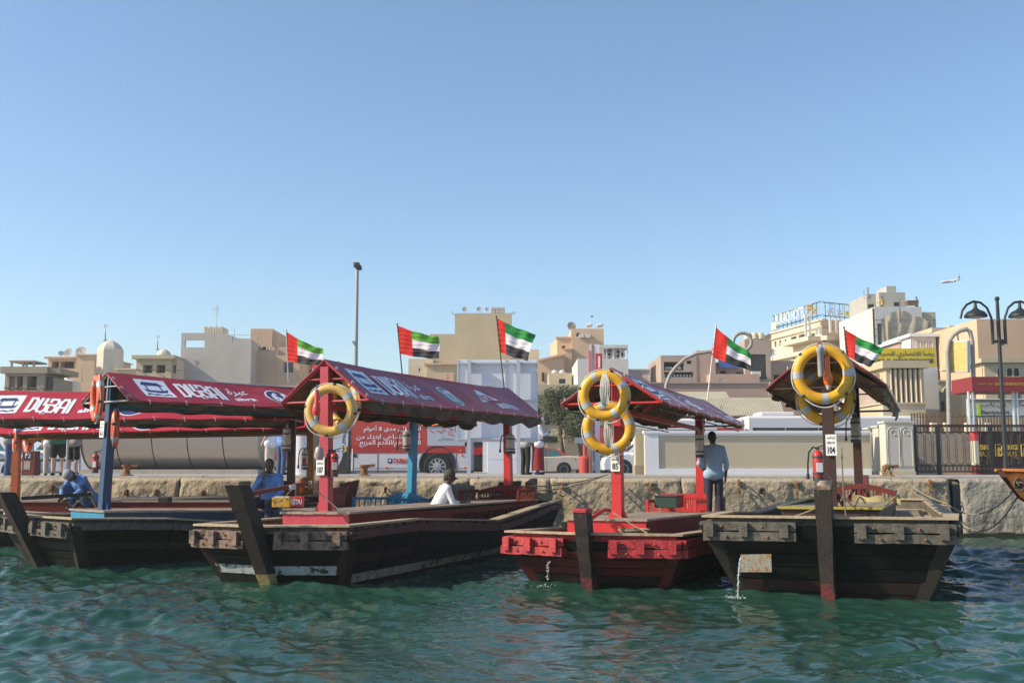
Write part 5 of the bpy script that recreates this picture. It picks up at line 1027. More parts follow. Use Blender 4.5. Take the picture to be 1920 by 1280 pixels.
def car(label, loc, rz, L=4.6, Wd=1.8, H=1.45, body='car_cream', roof=None, kind='sedan', facing=1, rimk=10):
    """nose towards local +x*facing"""
    t = thing('parked_car', label, 'car', loc, rz, 'cars on the road behind the quay'); f = facing; hL = L / 2; hw_ = Wd / 2; wr = .33 if kind != 'suv' else .38; sc = H / 1.45
    X = lambda v: v * f * L / 4.6
    if kind == 'sedan':
        prof = [(-2.26, .34), (-2.30, .62), (-2.24, .94), (-2.05, 1.0), (-1.60, 1.02), (-.9, .98), (.3, .95), (1.1, .93), (1.75, .84), (2.18, .70), (2.30, .50), (2.26, .26), (1.0, .20), (-1.0, .20)]
        gh = [(-1.62, 1.0), (-1.02, 1.36), (-.55, 1.44), (.1, 1.44), (.55, 1.36), (1.25, .92)]; wins = [((-1.40, 1.03), (-.98, 1.32), (-.62, 1.38), (-.55, .99)), ((-.50, .99), (-.55, 1.385), (.06, 1.385), (.14, .97)), ((.19, .97), (.12, 1.38), (.48, 1.32), (1.02, .955))]
    elif kind == 'suv':
        prof = [(-2.22, .40), (-2.28, .80), (-2.24, 1.15), (-1.9, 1.20), (-.9, 1.18), (.3, 1.12), (1.0, 1.10), (1.75, 1.02), (2.2, .88), (2.30, .60), (2.26, .34), (1.0, .28), (-1.0, .28)]
        gh = [(-2.20, 1.17), (-1.95, 1.58), (-1.3, 1.68), (.1, 1.68), (.6, 1.60), (1.25, 1.08)]; wins = [((-1.95, 1.22), (-1.80, 1.54), (-1.05, 1.60), (-.98, 1.2)), ((-.93, 1.2), (-1.0, 1.61), (-.1, 1.61), (-.05, 1.17)), ((0, 1.17), (-.05, 1.6), (.5, 1.54), (1.0, 1.12))]; sc = H / 1.7
    else: # van
        prof = [(-2.25, .35), (-2.3, 1.0), (-2.2, 1.15), (.9, 1.12), (1.7, 1.02), (2.18, .80), (2.30, .5), (2.26, .3), (1, .25), (-1, .25)]
        gh = [(-2.28, 1.1), (-2.15, 1.9), (-1.9, 1.95), (.35, 1.95), (.75, 1.86), (1.60, 1.04)]; wins = [((.0, 1.2), (.0, 1.75), (.60, 1.75), (1.12, 1.16)), ((-1.2, 1.2), (-1.2, 1.75), (-.1, 1.75), (-.1, 1.2))]; sc = H / 1.95
    m = MB(); n = len(prof); ysl = [(-1, .86), (-.94, 1), (.94, 1), (1, .86)]; cz = .6
    vs = [(X(x) * (1 if i in (1, 2) else .985), yy * hw_, (cz + (z - cz) * s) * sc) for i, (yy, s) in enumerate(ysl) for x, z in prof]
    m.add(vs, [(i * n + k, i * n + (k + 1) % n, (i + 1) * n + (k + 1) % n, (i + 1) * n + k) for i in range(3) for k in range(n)] + [tuple(range(n)), tuple(3 * n + k for k in range(n))]); m.build('body', body, t, smooth=35)
    m = MB(); n = len(gh); vs = []
    for s in (-1, 1):
        for x, z in gh: tt = (z - gh[0][1]) / .5; vs.append((X(x), s * (hw_ - .05 - .16 * max(0, tt)), z * sc))
    m.add(vs, [(k, k + 1, n + k + 1, n + k) for k in range(n - 1)] + [tuple(range(n)), tuple(n + k for k in range(n))]); m.build('cabin', roof or body, t, smooth=35)
    for s in (-1, 1):
        for q in wins:
            m = MB(); m.add([(X(x), s * (hw_ - .05 - .16 * max(0, (z - gh[0][1]) / .5) + .008), z * sc) for x, z in q], [(0, 1, 2, 3)]); m.build('side_window', 'glass_teal', t)
    for i0, i1 in ((0, 1), (n - 2, n - 1)):
        a, b = gh[i0], gh[i1]; m = MB(); vs = []
        for s in (-1, 1):
            for f_ in (.12, .9):
                x = a[0] + (b[0] - a[0]) * f_; z = a[1] + (b[1] - a[1]) * f_; tt = (z - gh[0][1]) / .5; vs.append((X(x + (-.012 if i0 == 0 else .012)), s * (hw_ - .12 - .16 * max(0, tt)), (z + .012) * sc))
        m.add(vs, [(0, 1, 3, 2)]); m.build('windscreen', 'glass', t)
    for wx in (-1.38, 1.42):
        for s in (-1, 1):
            wheel(t, X(wx), s * (hw_ - .085), wr, wr, s, rimk)
            m = MB(); m.lathe([(wr * 1.0, 0), (wr * 1.12, 0)], 24, Matrix.Translation((X(wx), s * (hw_ + .004), wr + .02)) @ Matrix.Rotation(PI / 2, 4, 'X')); m.lathe([(0, 0), (wr * 1.1, 0)], 24, Matrix.Translation((X(wx), s * (hw_ + .002), wr + .02)) @ Matrix.Rotation(PI / 2, 4, 'X')); m.build('wheel_arch', 'black', t)
    for s in (-1, 1):
        zt_ = prof[2][1] - .14; m = MB(); m.hexa([(X(-2.29), s * hw_ * .55, (zt_ - .05) * sc), (X(-2.29), s * hw_ * .97, (zt_ - .08) * sc), (X(-1.92), s * (hw_ + .006), (zt_ + .0) * sc), (X(-1.92), s * hw_ * .9, zt_ * sc), (X(-2.27), s * hw_ * .55, (zt_ + .07) * sc), (X(-2.27), s * hw_ * .97, (zt_ + .06) * sc), (X(-1.90), s * (hw_ + .006), (zt_ + .06) * sc), (X(-1.9), s * hw_ * .9, (zt_ + .07) * sc)]); m.build('tail_light', 'lamp_red', t)
        m = MB(); m.sphere((X(2.08), s * hw_ * .78, .68 * sc), (.20, .16, .08), 10); m.build('headlight', 'lamp_clear', t, smooth=60)
        m = MB(); m.bevbox(X(.95) - .06, X(.95) + .10, s * (hw_ + .03) - .09, s * (hw_ + .03) + .07, .93 * sc, 1.05 * sc, .02); m.build('mirror', body, t, smooth=40)
        m = MB(); m.box(X(-.2) - .08, X(-.2) + .08, s * (hw_ + .012) - .01, s * (hw_ + .012) + .01, .82 * sc, .85 * sc); m.build('door_handle', body, t)
        for dx in (-.55, .5): MB().box(X(dx) - .006, X(dx) + .006, s * (hw_ + .002) - .002, s * (hw_ + .002) + .002, .3 * sc, .93 * sc).build('door_seam', 'black', t)
    MB().box(-1.6, 1.6, -hw_ * .8, hw_ * .8, .16, .3).build('underbody', 'black', t)
    return t
RZ = QZ - .25
def onroad(px, y): return (PX(px, y), y, RZ)
car('cream taxi with a red roof seen from its rear right', onroad(1003, 55), 0, 4.8, 1.82, 1.47, 'car_cream', 'car_red', 'sedan', -1)
car('white hatchback partly hidden beyond the taxi tail', onroad(1180, 58), 0, 4.4, 1.7, 1.35, 'car_white', None, 'sedan', -1, 8)
car('white suv parked behind the lifebuoys of the 85 boat', onroad(1222, 48), 0, 4.5, 1.9, 1.72, 'car_white', None, 'suv', -1, 5)
car('white van with rounded nose left of the green shirted tourist', onroad(136, 45), 0, 4.9, 1.9, 2.0, 'car_white', None, 'van', -1, 9)
car('white van cut off by the left edge of the frame', onroad(-28, 41), .0, 4.6, 1.8, 1.85, 'car_white', None, 'van', 1, 8)
# ---- bus
by = 40; bx0, bx1 = PX(657, by), PX(884, by); t = thing('city_bus', 'red and white city bus with arabic advertising on its side', 'bus', ((bx0 + bx1) / 2, by + 1.25, RZ)); W = WM[t]
bz = lambda py: P(960, py, by).z
m = MB(); x0, x1 = bx0 - W.translation.x, bx1 - W.translation.x; m.bevbox(x0, x1, -1.25, 1.25, .28, bz(742) - RZ, .09); m.build('body', 'bus_white', t)
def busq(px0, py0, px1, py1, mk, nm, off=.006, y=by, par=None):
    m = MB(); a = P(px0, py0, y - off); b = P(px1, py1, y - off); m.box(a.x, b.x, y - off, y - off + .004, b.z, a.z); return m.build(nm, mk, par or t, world=True)
adv = busq(661, 742, 801, 841, 'bus_red', 'advert_panel'); busq(661, 835, 872, 849, mat('bus_red2', (.50, .04, .035), .4), 'red_stripe', .012); grey = busq(802, 742, 872, 838, 'bus_grey', 'advert_panel', .007)
def wtext(s, px0, px1, py0, py1, y, mk, par, bold=.012, off=.02, nm='lettering'):
    m = MB(); a = P(px0, py1, y - off); b = P(px1, py0, y - off); put_text(m, s, lambda u, v: (u, y - off, v), a.x, b.x, a.z, b.z, bold); return m.build(nm, mk, par, world=True)
wtext(ar('ادفع على مدى 8 أعوام.'), 680, 789, 797, 811, by, 'print_white', adv, .02); wtext(ar('أسعار تضاهى ابتداءً من').replace('ً', ''), 668, 789, 811, 825, by, 'print_white', adv, .02); wtext(ar('730 درهم/للقدم المربع'), 674, 789, 824, 838, by, 'print_white', adv, .02)
wtext(ar('تاج آيت'), 806, 862, 796, 816, by, 'print_red', grey, .0); wtext(ar('ميدان'), 822, 850, 819, 826, by, 'ink', grey, 0)
ls = busq(788, 787, 841, 799, 'led', 'destination_display', .03); wtext(ar('محطة مترو أبوهيل'), 790, 839, 788, 798, by, 'led_txt', ls, .02, .045)
wtext('DUBAI', 738, 764, 859, 868, by, 'print_red', t, .05, nm='lettering'); lg = busq(727, 859, 735, 868, 'print_navy', 'logo', .01); busq(729, 861, 733, 865, 'print_white', 'logo', .016)
busq(663, 850, 669, 857, 'print_navy', 'logo', .012)
for px in (820,): 
    p = P(px, 872, by); r = .50; wheel(t, p.x - W.translation.x, -1.25 + .125, r, r, -1, 10, .3, True)
    m = MB(); m.prism([(p.x - W.translation.x + .66 * math.cos(q), r + .08 + .66 * math.sin(q)) for q in np.linspace(-.45, PI + .45, 26)], -1.2515, -1.2505); m.build('wheel_arch', 'black', t); m = MB(); m.path([(p.x - W.translation.x + .67 * math.cos(q), -1.256, r + .08 + .67 * math.sin(q)) for q in np.linspace(-.45, PI + .45, 26)], .022, 5); m.build('arch_trim', 'steel_dark', t, smooth=60)
wheel(t, PX(690, by) - W.translation.x - 1.2, 1.0, .5, .5, 1)
for py, px0, px1 in ((877, 661, 793), (877, 850, 872)): busq(px0, py, px1, py + .6, 'steel_dark', 'panel_seam', .008)
for px in (708, 845 + 10): busq(px, 850, px + .7, 888, 'steel_dark', 'panel_seam', .008)
for px, py in ((865, 845), (866, 853), (724, 876), (872, 876)):
    m = MB(); m.sphere(tuple(P(px, py, by - .01)), (.06, .02, .03), 8); m.build('side_marker', 'led_txt' if False else 'torch_orange', t, world=True)
busq(661, 849, 662, 888, 'steel_dark', 'panel_seam', .008)
busq(872, 742, 883, 836, 'glass_dark', 'rear_window', .007)
# ---- red bus front half hidden right of the board (880-905)
t = thing('parked_truck', 'dark vehicle with a red sloping panel seen under the white board', 'truck', onroad(893, 44)); m = MB(); m.bevbox(-.9, .9, 0, 2, .3, 2.0, .08); m.build('body', 'steel_dark', t); MB().hexa([(-.85, -.02, .9), (.85, -.02, 1.05), (.85, .0, 1.05), (-.85, 0, .9), (-.85, -.02, 1.15), (.85, -.02, 1.4), (.85, 0, 1.4), (-.85, 0, 1.15)]).build('panel', 'car_red', t); MB().box(-.8, .8, -.01, 0, 1.45, 1.9).build('windscreen', 'glass', t); wheel(t, -.5, .1, .4, .4)
t = thing('cabin', 'pale grey panelled booth standing under the white board', 'booth', onroad(945, 35)); m = MB(); xs_ = [PX(p_, 35) - PX(945, 35) for p_ in (905, 913, 957, 998)]; zt_ = P(0, 812, 35).z - RZ
m.box(xs_[0], xs_[3] + .3, 0, 1.6, 0, zt_); m.build('frame', 'wall_white', t)
for a, b in ((1, 2), (2, 3)):
    for c, d in ((.1, .72), (.74, 1.36)): MB().bevbox(xs_[a] + .02, xs_[b] - .02, -.02, .01, c, d, .005).build('panel', 'board_back', t)
t = thing('tall_board', 'dark glazed vehicle front behind the woman in the white blouse', 'van', onroad(520, 42)); m = MB(); m.bevbox(-1.0, 1.1, 0, 4, .35, 2.6, .15); m.build('body', 'st_brown', t); MB().box(-.9, 1.0, -.02, 0, 1.25, 2.4).build('windscreen', 'glass', t); MB().box(-.9, .95, -.02, 0, .8, 1.1).build('grille', 'car_red', t); wheel(t, -.6, .15, .42, .42); wheel(t, .9, .15, .42, .42)
t['category'] = 'van'; t.name = 'parked_van'
# advertising light box with vertical lettering
y = 33; t = thing('advertising_board', 'white upright board with a web address running up it, left of the bus', 'advertising board', (PX(630, y), y, QZ + .035)); W = WM[t]
a = P(606, 780, y); b = P(656, 889, y); MB().bevbox(a.x, b.x, y, y + .35, b.z, a.z, .02).build('frame', 'glass_dark', t, world=True); m = MB(); a = P(610, 784, y); b = P(652, 886, y); m.box(a.x, b.x, y - .012, y - .004, b.z, a.z); pn = m.build('panel', 'bus_grey', t, world=True)
m = MB(); a = P(640, 786, y); b = P(650, 868, y); s = 'www.mag.global'; v, fcs, vx0, vx1, vy0, vy1 = text2d(s, .02); m.add([(b.x - (yy_ - vy0) / (vy1 - vy0) * (b.x - a.x), y - .016, b.z + (xx_ - vx0) / (vx1 - vx0) * (a.z + .3 - b.z)) for xx_, yy_ in v], fcs); m.build('lettering', 'ink', pn, world=True)
m = MB(); pts_ = [(652, 834), (648, 846), (644, 851), (640, 862), (636, 870), (632, 878), (628, 886), (652, 886)]; m.prism([(P(px, py, y).x, P(px, py, y).z) for px, py in pts_], y - .02, y - .016); m.build('print', 'tarp_dark', pn, world=True)
m = MB(); [m.sphere(tuple(P(px, py, y - .02)), (.045, .004, .045), 10) for px, py in ((648, 838), (648, 844), (605 + 8, 842))]; m.build('print', 'gold_txt', pn, world=True)
# round white pillar between the dark post and the golden post
t = thing('pillar', 'round white pillar between the dark post and the golden post', 'pillar', (PX(566, 28), 28, QZ + .035)); m = MB(); m.lathe([(.30, 0), (.30, .05), (.28, .06), (.28, .42), (.285, .425), (.28, .43), (.28, 2.0)], 24); m.build('shaft', 'wall_white', t, smooth=40)
# ---- steel tank
y = 33; x0, x1 = PX(148, y), PX(482, y); R = 1.22; t = thing('steel_tank', 'long brushed steel tank lying behind the left boats', 'tank', ((x0 + x1) / 2, y + R, QZ + .035)); hl = (x1 - x0) / 2; n = 5
for k in range(n):
    a = -hl + 2 * hl * k / n; b = -hl + 2 * hl * (k + 1) / n; m = MB(); m.lathe([(R, a + .012), (R, b - .012)], 64, Matrix.Translation((0, 0, R + .12)) @ Matrix.Rotation(PI / 2, 4, 'Y')); m.build('shell_section', 'tank_steel', t, smooth=60)
    m = MB(); m.lathe([(R - .01, a - .012), (R - .01, a + .012)], 64, Matrix.Translation((0, 0, R + .12)) @ Matrix.Rotation(PI / 2, 4, 'Y')); m.lathe([(R + .004, a - .02), (R + .004, a - .010)], 64, Matrix.Translation((0, 0, R + .12)) @ Matrix.Rotation(PI / 2, 4, 'Y')); m.build('seam', 'steel_dark', t, smooth=60)
for s in (-1, 1): m = MB(); m.lathe([(R, 0), (R * .9, .12), (R * .6, .22), (0, .28)], 48, Matrix.Translation((s * hl, 0, R + .12)) @ Matrix.Rotation(s * PI / 2, 4, 'Y')); m.build('end_cap', 'steel', t, smooth=60); m = MB(); m.lathe([(R + .012, -.03), (R + .02, 0), (R + .012, .03)], 48, Matrix.Translation((s * hl, 0, R + .12)) @ Matrix.Rotation(s * PI / 2, 4, 'Y')); m.build('end_ring', 'steel_dark' if s < 0 else 'pole_beige', t, smooth=60)
MB().box(-hl, hl, -1.15, 1.0, 0, .14).build('plinth', 'kerb', t)
for k in range(0): MB().box(-hl + .3 + k * (2 * hl - .6) / 6 - .1, -hl + .3 + k * (2 * hl - .6) / 6 + .1, -.9, .9, .16, .35).build('saddle', 'steel', t)
# brown numbered box and dark handrail at the left
y = 27.5; p = (PX(52, y), y, QZ + .035); t = thing('ticket_box', 'brown cabinet with a black square numbered 12 behind the orange post', 'cabinet', p); a = P(42, 845, y); b = P(64, 892, y); MB().bevbox(a.x, b.x, y, y + .3, QZ + .035, a.z, .01).build('case', 'brownred', t, world=True); a = P(44, 848, y); b = P(60, 860, y); MB().box(a.x, b.x, y - .006, y, b.z, a.z).build('panel', 'black', t, world=True); wtext('12', 47, 58, 850, 858, y, 'print_white', t, 0, .01); a = P(45, 864, y); b = P(56, 880, y); MB().box(a.x, b.x, y - .006, y, b.z, a.z).build('notice', 'bucket', t, world=True)
t = thing('handrail', 'low dark handrail running behind the tourists', 'handrail', (PX(60, 29), 29, QZ + .035)); m = MB(); m.tube(P(-60, 862, 29), P(140, 862, 29), .04); m.build('rail', 'steel_dark', t, world=True)
for px in (-50, 22, 75, 124): m = MB(); m.tube(P(px, 862, 29), (PX(px, 29), 29, QZ), .025); m.build('rail_post', 'steel_dark', t, world=True)
t = thing('sign_post', 'thin grey post standing between the green shirt and the grey dress', 'post', (PX(125, 27.2), 27.2, QZ + .035)); MB().tube((0, 0, 0), (0, 0, 1.6), .03).build('post', 'pole_grey', t); MB().box(-.12, .12, -.01, .01, 1.5, 1.75).build('plate', 'pole_grey', t)
# ---- big white board seen from behind
y = 29; a = P(857, 673, y); b = P(1008, 828, y); t = thing('billboard', 'large blank board back on two pale posts above the 107 stern', 'billboard', ((a.x + b.x) / 2, y, QZ + .035)); MB().box(a.x, b.x, y + .12, y + .16, b.z, a.z).build('sheet', 'board_back', t, world=True)
for px in (880, 972): m = MB(); p = P(px, 675, y); m.box(p.x - .05, p.x + .05, y - .08, y + .04, QZ, p.z); m.build('post', 'alu', t, world=True)
for py in (680, 750, 822): m = MB(); a_ = P(858, py, y); b_ = P(1007, py, y); m.box(a_.x, b_.x, y + .04, y + .12, a_.z - .025, a_.z + .025); m.build('batten', 'alu', t, world=True)
for px in (858, 948, 1007): m = MB(); a_ = P(px, 674, y); b_ = P(px, 828, y); m.box(a_.x - .02, a_.x + .02, y + .08, y + .118, b_.z, a_.z); m.build('batten', 'alu', t, world=True)
# cream box truck / cabin behind the taxi
y = 60; a = P(985, 793, y); b = P(1060, 880, y); t = thing('site_cabin', 'cream cabin with a dark slit window beyond the taxi', 'cabin', ((a.x + b.x) / 2, y, RZ)); m = MB(); m.hexa([(a.x, y, RZ + .3), (b.x, y, RZ + .3), (b.x, y + 3, RZ + .3), (a.x, y + 3, RZ + .3), (a.x, y + .2, a.z), (b.x - .2, y + .2, a.z), (b.x - .2, y + 3, a.z), (a.x, y + 3, a.z)]); m.build('body', 'pillar', t, world=True); a = P(1016, 817, y); b = P(1046, 829, y); MB().box(a.x, b.x, y - .02, y + .05, b.z, a.z).build('window', 'glass_dark', t, world=True); m = MB(); a = P(1060, 790, y); m.tube((a.x + .1, y, a.z), (a.x + .1, y, RZ), .05); m.build('pipe', 'pillar', t, world=True); MB().box(P(990, 0, y).x, P(1056, 0, y).x, y + .2, y + 2.8, RZ, RZ + .3).build('base', 'steel_dark', t, world=True)
# small traffic sign backs
y = 58; a = P(1075, 792, y); b = P(1094, 825, y); t = thing('road_sign', 'back of a small grey road sign on a thin pole beyond the taxi', 'road sign', ((a.x + b.x) / 2, y, RZ)); 
for k in range(2): MB().box(a.x, b.x, y, y + .03, b.z + (a.z - b.z) * (k * .5 + .01), b.z + (a.z - b.z) * (k * .5 + .49)).build('plate', 'alu', t, world=True)
m = MB(); m.tube(((a.x + b.x) / 2, y - .05, RZ), ((a.x + b.x) / 2, y - .05, a.z), .04); m.build('pole', 'alu', t, world=True)
t = thing('traffic_bollard', 'orange and grey lane marker beyond the taxi boot', 'lane marker', onroad(1097, 52)); MB().lathe([(.3, 0), (.3, .9), (.2, 1.0), (.1, 1.0), (.08, 1.6), (0, 1.6)], 12).build('drum', 'bus_red', t, smooth=40); MB().box(-.5, .5, -.03, .03, 1.6, 1.9).build('plate', 'pole_grey', t)
# red and white totem
y = 38; t = thing('totem_sign', 'tall red and silver transport totem behind the 85 boat lifebuoys', 'totem', (PX(1117, y), y, RZ))
for px0, px1, py, mk, dy in ((1104, 1107, 655, 'print_red', 0), (1107, 1112, 644, 'alu', .05), (1112, 1114, 644, 'print_red', .1), (1114, 1126, 645, 'wall_white', .08)):
    a = P(px0, py, y); b = P(px1, 885, y); MB().box(a.x, b.x, y + dy, y + dy + .3, RZ, a.z).build('fin', mk, t, world=True)
a = P(1117, 663, y); b = P(1129, 700, y); MB().box(a.x, b.x, y - .1, y + .05, b.z, a.z).build('panel', 'print_red', t, world=True); a = P(1121, 668, y); b = P(1125, 690, y); MB().box(a.x, b.x, y - .11, y - .101, b.z, a.z).build('print', 'print_white', t, world=True)
a = P(1127, 800, y); b = P(1172, 842, y); MB().box(a.x, b.x, y - .1, y + .05, b.z, a.z).build('panel', 'print_red', t, world=True)
# cream gate pillar and long rendered wall
def wallbox(t, px0, px1, py, y, dep, mk, nm='wall', zb=None, off=0): a = P(px0, py, y); b = P(px1, py, y); return MB().box(a.x, b.x, y + off, y + off + dep, QZ if zb is None else zb, a.z).build(nm, mk, t, world=True)
t = thing('gate_pillar', 'beige gate pillar with a dark base left of the long wall', 'pillar', (PX(1198, 31), 31, QZ)); wallbox(t, 1191, 1207, 803, 31, .5, 'wall_beige', 'shaft'); wallbox(t, 1190, 1208, 872, 31, .6, 'st_brown', 'base', off=-.03)
y = 30.5; t = thing('boundary_wall', 'long white wall with recessed beige panels behind the 85 and 104 boats', 'wall', (PX(1430, y), y, QZ))
a = P(1209, 812, y); b = P(1632, 812, y); MB().box(a.x, b.x, y + .04, y + .3, QZ, a.z).build('wall', 'wall_beige', t, world=True)
MB().box(a.x - .03, b.x, y - .04, y + .34, a.z, P(0, 807, y).z).build('coping', 'wall_white', t, world=True)
zb_ = P(0, 878, y).z; MB().box(a.x, b.x, y, y + .038, QZ, zb_).build('plinth', 'wall_white', t, world=True); MB().box(a.x, P(1235, 0, y).x, y, y + .038, zb_ + .001, a.z - .001).build('pier', 'wall_white', t, world=True); MB().box(P(1236, 0, y).x, b.x, y, y + .037, P(0, 816, y).z, a.z - .001).build('band', 'wall_white', t, world=True)
# panelled pillars
for (px0, px1, py, y, lb, np_) in ((1628, 1647, 801, 31.2, 'small panelled stone pillar at the end of the long wall', 1), (1645, 1663, 797, 30.6, 'middle panelled stone pillar beside the tallest one', 1), (1658, 1713, 789, 29.6, 'tallest stone pillar with two carved arched panels beside the railing', 2)):
    t = thing('stone_pillar', lb, 'pillar', (PX((px0 + px1) / 2, y), y, QZ), 0, 'carved stone pillars'); a = P(px0, py, y); b = P(px1, py, y); wd = b.x - a.x; zt_ = a.z
    MB().box(a.x + .02, b.x - .02, y, y + .5, QZ + .13, zt_ - .05).build('shaft', 'pillar', t, world=True); MB().box(a.x - .02, b.x + .02, y - .03, y + .53, zt_ - .05, zt_).build('cap', 'pillar', t, world=True); MB().box(a.x, b.x, y - .02, y + .52, QZ, QZ + .13).build('base', 'wall_beige', t, world=True)
    for k in range(np_):
        xa = a.x + .07 + k * (wd - .1) / np_; xb = a.x + .03 + (k + 1) * (wd - .1) / np_; za = QZ + .28; zc_ = zt_ - .16; c = (xa + xb) / 2; r_ = (xb - xa) / 2
        arch = [(xa, za), (xb, za), (xb, zc_ - r_)] + [(c + r_ * math.cos(q), zc_ - r_ + r_ * math.sin(q)) for q in np.linspace(.2, PI - .2, 9)] + [(xa, zc_ - r_)]
        MB().prism(arch, y - .012, y + .002).build('carved_panel', 'st_grey', t, world=True)
        m = MB(); m.path([(x_, y - .014, z_) for x_, z_ in arch], .014, 5, closed=True); m.build('moulding', 'pillar', t, world=True); m = MB(); m.torus(r_ * .45, .016, 16, 5, Matrix.Translation((c, y - .015, zc_ - r_)), .6, 2 * PI - .6); m.build('crescent_relief', 'pillar', t, world=True)
# iron railing
y = 30.2; xa, xb = PX(1714, y), PX(1985, y); zr = P(0, 797, y).z; zb_ = P(0, 882, y).z; t = thing('iron_railing', 'dark ornamental iron railing on the quay at the right', 'railing', (xa, y, QZ)); MB().box(xa, xb, y - .04, y + .04, zr - .04, zr + .02).build('top_rail', 'maroon2', t, world=True)
for z_ in (zr - .20, QZ + .30, QZ + .12): MB().box(xa, xb, y - .012, y + .012, z_ - .012, z_ + .012).build('rail', 'lamp_iron', t, world=True)
for px in (1717, 1761, 1860, 1955): p = PX(px, y); MB().box(p - .045, p + .045, y - .045, y + .045, QZ, zr - .04).build('railing_post', 'lamp_iron', t, world=True)
x = xa + .1; wB = .222
while x < xb - .2:
    if 1: 
        m = MB(); r_ = .085; zz0 = QZ + .32 + r_; zz1 = zr - .22 - r_; m.path([(x + .11 + r_ * math.cos(q), y, zz1 + r_ * math.sin(q)) for q in np.linspace(0, PI, 8)] + [(x + .11 + r_ * math.cos(q), y, zz0 + r_ * math.sin(q)) for q in np.linspace(PI, 2 * PI, 8)], .009, 4, closed=True); m.build('railing_loop', 'lamp_iron', t, world=True)
        for dx in (0, .11):
            m = MB(); m.torus(.075, .008, 14, 4, Matrix.Translation((x + .05 + dx, y, zr - .12)), 0, PI) ; m.torus(.075, .008, 14, 4, Matrix.Translation((x + .05 + dx, y, zr - .11)), PI, 2 * PI); m.torus(.075, .008, 14, 4, Matrix.Translation((x + .05 + dx, y, QZ + .21))); m.build('railing_ring', 'lamp_iron', t, world=True)
    x += wB
y = 31.7; t = thing('low_wall', 'taupe wall seen through the iron railing left of the kiosk', 'wall', (PX(1770, y), y, QZ)); a = P(1716, 810, y); b = P(1827, 810, y); MB().box(a.x, b.x, y, y + .2, QZ + .15, a.z).build('wall', mat('taupe', (.33, .28, .23), .9), t, world=True); MB().box(a.x, b.x, y - .02, y + .22, QZ, QZ + .15).build('plinth', 'st_rose', t, world=True)
# kiosk board
y = 31.2; a = P(1826, 808, y); b = P(1990, 884, y); t = thing('kiosk', 'maroon ticket kiosk front lettered in gold behind the railing', 'kiosk', ((a.x + b.x) / 2, y, QZ)); MB().box(a.x + .12, b.x, y, y + .3, QZ, a.z).build('counter', mat('kiosk_brown', (.035, .012, .010), .5), t, world=True)
for k, (p0, p1, mk) in enumerate(((808, 826, 'print_red'), (826, 872, 'pillar'), (872, 884, 'brownred'))): MB().box(a.x, a.x + .12, y - .02, y + .3, P(0, p1, y).z if k < 2 else QZ, P(0, p0, y).z - .002).build('edge_panel', mk, t, world=True)
for px in (1837, 1886):
    wtext('BIG', px, px + 22, 833, 843, y, 'gold_txt', t, .05); wtext('BUS', px, px + 21, 846, 855, y, 'gold_txt', t, .0); a = P(px + 28, 833, y); b = P(px + 42, 855, y)
    m = MB(); m.path([(a.x, y - .02, a.z), (b.x - .05, y - .02, a.z), (b.x, y - .02, a.z - .06), (b.x - .03, y - .02, (a.z + b.z) / 2), (b.x, y - .02, b.z + .06), (b.x - .05, y - .02, b.z), (a.x, y - .02, b.z)], .014, 5, closed=True); m.prism([(a.x + .02, b.z + .02), (a.x + .16, b.z + .02), (a.x + .12, b.z + .14), (a.x + .16, b.z + .22), (a.x + .09, b.z + .28), (a.x + .05, b.z + .17)], y - .02, y - .01); m.build('logo', 'gold_txt', t, world=True)
    wtext('TOURS', px + 15, px + 25, 856.5, 859, y, 'gold_txt', t, 0)
# shelter above the kiosk
y = 34; a = P(1822, 706, y); b = P(1990, 733, y); t = thing('bus_shelter', 'maroon roofed tour shelter on slim pale posts at the right edge', 'shelter', ((a.x + b.x) / 2, y, QZ)); MB().box(a.x, b.x, y, y + 1.6, b.z, a.z).build('fascia', 'maroon_sign', t, world=True)
wtext('DOUBLE DECKER BUS TOURS', 1866, 1925, 717, 722, y, 'gold_txt', t, .02); wtext(ar('جولات الحافلات'), 1831, 1861, 717, 722, y, 'gold_txt', t, .0)
for px in (1827.5, 1835, 1912, 1919): p = PX(px, y); m = MB(); m.tube((p, y + .2, QZ), (p, y + .2, b.z), .045); m.build('post', 'alu', t, world=True)
# street name sign
y = 36; a = P(1812, 747, y); b = P(1965, 783, y); t = thing('street_sign', 'pale street name sign reading Baniyas St in two scripts', 'street sign', ((a.x + b.x) / 2, y, RZ)); MB().bevbox(a.x, b.x, y, y + .06, b.z, a.z, .03).build('board', 'sign_grey', t, world=True)
m = MB(); q0 = P(1815, 750, y); q1 = P(1962, 780, y); m.path([(q0.x, y - .01, q0.z), (q1.x, y - .01, q0.z), (q1.x, y - .01, q1.z), (q0.x, y - .01, q1.z)], .018, 4, closed=True); m.build('border', 'steel_dark', t, world=True)
wtext('Baniyas St', 1841, 1893, 769, 778, y, 'ink', t, .02); wtext(ar('بني ياس'), 1842, 1886, 753, 765, y, 'ink', t, .01); wtext(ar('شارع'), 1893, 1930, 753, 765, y, 'ink', t, .01)
for px in (1820, 1832): a_ = P(px, 756, y); MB().box(a_.x, a_.x + .10, y - .012, y - .003, a_.z - .42, a_.z).build('route_plate', mat('lime%d' % px, (.45, .75, .02), .5), t, world=True)
for px in (1850, 1940): p = PX(px, y); MB().tube((p, y + .1, RZ), (p, y + .1, a.z), .05).build('post', 'pole_grey', t, world=True)
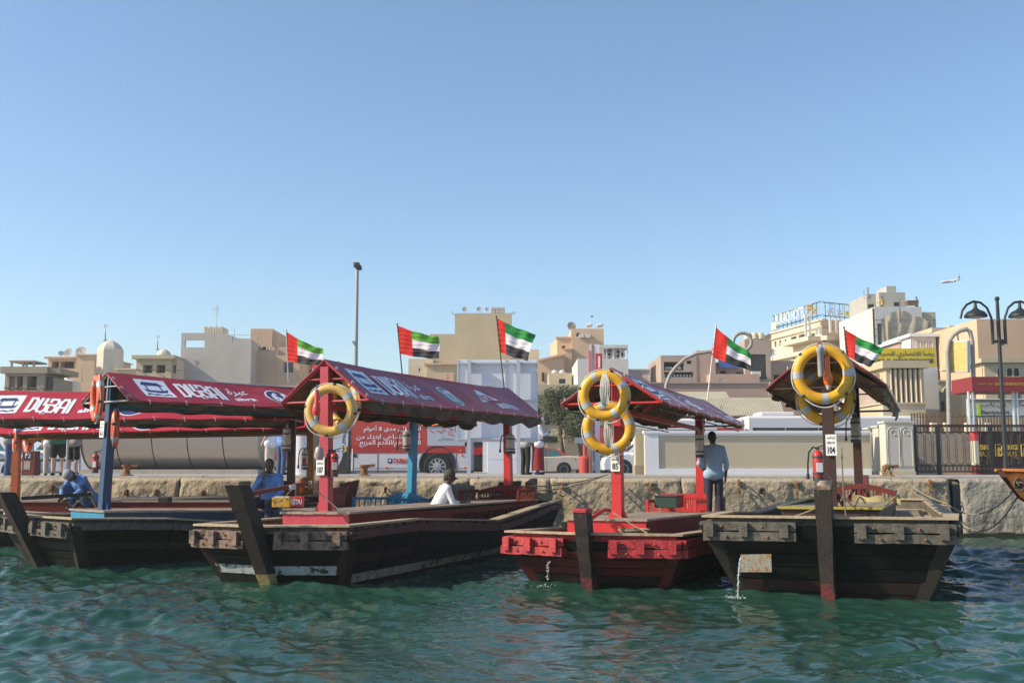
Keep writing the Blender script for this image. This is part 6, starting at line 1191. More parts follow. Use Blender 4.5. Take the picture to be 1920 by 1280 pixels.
# twin headed dark street lamp
y = 29.3; t = thing('street_lamp', 'dark double armed street lamp with bell shades at the right edge', 'street lamp', (PX(1888, y), y, QZ)); c = P(1886, 872, y).x
m = MB(); zt_ = P(1880, 562, y).z; m.path([(c, y, QZ), (c, y, QZ + .6), (c, y, P(0, 600, y).z), (c, y, zt_)], [.09, .06, .05, .045], 12); m.sphere((c, y, zt_ + .03), .07, 10); m.build('pole', 'lamp_iron', t, smooth=50, world=True)
for s in (-1, 1):
    zz = lambda py: P(0, py, y).z; X_ = lambda d: c + s * d * y / FPX * 1.0
    pts_ = [(X_(12), y, zz(640)), (X_(11), y, zz(615)), (X_(13), y, zz(595)), (X_(20), y, zz(577)), (X_(32), y, zz(567)), (X_(45), y, zz(565)), (X_(58), y, zz(571)), (X_(67), y, zz(582)), (X_(71), y, zz(597))]
    m = MB(); m.path(pts_, .034, 8); m.build('arm', 'lamp_iron', t, smooth=60, world=True); m = MB(); m.tube((X_(0), y, zz(640)), (X_(13), y, zz(640)), .04); m.tube((X_(12), y, zz(645)), (X_(12), y, zz(600)), .045); m.build('bracket', 'lamp_iron', t, world=True)
    m = MB(); T = Matrix.Translation((X_(42), y, zz(593))); m.lathe([(.31, 0), (.29, .05), (.22, .13), (.11, .18), (.05, .24), (.04, .38), (0, .38)], 24, T); m.lathe([(.31, 0), (.305, -.02), (.27, .02), (0, .05)], 24, T); m.build('lamp_shade', 'lamp_iron', t, smooth=50, world=True); m = MB(); m.sphere((X_(42), y, zz(594)), (.2, .2, .05), 12); m.build('diffuser', 'pole_grey', t, smooth=60, world=True)
# curved grey gantry lamp with yellow sign
y = 44; t = thing('street_lamp', 'curved grey lamp frame holding a tilted yellow and white sign box', 'street lamp', (PX(1781, y), y, RZ)); m = MB(); q = lambda a, b: tuple(P(a, b, y)); m.path([(PX(1781, y), y, RZ), q(1778, 700), q(1776, 660), q(1779, 640), q(1788, 628), q(1800, 620), q(1812, 617), q(1819, 622), q(1823, 640), q(1825, 700), (PX(1827, y), y, RZ)], [.10, .10, .09, .09, .09, .09, .10, .09, .09, .09, .10], 10); m.build('pole', 'pole_beige', t, smooth=60, world=True)
m = MB(); p = P(1797, 668, y); T = Matrix.Translation(p) @ Euler((0, .04, -.75)).to_matrix().to_4x4(); m.box(-.42, .42, -.16, .16, -.66, .64, T); o = m.build('sign_box', 'wall_white', t, world=True); m = MB(); m.box(-.40, .40, -.17, -.161, -.62, .60, T); m.build('sign_face', mat('faded_yellow', (.62, .46, .14), .6, var=.2), t, world=True); m = MB(); m.tube(q(1795, 620), tuple(T @ Vector((0, 0, .64))), .03); m.build('hanger', 'steel_dark', t, world=True)
# curled lamp post right of centre
y = 52; t = thing('street_lamp', 'pale curled lamp arm rising behind the red 85 boat roof', 'street lamp', (PX(1247, y), y, RZ)); m = MB(); rg = [(1392 + 17 * math.cos(a), 641 - 17 * math.sin(a)) for a in np.linspace(-1.2, 3.6, 16)]; m.path([(PX(1246, y), y, RZ)] + [q2 for q2 in [tuple(P(a, b, y)) for a, b in [(1249, 722), (1256, 703), (1268, 687), (1285, 672), (1305, 663), (1330, 659), (1360, 659), (1385, 661)] + rg]], .085, 8); m.build('arm', 'pole_beige', t, smooth=60, world=True)
# tall mast
y = 48; t = thing('light_mast', 'tall slim grey mast rising above the 107 boat roof', 'mast', (PX(670, y), y, RZ)); m = MB(); p = P(670, 500, y); m.path([(p.x, y, RZ), (p.x, y, p.z)], [.12, .075], 10); m.build('pole', 'pole_grey', t, smooth=60, world=True); m = MB(); m.bevbox(p.x - .16, p.x + .12, y - .2, y + .2, p.z - .05, p.z + .18, .04); m.build('lamp_head', 'steel_dark', t, world=True); m = MB(); m.bevbox(p.x - .05, p.x + .2, y - .15, y + .15, p.z - .15, p.z + .05, .03); m.build('lamp_head', 'steel_dark', t, world=True); m = MB(); p2 = P(666, 646, y); m.bar((p2.x, y - .1, p2.z), (p2.x - .1, y - .1, p2.z + .15), .08, .1); m.build('bracket', 'pole_grey', t, world=True)
# white coaches beyond the wall
def coach(label, px0, px1, pyt, y, red=None, txt=None):
    a = P(px0, pyt, y); b = P(px1, pyt, y); t = thing('coach', label, 'coach', ((a.x + b.x) / 2, y, RZ)); h = a.z - RZ; m = MB(); m.bevbox(a.x, b.x, y, y + 2.5, RZ + .35, a.z, .12); m.build('body', 'bus_white', t, world=True); n = max(3, int((b.x - a.x) / 1.6))
    for k in range(n):
        xa = a.x + .3 + k * (b.x - a.x - .6) / n; xb = xa + (b.x - a.x - .6) / n - .05; MB().box(xa, xb, y - .01, y + .02, RZ + h * .50, RZ + h * .80).build('window', 'glass_dark', t, world=True)
    MB().bevbox(a.x + .8, a.x + 2.6, y + .3, y + 2.2, a.z, a.z + .22, .06).build('roof_unit', 'bus_white', t, world=True)
    if red: MB().box(P(red[0], 0, y).x, P(red[1], 0, y).x, y - .02, y - .011, RZ + h * .45, RZ + h * .84).build('stripe', 'bus_red', t, world=True)
    for s in (.15, .8): wheel(t, a.x + (b.x - a.x) * s - WM[t].translation.x, .1, .5, .5)
    return t
coach('white coach with a red stripe behind the standing man', 1183, 1396, 784, 54, (1345, 1392)); coach('long white coach roof behind the 104 boat', 1400, 1732, 779, 56)
# ================================================================ BUILDINGS
GB = QZ - .27
def facade(mb, A, B, z0, z1, ops, rec=.25, z1b=None):
    """wall quad between plan points A and B with recessed openings (s0,s1,za,zb); returns pane rectangles"""
    A = Vector(A); B = Vector(B); t = (B - A); L = t.length; t /= L; n = Vector((t.y, -t.x)); panes = []
    ss = sorted(set([0, L] + [min(max(s, 0), L) for o in ops for s in o[:2]])); zs = sorted(set([z0, z1] + [min(max(z, z0), z1) for o in ops for z in o[2:4]]))
    def pt(s, z, d=0): p = A + t * s - n * d; return (p.x, p.y, z)
    for a, b in zip(ss, ss[1:]):
        for c, d in zip(zs, zs[1:]):
            if b - a < 1e-4 or d - c < 1e-4: continue
            mx, mz = (a + b) / 2, (c + d) / 2
            if any(o[0] < mx < o[1] and o[2] < mz < o[3] for o in ops): continue
            mb.add([pt(a, c), pt(b, c), pt(b, d), pt(a, d)], [(0, 1, 2, 3)])
    for o in ops:
        s0, s1, za, zb = o[:4]; mb.add([pt(s0, za), pt(s1, za), pt(s1, zb), pt(s0, zb), pt(s0, za, rec), pt(s1, za, rec), pt(s1, zb, rec), pt(s0, zb, rec)], [(0, 1, 5, 4), (1, 2, 6, 5), (2, 3, 7, 6), (3, 0, 4, 7)])
        panes.append([pt(s0, za, rec - .01), pt(s1, za, rec - .01), pt(s1, zb, rec - .01), pt(s0, zb, rec - .01)])
    return panes
def block(t, px0, px1, pyt, y, dep, mk, ops=(), pane='glass_dark', rec=.25, frame=None, parapet=0, nm='wall', pyb=None, sideops=None, cornice=None):
    a = P(px0, pyt, y); b = P(px1, pyt, y); z0 = GB if pyb is None else P(0, pyb, y).z; z1 = a.z; m = MB(); O = []
    for (p0, p1, q0, q1) in ops: O.append((P(p0, 0, y).x - a.x, P(p1, 0, y).x - a.x, P(0, q1, y).z, P(0, q0, y).z))
    pn = facade(m, (a.x, y), (b.x, y), z0, z1, O, rec); m.add([(a.x, y, z0), (a.x, y + dep, z0), (a.x, y + dep, z1), (a.x, y, z1)], [(0, 1, 2, 3)]) if not sideops else pn.extend(facade(m, (a.x, y + dep), (a.x, y), z0, z1, [(dep - o[1] * dep, dep - o[0] * dep, z0 + (z1 - z0) * o[2], z0 + (z1 - z0) * o[3]) for o in sideops], rec))
    m.add([(b.x, y, z0), (b.x, y + dep, z0), (b.x, y + dep, z1), (b.x, y, z1)], [(0, 1, 2, 3)]); m.add([(a.x, y + dep, z0), (b.x, y + dep, z0), (b.x, y + dep, z1), (a.x, y + dep, z1)], [(0, 1, 2, 3)])
    rz_ = z1 - parapet; m.add([(a.x, y, rz_), (b.x, y, rz_), (b.x, y + dep, rz_), (a.x, y + dep, rz_)], [(0, 1, 2, 3)]); m.build(nm, mk, t, world=True)
    for q in pn:
        o = None
        if frame:
            f = MB(); w_ = .06; q_ = [Vector(v) for v in q]; n = (q_[1] - q_[0]).cross(q_[3] - q_[0]).normalized() * -0.0
            for i in range(4): f.bar(q_[i], q_[(i + 1) % 4], .10, .10)
            o = f.build('window', frame, t, world=True)
        pm = MB(); pm.add(q, [(0, 1, 2, 3)]); pm.build('window_pane' if pane.startswith('glass') else 'opening', pane, o or t, world=True)
        if o is not None: WM[o] = WM[t]
    if cornice:
        h, pr, cm = cornice; MB().box(a.x - pr, b.x + pr, y - pr, y + dep + pr, z1, z1 + h).build('cornice', cm, t, world=True)
    return a, b
def bldg(name, label, cat, px, y, group=None): return thing(name, label, cat, (PX(px, y), y, GB), 0, group)
def dish(t, px, py, y, r, rz=0, mk='st_white', tilt=.5):
    p = P(px, py, y); m = MB(); T = Matrix.Translation(p) @ Euler((PI / 2 - tilt, 0, rz)).to_matrix().to_4x4(); m.lathe([(0, -r * .22), (r * .5, -r * .17), (r * .85, -r * .06), (r, 0), (r * .86, -r * .03), (r * .5, -r * .13), (0, -r * .18)], 20, T); m.tube(p, p - Vector((0, -.1, r * 1.5)), r * .08); m.tube(T @ Vector((0, 0, -r * .2)), T @ Vector((0, 0, r * .6)), r * .04)
    tt = thing('satellite_dish', None, None) if False else None
    return m.build('satellite_dish', mk, t, smooth=50, world=True)
def finial(t, px, py0, py1, y, mk='st_brown'):
    a = P(px, py1, y); b = P(px, py0, y); h = b.z - a.z; c = a.x; m = MB(); T = Matrix.Translation((c, y, a.z)); m.lathe([(h * .13, 0), (h * .08, h * .06), (h * .03, h * .14), (h * .055, h * .2), (h * .025, h * .26), (h * .05, h * .36), (h * .02, h * .44), (h * .035, h * .52), (h * .012, h * .6), (h * .012, h * .78), (0, h * .78)], 10, T); m.torus(h * .085, h * .02, 16, 5, Matrix.Translation((c, y, a.z + h * .89)), PI / 2 + .6, PI / 2 + 2 * PI - .6); return m.build('finial', mk, t, smooth=50, world=True)
def archpts(cx, w_, z0, z1, pointed=True, n=8):
    r = w_ / 2; zs = z1 - r * (1.3 if pointed else 1); pts = [(cx - r, z0), (cx + r, z0)]
    for i in range(n + 1): a = PI * i / n; pts.append((cx + r * math.cos(a), zs + (z1 - zs) * math.sin(a) ** (.8 if pointed else 1)))
    return pts
def archo(t, px, pw_, py0, py1, y, mk='opening', nm='arched_opening', off=.02, trim=None):
    c = P(px, 0, y).x; w_ = pw_ * y / FPX; m = MB(); pts = archpts(c, w_, P(0, py1, y).z, P(0, py0, y).z); m.prism(pts, y - off, y - off * .3); o = m.build(nm, mk, t, world=True)
    if trim: m = MB(); m.path([(x, y - off, z) for x, z in pts], w_ * .06, 4, closed=True); m.build('moulding', trim, t, world=True)
    return o
# --- wind tower far left
y = 72; t = bldg('wind_tower', 'brown wind tower with square openings at the far left', 'tower', 55, y); block(t, 10, 84, 700, y, 3.2, 'st_brown', [(18, 30, 705, 731), (33, 44, 705, 731), (52, 70, 705, 731)], 'opening', .6, cornice=(.45, .25, 'st_brown'), sideops=[(.1, .45, .8, .97), (.55, .9, .8, .97)]); MB().box(P(10, 0, y).x, P(57, 0, y).x, y + .5, y + 2.6, P(0, 677, y).z, P(0, 674, y).z).build('pavilion_roof', 'st_pink', t, world=True)
for px in (12, 34, 40, 54): p = P(px, 677, y); MB().box(p.x, p.x + .12, y + .6, y + .72, P(0, 690, y).z, p.z).build('pavilion_post', 'st_pink', t, world=True)
for px in (16, 30, 46, 66, 80): p = P(px, 728, y); MB().bar((p.x, y - .6, p.z), (p.x, y + .2, p.z), .08, .08).build('pole_end', 'st_brown', t, world=True)
a_, b_2 = P(84, 700, y), P(103, 700, y); MB().box(a_.x, b_2.x, y + .3, y + 3, GB, a_.z - .3).build('wall', 'st_brown', t, world=True)
for px in (88, 96): a = P(px - 3, 706, y + .3); b = P(px + 3, 731, y + .3); MB().box(a.x, b.x, y + .28, y + .295, b.z, a.z).build('opening', 'opening', t, world=True)
MB().box(a_.x, b_2.x + .3, y + .1, y + 3.2, P(0, 700, y).z, P(0, 690, y).z).build('cornice', 'st_brown', t, world=True)
# --- peach house with dishes
y = 95; t = bldg('house', 'peach coloured house with satellite dishes left of the white dome tower', 'building', 130, y); block(t, 91, 144, 672, y, 8, 'st_peach', [(96, 110, 677, 690), (112, 139, 677, 690)], 'opening', 1.2, cornice=(.15, .3, 'st_peach')); block(t, 144, 178, 666, y - .5, 9, 'st_orange', cornice=(.1, .15, 'st_peach')); MB().box(P(107, 0, y).x, P(144, 0, y).x, y + 1, y + 6, P(0, 672, y).z, P(0, 669, y).z).build('slab', 'st_peach', t, world=True)
dish(t, 115, 662, y, .26, .5); dish(t, 127, 660, y, .42, -.3, 'st_brown'); dish(t, 130, 663, y - .5, .28, .2); dish(t, 152, 658, y, .48, .1, 'st_grey')
# --- mosque dome tower + low domes
y = 88; t = bldg('mosque', 'pale mosque tower with a pointed faceted dome and crescent finial', 'mosque', 197, y); c = P(196.5, 0, y).x; r = 25 * y / FPX; za = P(0, 660, y + r).z; zd = P(0, 637, y + r).z
m = MB(); m.lathe([(r, GB), (r, za)], 8, Matrix.Translation((c, y + r, 0)) @ Matrix.Rotation(PI / 8 + .25, 4, 'Z')); m.build('shaft', 'st_mosque', t, world=True)
m = MB(); m.lathe([(r * 1.0, za)] + [(r * (1 - q ** 2) ** .8, za + (zd - za) * q) for q in np.linspace(.1, .97, 12)] + [(0, zd)], 8, Matrix.Translation((c, y + r, 0)) @ Matrix.Rotation(PI / 8 + .25, 4, 'Z')); m.build('dome', 'st_mosque', t, world=True); finial(t, 197, 607, 639, y + r)
for px in (185, 213): archo(t, px, 14 if px == 185 else 8, 687, 705, y - .02, 'st_brown', 'arched_niche')
for (px, py0, py1, rp, lb) in ((149, 714, 735, 24, ''), (147, 706, 717, 6, ''), (114, 708, 722, 10, '')):
    c = P(px, 0, y).x; r_ = rp * y / FPX; zb_ = P(0, py1, y).z; zt_ = P(0, py0, y).z; m = MB(); m.lathe([(r_, zb_)] + [(r_ * math.cos(a), zb_ + (zt_ - zb_) * math.sin(a)) for a in np.linspace(.1, 1.5, 7)] + [(0, zt_)], 16, Matrix.Translation((c, y - 2, 0))); m.lathe([(r_ * 1.02, GB), (r_ * 1.02, zb_)], 16, Matrix.Translation((c, y - 2, 0))); m.build('dome', 'st_dome', t, smooth=40, world=True)
finial(t, 153, 688, 714, y - 2)
# --- second wind tower with small dome
y = 80; t = bldg('wind_tower', 'tan wind tower topped by a small dome and crescent finial', 'tower', 292, y); block(t, 256, 322, 673, y, 2.8, 'st_tan', [(268, 286, 684, 699), (293, 310, 684, 699)], 'opening', .6, cornice=(.28, .28, 'st_tan')); block(t, 322, 334, 674, y + .4, 2.4, 'st_cream', [(324, 330, 684, 699)], 'opening', .3)
c = P(295, 0, y).x; r_ = 14 * y / FPX; zb_ = P(0, 667, y + 1.4).z; zt_ = P(0, 654, y + 1.4).z; m = MB(); m.lathe([(r_ * (1 - q ** 2) ** .7, zb_ + (zt_ - zb_) * q) for q in np.linspace(0, .96, 9)] + [(0, zt_)], 12, Matrix.Translation((c, y + 1.4, 0))); m.build('dome', 'st_mosque', t, world=True); finial(t, 295, 627, 656, y + 1.4)
for px in (262, 290, 316, 336): p = P(px, 694, y); MB().bar((p.x, y - .7, p.z), (p.x, y + .2, p.z), .08, .08).build('pole_end', 'st_brown', t, world=True)
t = bldg('low_wall', 'low tan roofline between the dome tower and the small domed tower', 'building', 235, 86); block(t, 218, 262, 693, 86, 6, 'st_tan', cornice=(.1, .15, 'st_cream'))
# --- grey house with see-through parapet
y = 82; t = bldg('house', 'plain grey house with a slot through its parapet, roof tank and aerial', 'building', 400, y); a = P(338, 622, y); m = MB(); z0 = GB; X_ = lambda px: P(px, 0, y).x; Z_ = lambda py: P(0, py, y).z
prof = [(338, 624), (415, 624), (425, 626), (437, 631), (446, 634), (470, 635)]
m.add([(X_(px), yy_, z) for yy_ in (y,) for (px, z) in [(338, Z_(624)), (345, Z_(624)), (382, Z_(624)), (415, Z_(624)), (338, Z_(637)), (345, Z_(637)), (382, Z_(637)), (415, Z_(637)), (338, Z_(651)), (345, Z_(651)), (382, Z_(651)), (415, Z_(651)), (338, GB), (345, GB), (382, GB), (415, GB)]], [(0, 1, 5, 4), (1, 2, 6, 5), (2, 3, 7, 6), (4, 5, 9, 8), (6, 7, 11, 10), (8, 9, 13, 12), (9, 10, 14, 13), (10, 11, 15, 14)])
for (p0, q0), (p1, q1) in zip(prof[1:], prof[2:]): m.add([(X_(p0), y, GB), (X_(p1), y, GB), (X_(p1), y, Z_(q1)), (X_(p0), y, Z_(q0))], [(0, 1, 2, 3)])
x0, x1 = X_(345), X_(382); zA, zB = Z_(651), Z_(637)
m.add([(x0, y, zA), (x1, y, zA), (x1, y + .3, zA), (x0, y + .3, zA), (x0, y, zB), (x1, y, zB), (x1, y + .3, zB), (x0, y + .3, zB)], [(0, 1, 2, 3), (4, 5, 6, 7), (0, 3, 7, 4), (1, 2, 6, 5)])
m.add([(X_(338), y, GB), (X_(338), y + 9, GB), (X_(338), y + 9, Z_(655)), (X_(338), y + .3, Z_(655)), (X_(338), y + .3, Z_(624)), (X_(338), y, Z_(624))], [(0, 1, 2, 3, 4, 5)])
m.add([(X_(338), y + .3, Z_(655)), (X_(470), y + .3, Z_(655)), (X_(470), y + 9, Z_(655)), (X_(338), y + 9, Z_(655))], [(0, 1, 2, 3)]); m.add([(X_(470), y, GB), (X_(470), y + 9, GB), (X_(470), y + 9, Z_(655)), (X_(470), y, Z_(635))], [(0, 1, 2, 3)])
m.add([(X_(338), y + .31, Z_(655)), (X_(415), y + .31, Z_(655)), (X_(415), y + .31, Z_(651)), (X_(338), y + .31, Z_(651))], [(0, 1, 2, 3)])
m.build('wall', 'st_grey', t, world=True)
for k in range(7): MB().box(X_(378 + 5 * k), X_(382 + 5 * k), y + .32, y + 2.2, Z_(624), Z_(611 + (k % 2) * 2)).build('roof_block', 'st_cream', t, world=True)
m = MB(); p = P(407, 570, y + 1); m.tube((p.x, y + 1, Z_(612)), (p.x, y + 1, p.z), .03, n=5); 
for py, h in ((577, 6), (581, 10), (587, 5)): q0 = P(407 - h, py + 1, y + 1); q1 = P(407 + h * .6, py - 1, y + 1); m.tube(q0, q1, .018, n=4)
m.tube((X_(431), y + 1, Z_(640)), (X_(431), y + 1, Z_(611)), .02, n=4); m.build('aerial', 'steel', t, world=True)
for px in (432, 468): MB().tube((X_(px), y, Z_(640)), (X_(px), y, Z_(627)), .03, n=5).build('rail_post', 'alu', t, world=True)
MB().tube((X_(432), y, Z_(628)), (X_(468), y, Z_(628)), .02, n=4).build('handrail', 'alu', t, world=True)
# --- peach house
y = 84; t = bldg('house', 'peach house with arched niches and a white framed window right of the grey one', 'building', 520, y); block(t, 470, 511, 616, y + .6, 8, 'st_peach'); block(t, 511, 523, 627, y + .7, 7, 'st_peach'); block(t, 471, 523, 656, y, 3, 'st_orange', [(491, 499, 660 - 0, 661)], 'st_peach', .05); block(t, 523, 540, 650, y + .2, 6, 'st_peach'); block(t, 521, 562, 666, y - .1, 6, 'st_peach', [(531, 550, 678, 699)], 'glass_dark', .25, frame='st_white')
a = P(489, 648, y + .5); b = P(500, 662, y + .5); 
for px, mk in ((494.5, 'glass_dark'), (509, 'st_orange')): archo(t, px, 9, 649, 661, y + .58, mk, 'window', .05, 'st_white')
MB().box(X_(480), X_(482), y - .3, y - .02, Z_(660), Z_(628)).build('drain_pipe', 'st_cream', t, world=True); block(t, 562, 602, 678, y + 4, 5, 'st_tan', [(566, 584, 692, 704)], 'glass_dark', .2)
m = MB(); [m.tube((X_(526 + 4 * k), y + .3, Z_(652)), (X_(526 + 4 * k), y + .3, Z_(641)), .02, n=4) for k in range(4)]; m.build('handrail', 'steel_dark', t, world=True)
# --- big tan tower in the middle
y = 92; t = bldg('apartment_building', 'big windowless tan apartment block stepping down to the left, dishes on top', 'building', 880, y); block(t, 853, 960, 587, y, 12, 'st_tan', parapet=.3); block(t, 806, 853, 626, y + .02, 11, 'st_tan', parapet=.2); block(t, 766, 812, 672, y - 1, 9, 'st_cream', [(785, 788, 690, 696)]); block(t, 960, 1011, 655, y + .3, 9, 'st_cream'); block(t, 800, 862, 684, y - 1.5, 6, 'st_tan', cornice=(.15, .2, 'st_peach'))
for px, pw_ in ((834, 8), (846, 8)): a = P(px - 5, 700, y - 1.5); b = P(px + 5, 712, y - 1.5); MB().box(a.x, b.x, y - 1.56, y - 1.51, b.z - 1, a.z).build('shutter', 'st_peach', t, world=True)
MB().box(P(828, 0, y - 1.5).x, P(858, 0, y - 1.5).x, y - 1.8, y - 1.5, P(0, 687, y).z, P(0, 684, y).z).build('canopy', 'st_peach', t, world=True)
X_ = lambda px: P(px, 0, y).x; Z_ = lambda py: P(0, py, y).z
for px in (872, 899, 914): dish(t, px, 580, y + 1, .26 if px != 914 else .2, .25, 'st_white', .35)
MB().box(X_(919), X_(946), y + 1, y + 3, Z_(587), Z_(584)).build('tank_stand', 'steel', t, world=True)
for k in range(3):
    for j in range(2): MB().bevbox(X_(919.5 + 9 * k), X_(928 + 9 * k), y + 1, y + 3, Z_(584) + j * .28, Z_(584) + j * .28 + .27, .03).build('tank_panel', 'st_grey', t, world=True)
for px, s in ((852, -1), (958, 1), (962, 1)): p = P(px, 590, y); MB().bar(p, p + Vector((s * .25, 0, .25)), .08, .08).build('horn', 'st_tan', t, world=True)
# --- orange peach building right of board
y = 84; X_ = lambda px: P(px, 0, y).x; Z_ = lambda py: P(0, py, y).z; t = bldg('apartment_building', 'orange tinted block with rooftop heaters, rounded at its left', 'building', 1080, y); block(t, 1071, 1132, 616, y, 9, 'st_orange', [(1081, 1088, 624, 631)], 'glass_dark', .2)
block(t, 1045, 1071, 634, y + .4, 6, 'st_peach', [(1054, 1060, 648, 656)], 'glass_dark', .2, cornice=(.12, .12, 'st_peach')); m = MB(); facade(m, (P(1032, 0, y + 5).x, y + 5), (P(1045, 0, y + .4).x, y + .4), GB, P(0, 634, y + .4).z, [], .1); m.build('side_wall', 'st_peach', t, world=True); block(t, 1058, 1072, 655, y - .3, 2, 'st_orange', cornice=(.1, .1, 'st_peach'))
m = MB(); a = P(1008, 676, y - 1); b = P(1058, 664, y - 1); m.add([(a.x, y - 1, GB), (b.x, y - 1, GB), (b.x, y - 1, b.z), (a.x, y - 1, a.z), (a.x, y + 5, GB), (b.x, y + 5, GB), (b.x, y + 5, b.z), (a.x, y + 5, a.z)], [(0, 1, 2, 3), (4, 5, 6, 7), (0, 3, 7, 4), (1, 2, 6, 5), (3, 2, 6, 7)]); m.build('wall', 'st_peach', t, world=True); m = MB(); m.bar((a.x, y - 1.1, a.z), (b.x, y - 1.1, b.z), .3, .15); m.build('cornice', 'st_orange', t, world=True)
MB().box(P(1016, 0, y - 1).x, P(1020, 0, y - 1).x, y - 1.05, y - 1.01, P(0, 716, y).z, P(0, 700, y).z).build('door', 'opening', t, world=True)
block(t, 1029, 1072, 699, y - 5, 3, 'st_tan', [(1048, 1060, 710, 719)], 'glass_dark', .15)
for px in (1040, 1054): c = P(px, 0, y - 4).x; zb_ = P(0, 699, y - 5).z; m = MB(); m.lathe([(.24, zb_), (.24, zb_ + .1)] + [(.24 * math.cos(a), zb_ + .1 + .22 * math.sin(a)) for a in np.linspace(.2, 1.5, 5)] + [(0, zb_ + .32)], 14, Matrix.Translation((c, y - 4, 0))); m.build('water_tank', 'st_white', t, smooth=50, world=True)
dish(t, 1072, 611, y + .5, .36, .2, 'st_pink', .3); m = MB(); [m.bar((X_(px), y + .5, Z_(616)), (X_(1072), y + .5, Z_(630 if False else 606)), .05, .05) for px in (1067, 1077)]; m.build('dish_stand', 'steel', t, world=True)
for px in (1099, 1119): m = MB(); p = P(px, 611, y + 1); q_ = P(px + 10, 609, y + 1); m.tube(p, q_, .17, n=14); m.tube(q_, q_ + Vector((.08, 0, .0)), .10, n=12); o = m.build('water_heater', 'st_white', t, smooth=40, world=True); m = MB(); m.bar(p - Vector((0, 0, .3)), q_ - Vector((0, 0, .3)), .05, .05); m.build('heater_stand', 'steel', o, world=True) if False else None
for px in (1085, 1097): a = P(px, 630, y); MB().box(a.x, a.x + .4, y - .3, y - .02, a.z - .15, a.z + .12).build('air_conditioner', 'st_white', t, world=True)
# --- white boxy building with rooftop plant frame
y = 74; X_ = lambda px: P(px, 0, y).x; Z_ = lambda py: P(0, py, y).z; t = bldg('white_building', 'white flat building with an open rooftop frame of air conditioners', 'building', 1130, y); block(t, 1083, 1178, 672, y, 7, 'st_white')
for px in (1124, 1137, 1150, 1163, 1176): MB().box(X_(px), X_(px) + .08, y + .2, y + .28, Z_(672), Z_(648)).build('frame_post', 'st_white', t, world=True)
MB().box(X_(1124), X_(1178), y + .1, y + 3, Z_(652), Z_(646)).build('frame_beam', 'st_white', t, world=True); MB().box(X_(1136), X_(1150), y + 1, y + 1.2, Z_(672), Z_(652)).build('screen', 'corr_dark', t, world=True)
for px, py in ((1137, 661), (1153, 656), (1153, 664), (1160, 661)):
    a = P(px, py, y + .3); MB().bevbox(a.x, a.x + .45, y + .3, y + .8, a.z - .3, a.z + .05, .03).build('air_conditioner', 'st_grey', t, world=True); MB().lathe([(0, 0), (.11, 0)], 14, Matrix.Translation((a.x + .22, y + .29, a.z - .12)) @ Matrix.Rotation(PI / 2, 4, 'X')).build('fan', 'opening', t, world=True)
t = bldg('low_building', 'long low white parapet left of the brown balcony house', 'building', 1205, 78); block(t, 1176, 1240, 694, 78, 6, 'st_white', [(1196, 1204, 701, 708)], 'st_cream', .1, cornice=(.1, .1, 'st_white'))
# --- brown houses right of centre
y = 72; X_ = lambda px: P(px, 0, y).x; Z_ = lambda py: P(0, py, y).z; t = bldg('house', 'dull brown house with a deep balcony right of the lamp curl', 'building', 1270, y); block(t, 1239, 1306, 666, y, 7, 'st_pink', [(1245, 1283, 678, 694), (1288, 1297, 676, 682), (1245, 1300, 697, 707)], 'opening', 1.0)
m = MB(); a = P(1245, 690, y + .5); b = P(1283, 690, y + .5)
for px in (1250, 1258, 1266, 1274): p = P(px, 690, y + .4); m.sphere(tuple(p), (.16, .1, .12), 8)
m.build('pots', 'st_white', t, smooth=60, world=True); m = MB(); [m.box(X_(1246 + 6 * k), X_(1249 + 6 * k), y + .3, y + .5, Z_(706), Z_(701)) for k in range(9)]; o = m.build('balcony_goods', 'st_white', t, world=True); o['kind'] = 'stuff'
block(t, 1306, 1341, 657, y + .05, 7, 'st_rose'); block(t, 1341, 1396, 679, y + 1, 5, 'st_pink', [(1350, 1361, 695, 700), (1380, 1390, 697, 700)], 'opening', .3)
a = P(1348, 674, y + .6); b = P(1388, 689, y + .6); MB().box(a.x, b.x, y + .6, y + .8, b.z, a.z).build('blue_hoarding', mat('blue_board', (.10, .20, .55), .5), t, world=True)
block(t, 1330, 1424, 701, y - 1, 4, 'st_rose', [(1348, 1355, 709, 717)], 'st_white', .1)
t = bldg('house', 'brown house with a black brick panel and white roof tanks', 'building', 1420, y); block(t, 1396, 1444, 637, y, 7, 'st_pink', [(1406, 1437, 664, 711)], 'glass_dark', .12)
for i in range(8):
    for j in range(12):
        a = P(1406.5 + i * 3.9 + (1.9 if j % 2 else 0) - .5, 664.3 + j * 3.9, y + .06)
        if a.x + .125 < X_(1437): MB().box(a.x, a.x + .125, y + .05, y + .09, a.z - .11, a.z).build('brick', 'steel_dark', t, world=True)
for px in (1402, 1414, 1426): p = P(px, 636, y + 1); m = MB(); m.lathe([(.26, 0), (.26, .35), (.22, .42), (.08, .46), (0, .46)], 14, Matrix.Translation(p)); m.build('water_tank', 'st_cream', t, smooth=40, world=True)
for px in (1408, 1417): a = P(px, 706, y - .1); MB().box(a.x, a.x + .3, y - .3, y - .02, a.z, a.z + .35).build('air_conditioner', 'st_white', t, world=True)
block(t, 1440, 1492, 676, y + 1.5, 5, 'st_pink', [(1450, 1470, 702, 712)], 'opening', .3); dish(t, 1449, 662, y, .32, -.3, 'st_white', .2)
t = bldg('market_building', 'long dusty brown parapet wall above the corrugated awnings', 'building', 1330, 66); block(t, 1128, 1500, 719, 66, 5, 'st_rose', [(1404 + 0, 1420, 760, 775)], 'opening', .2, cornice=(.08, .1, 'st_pink'))
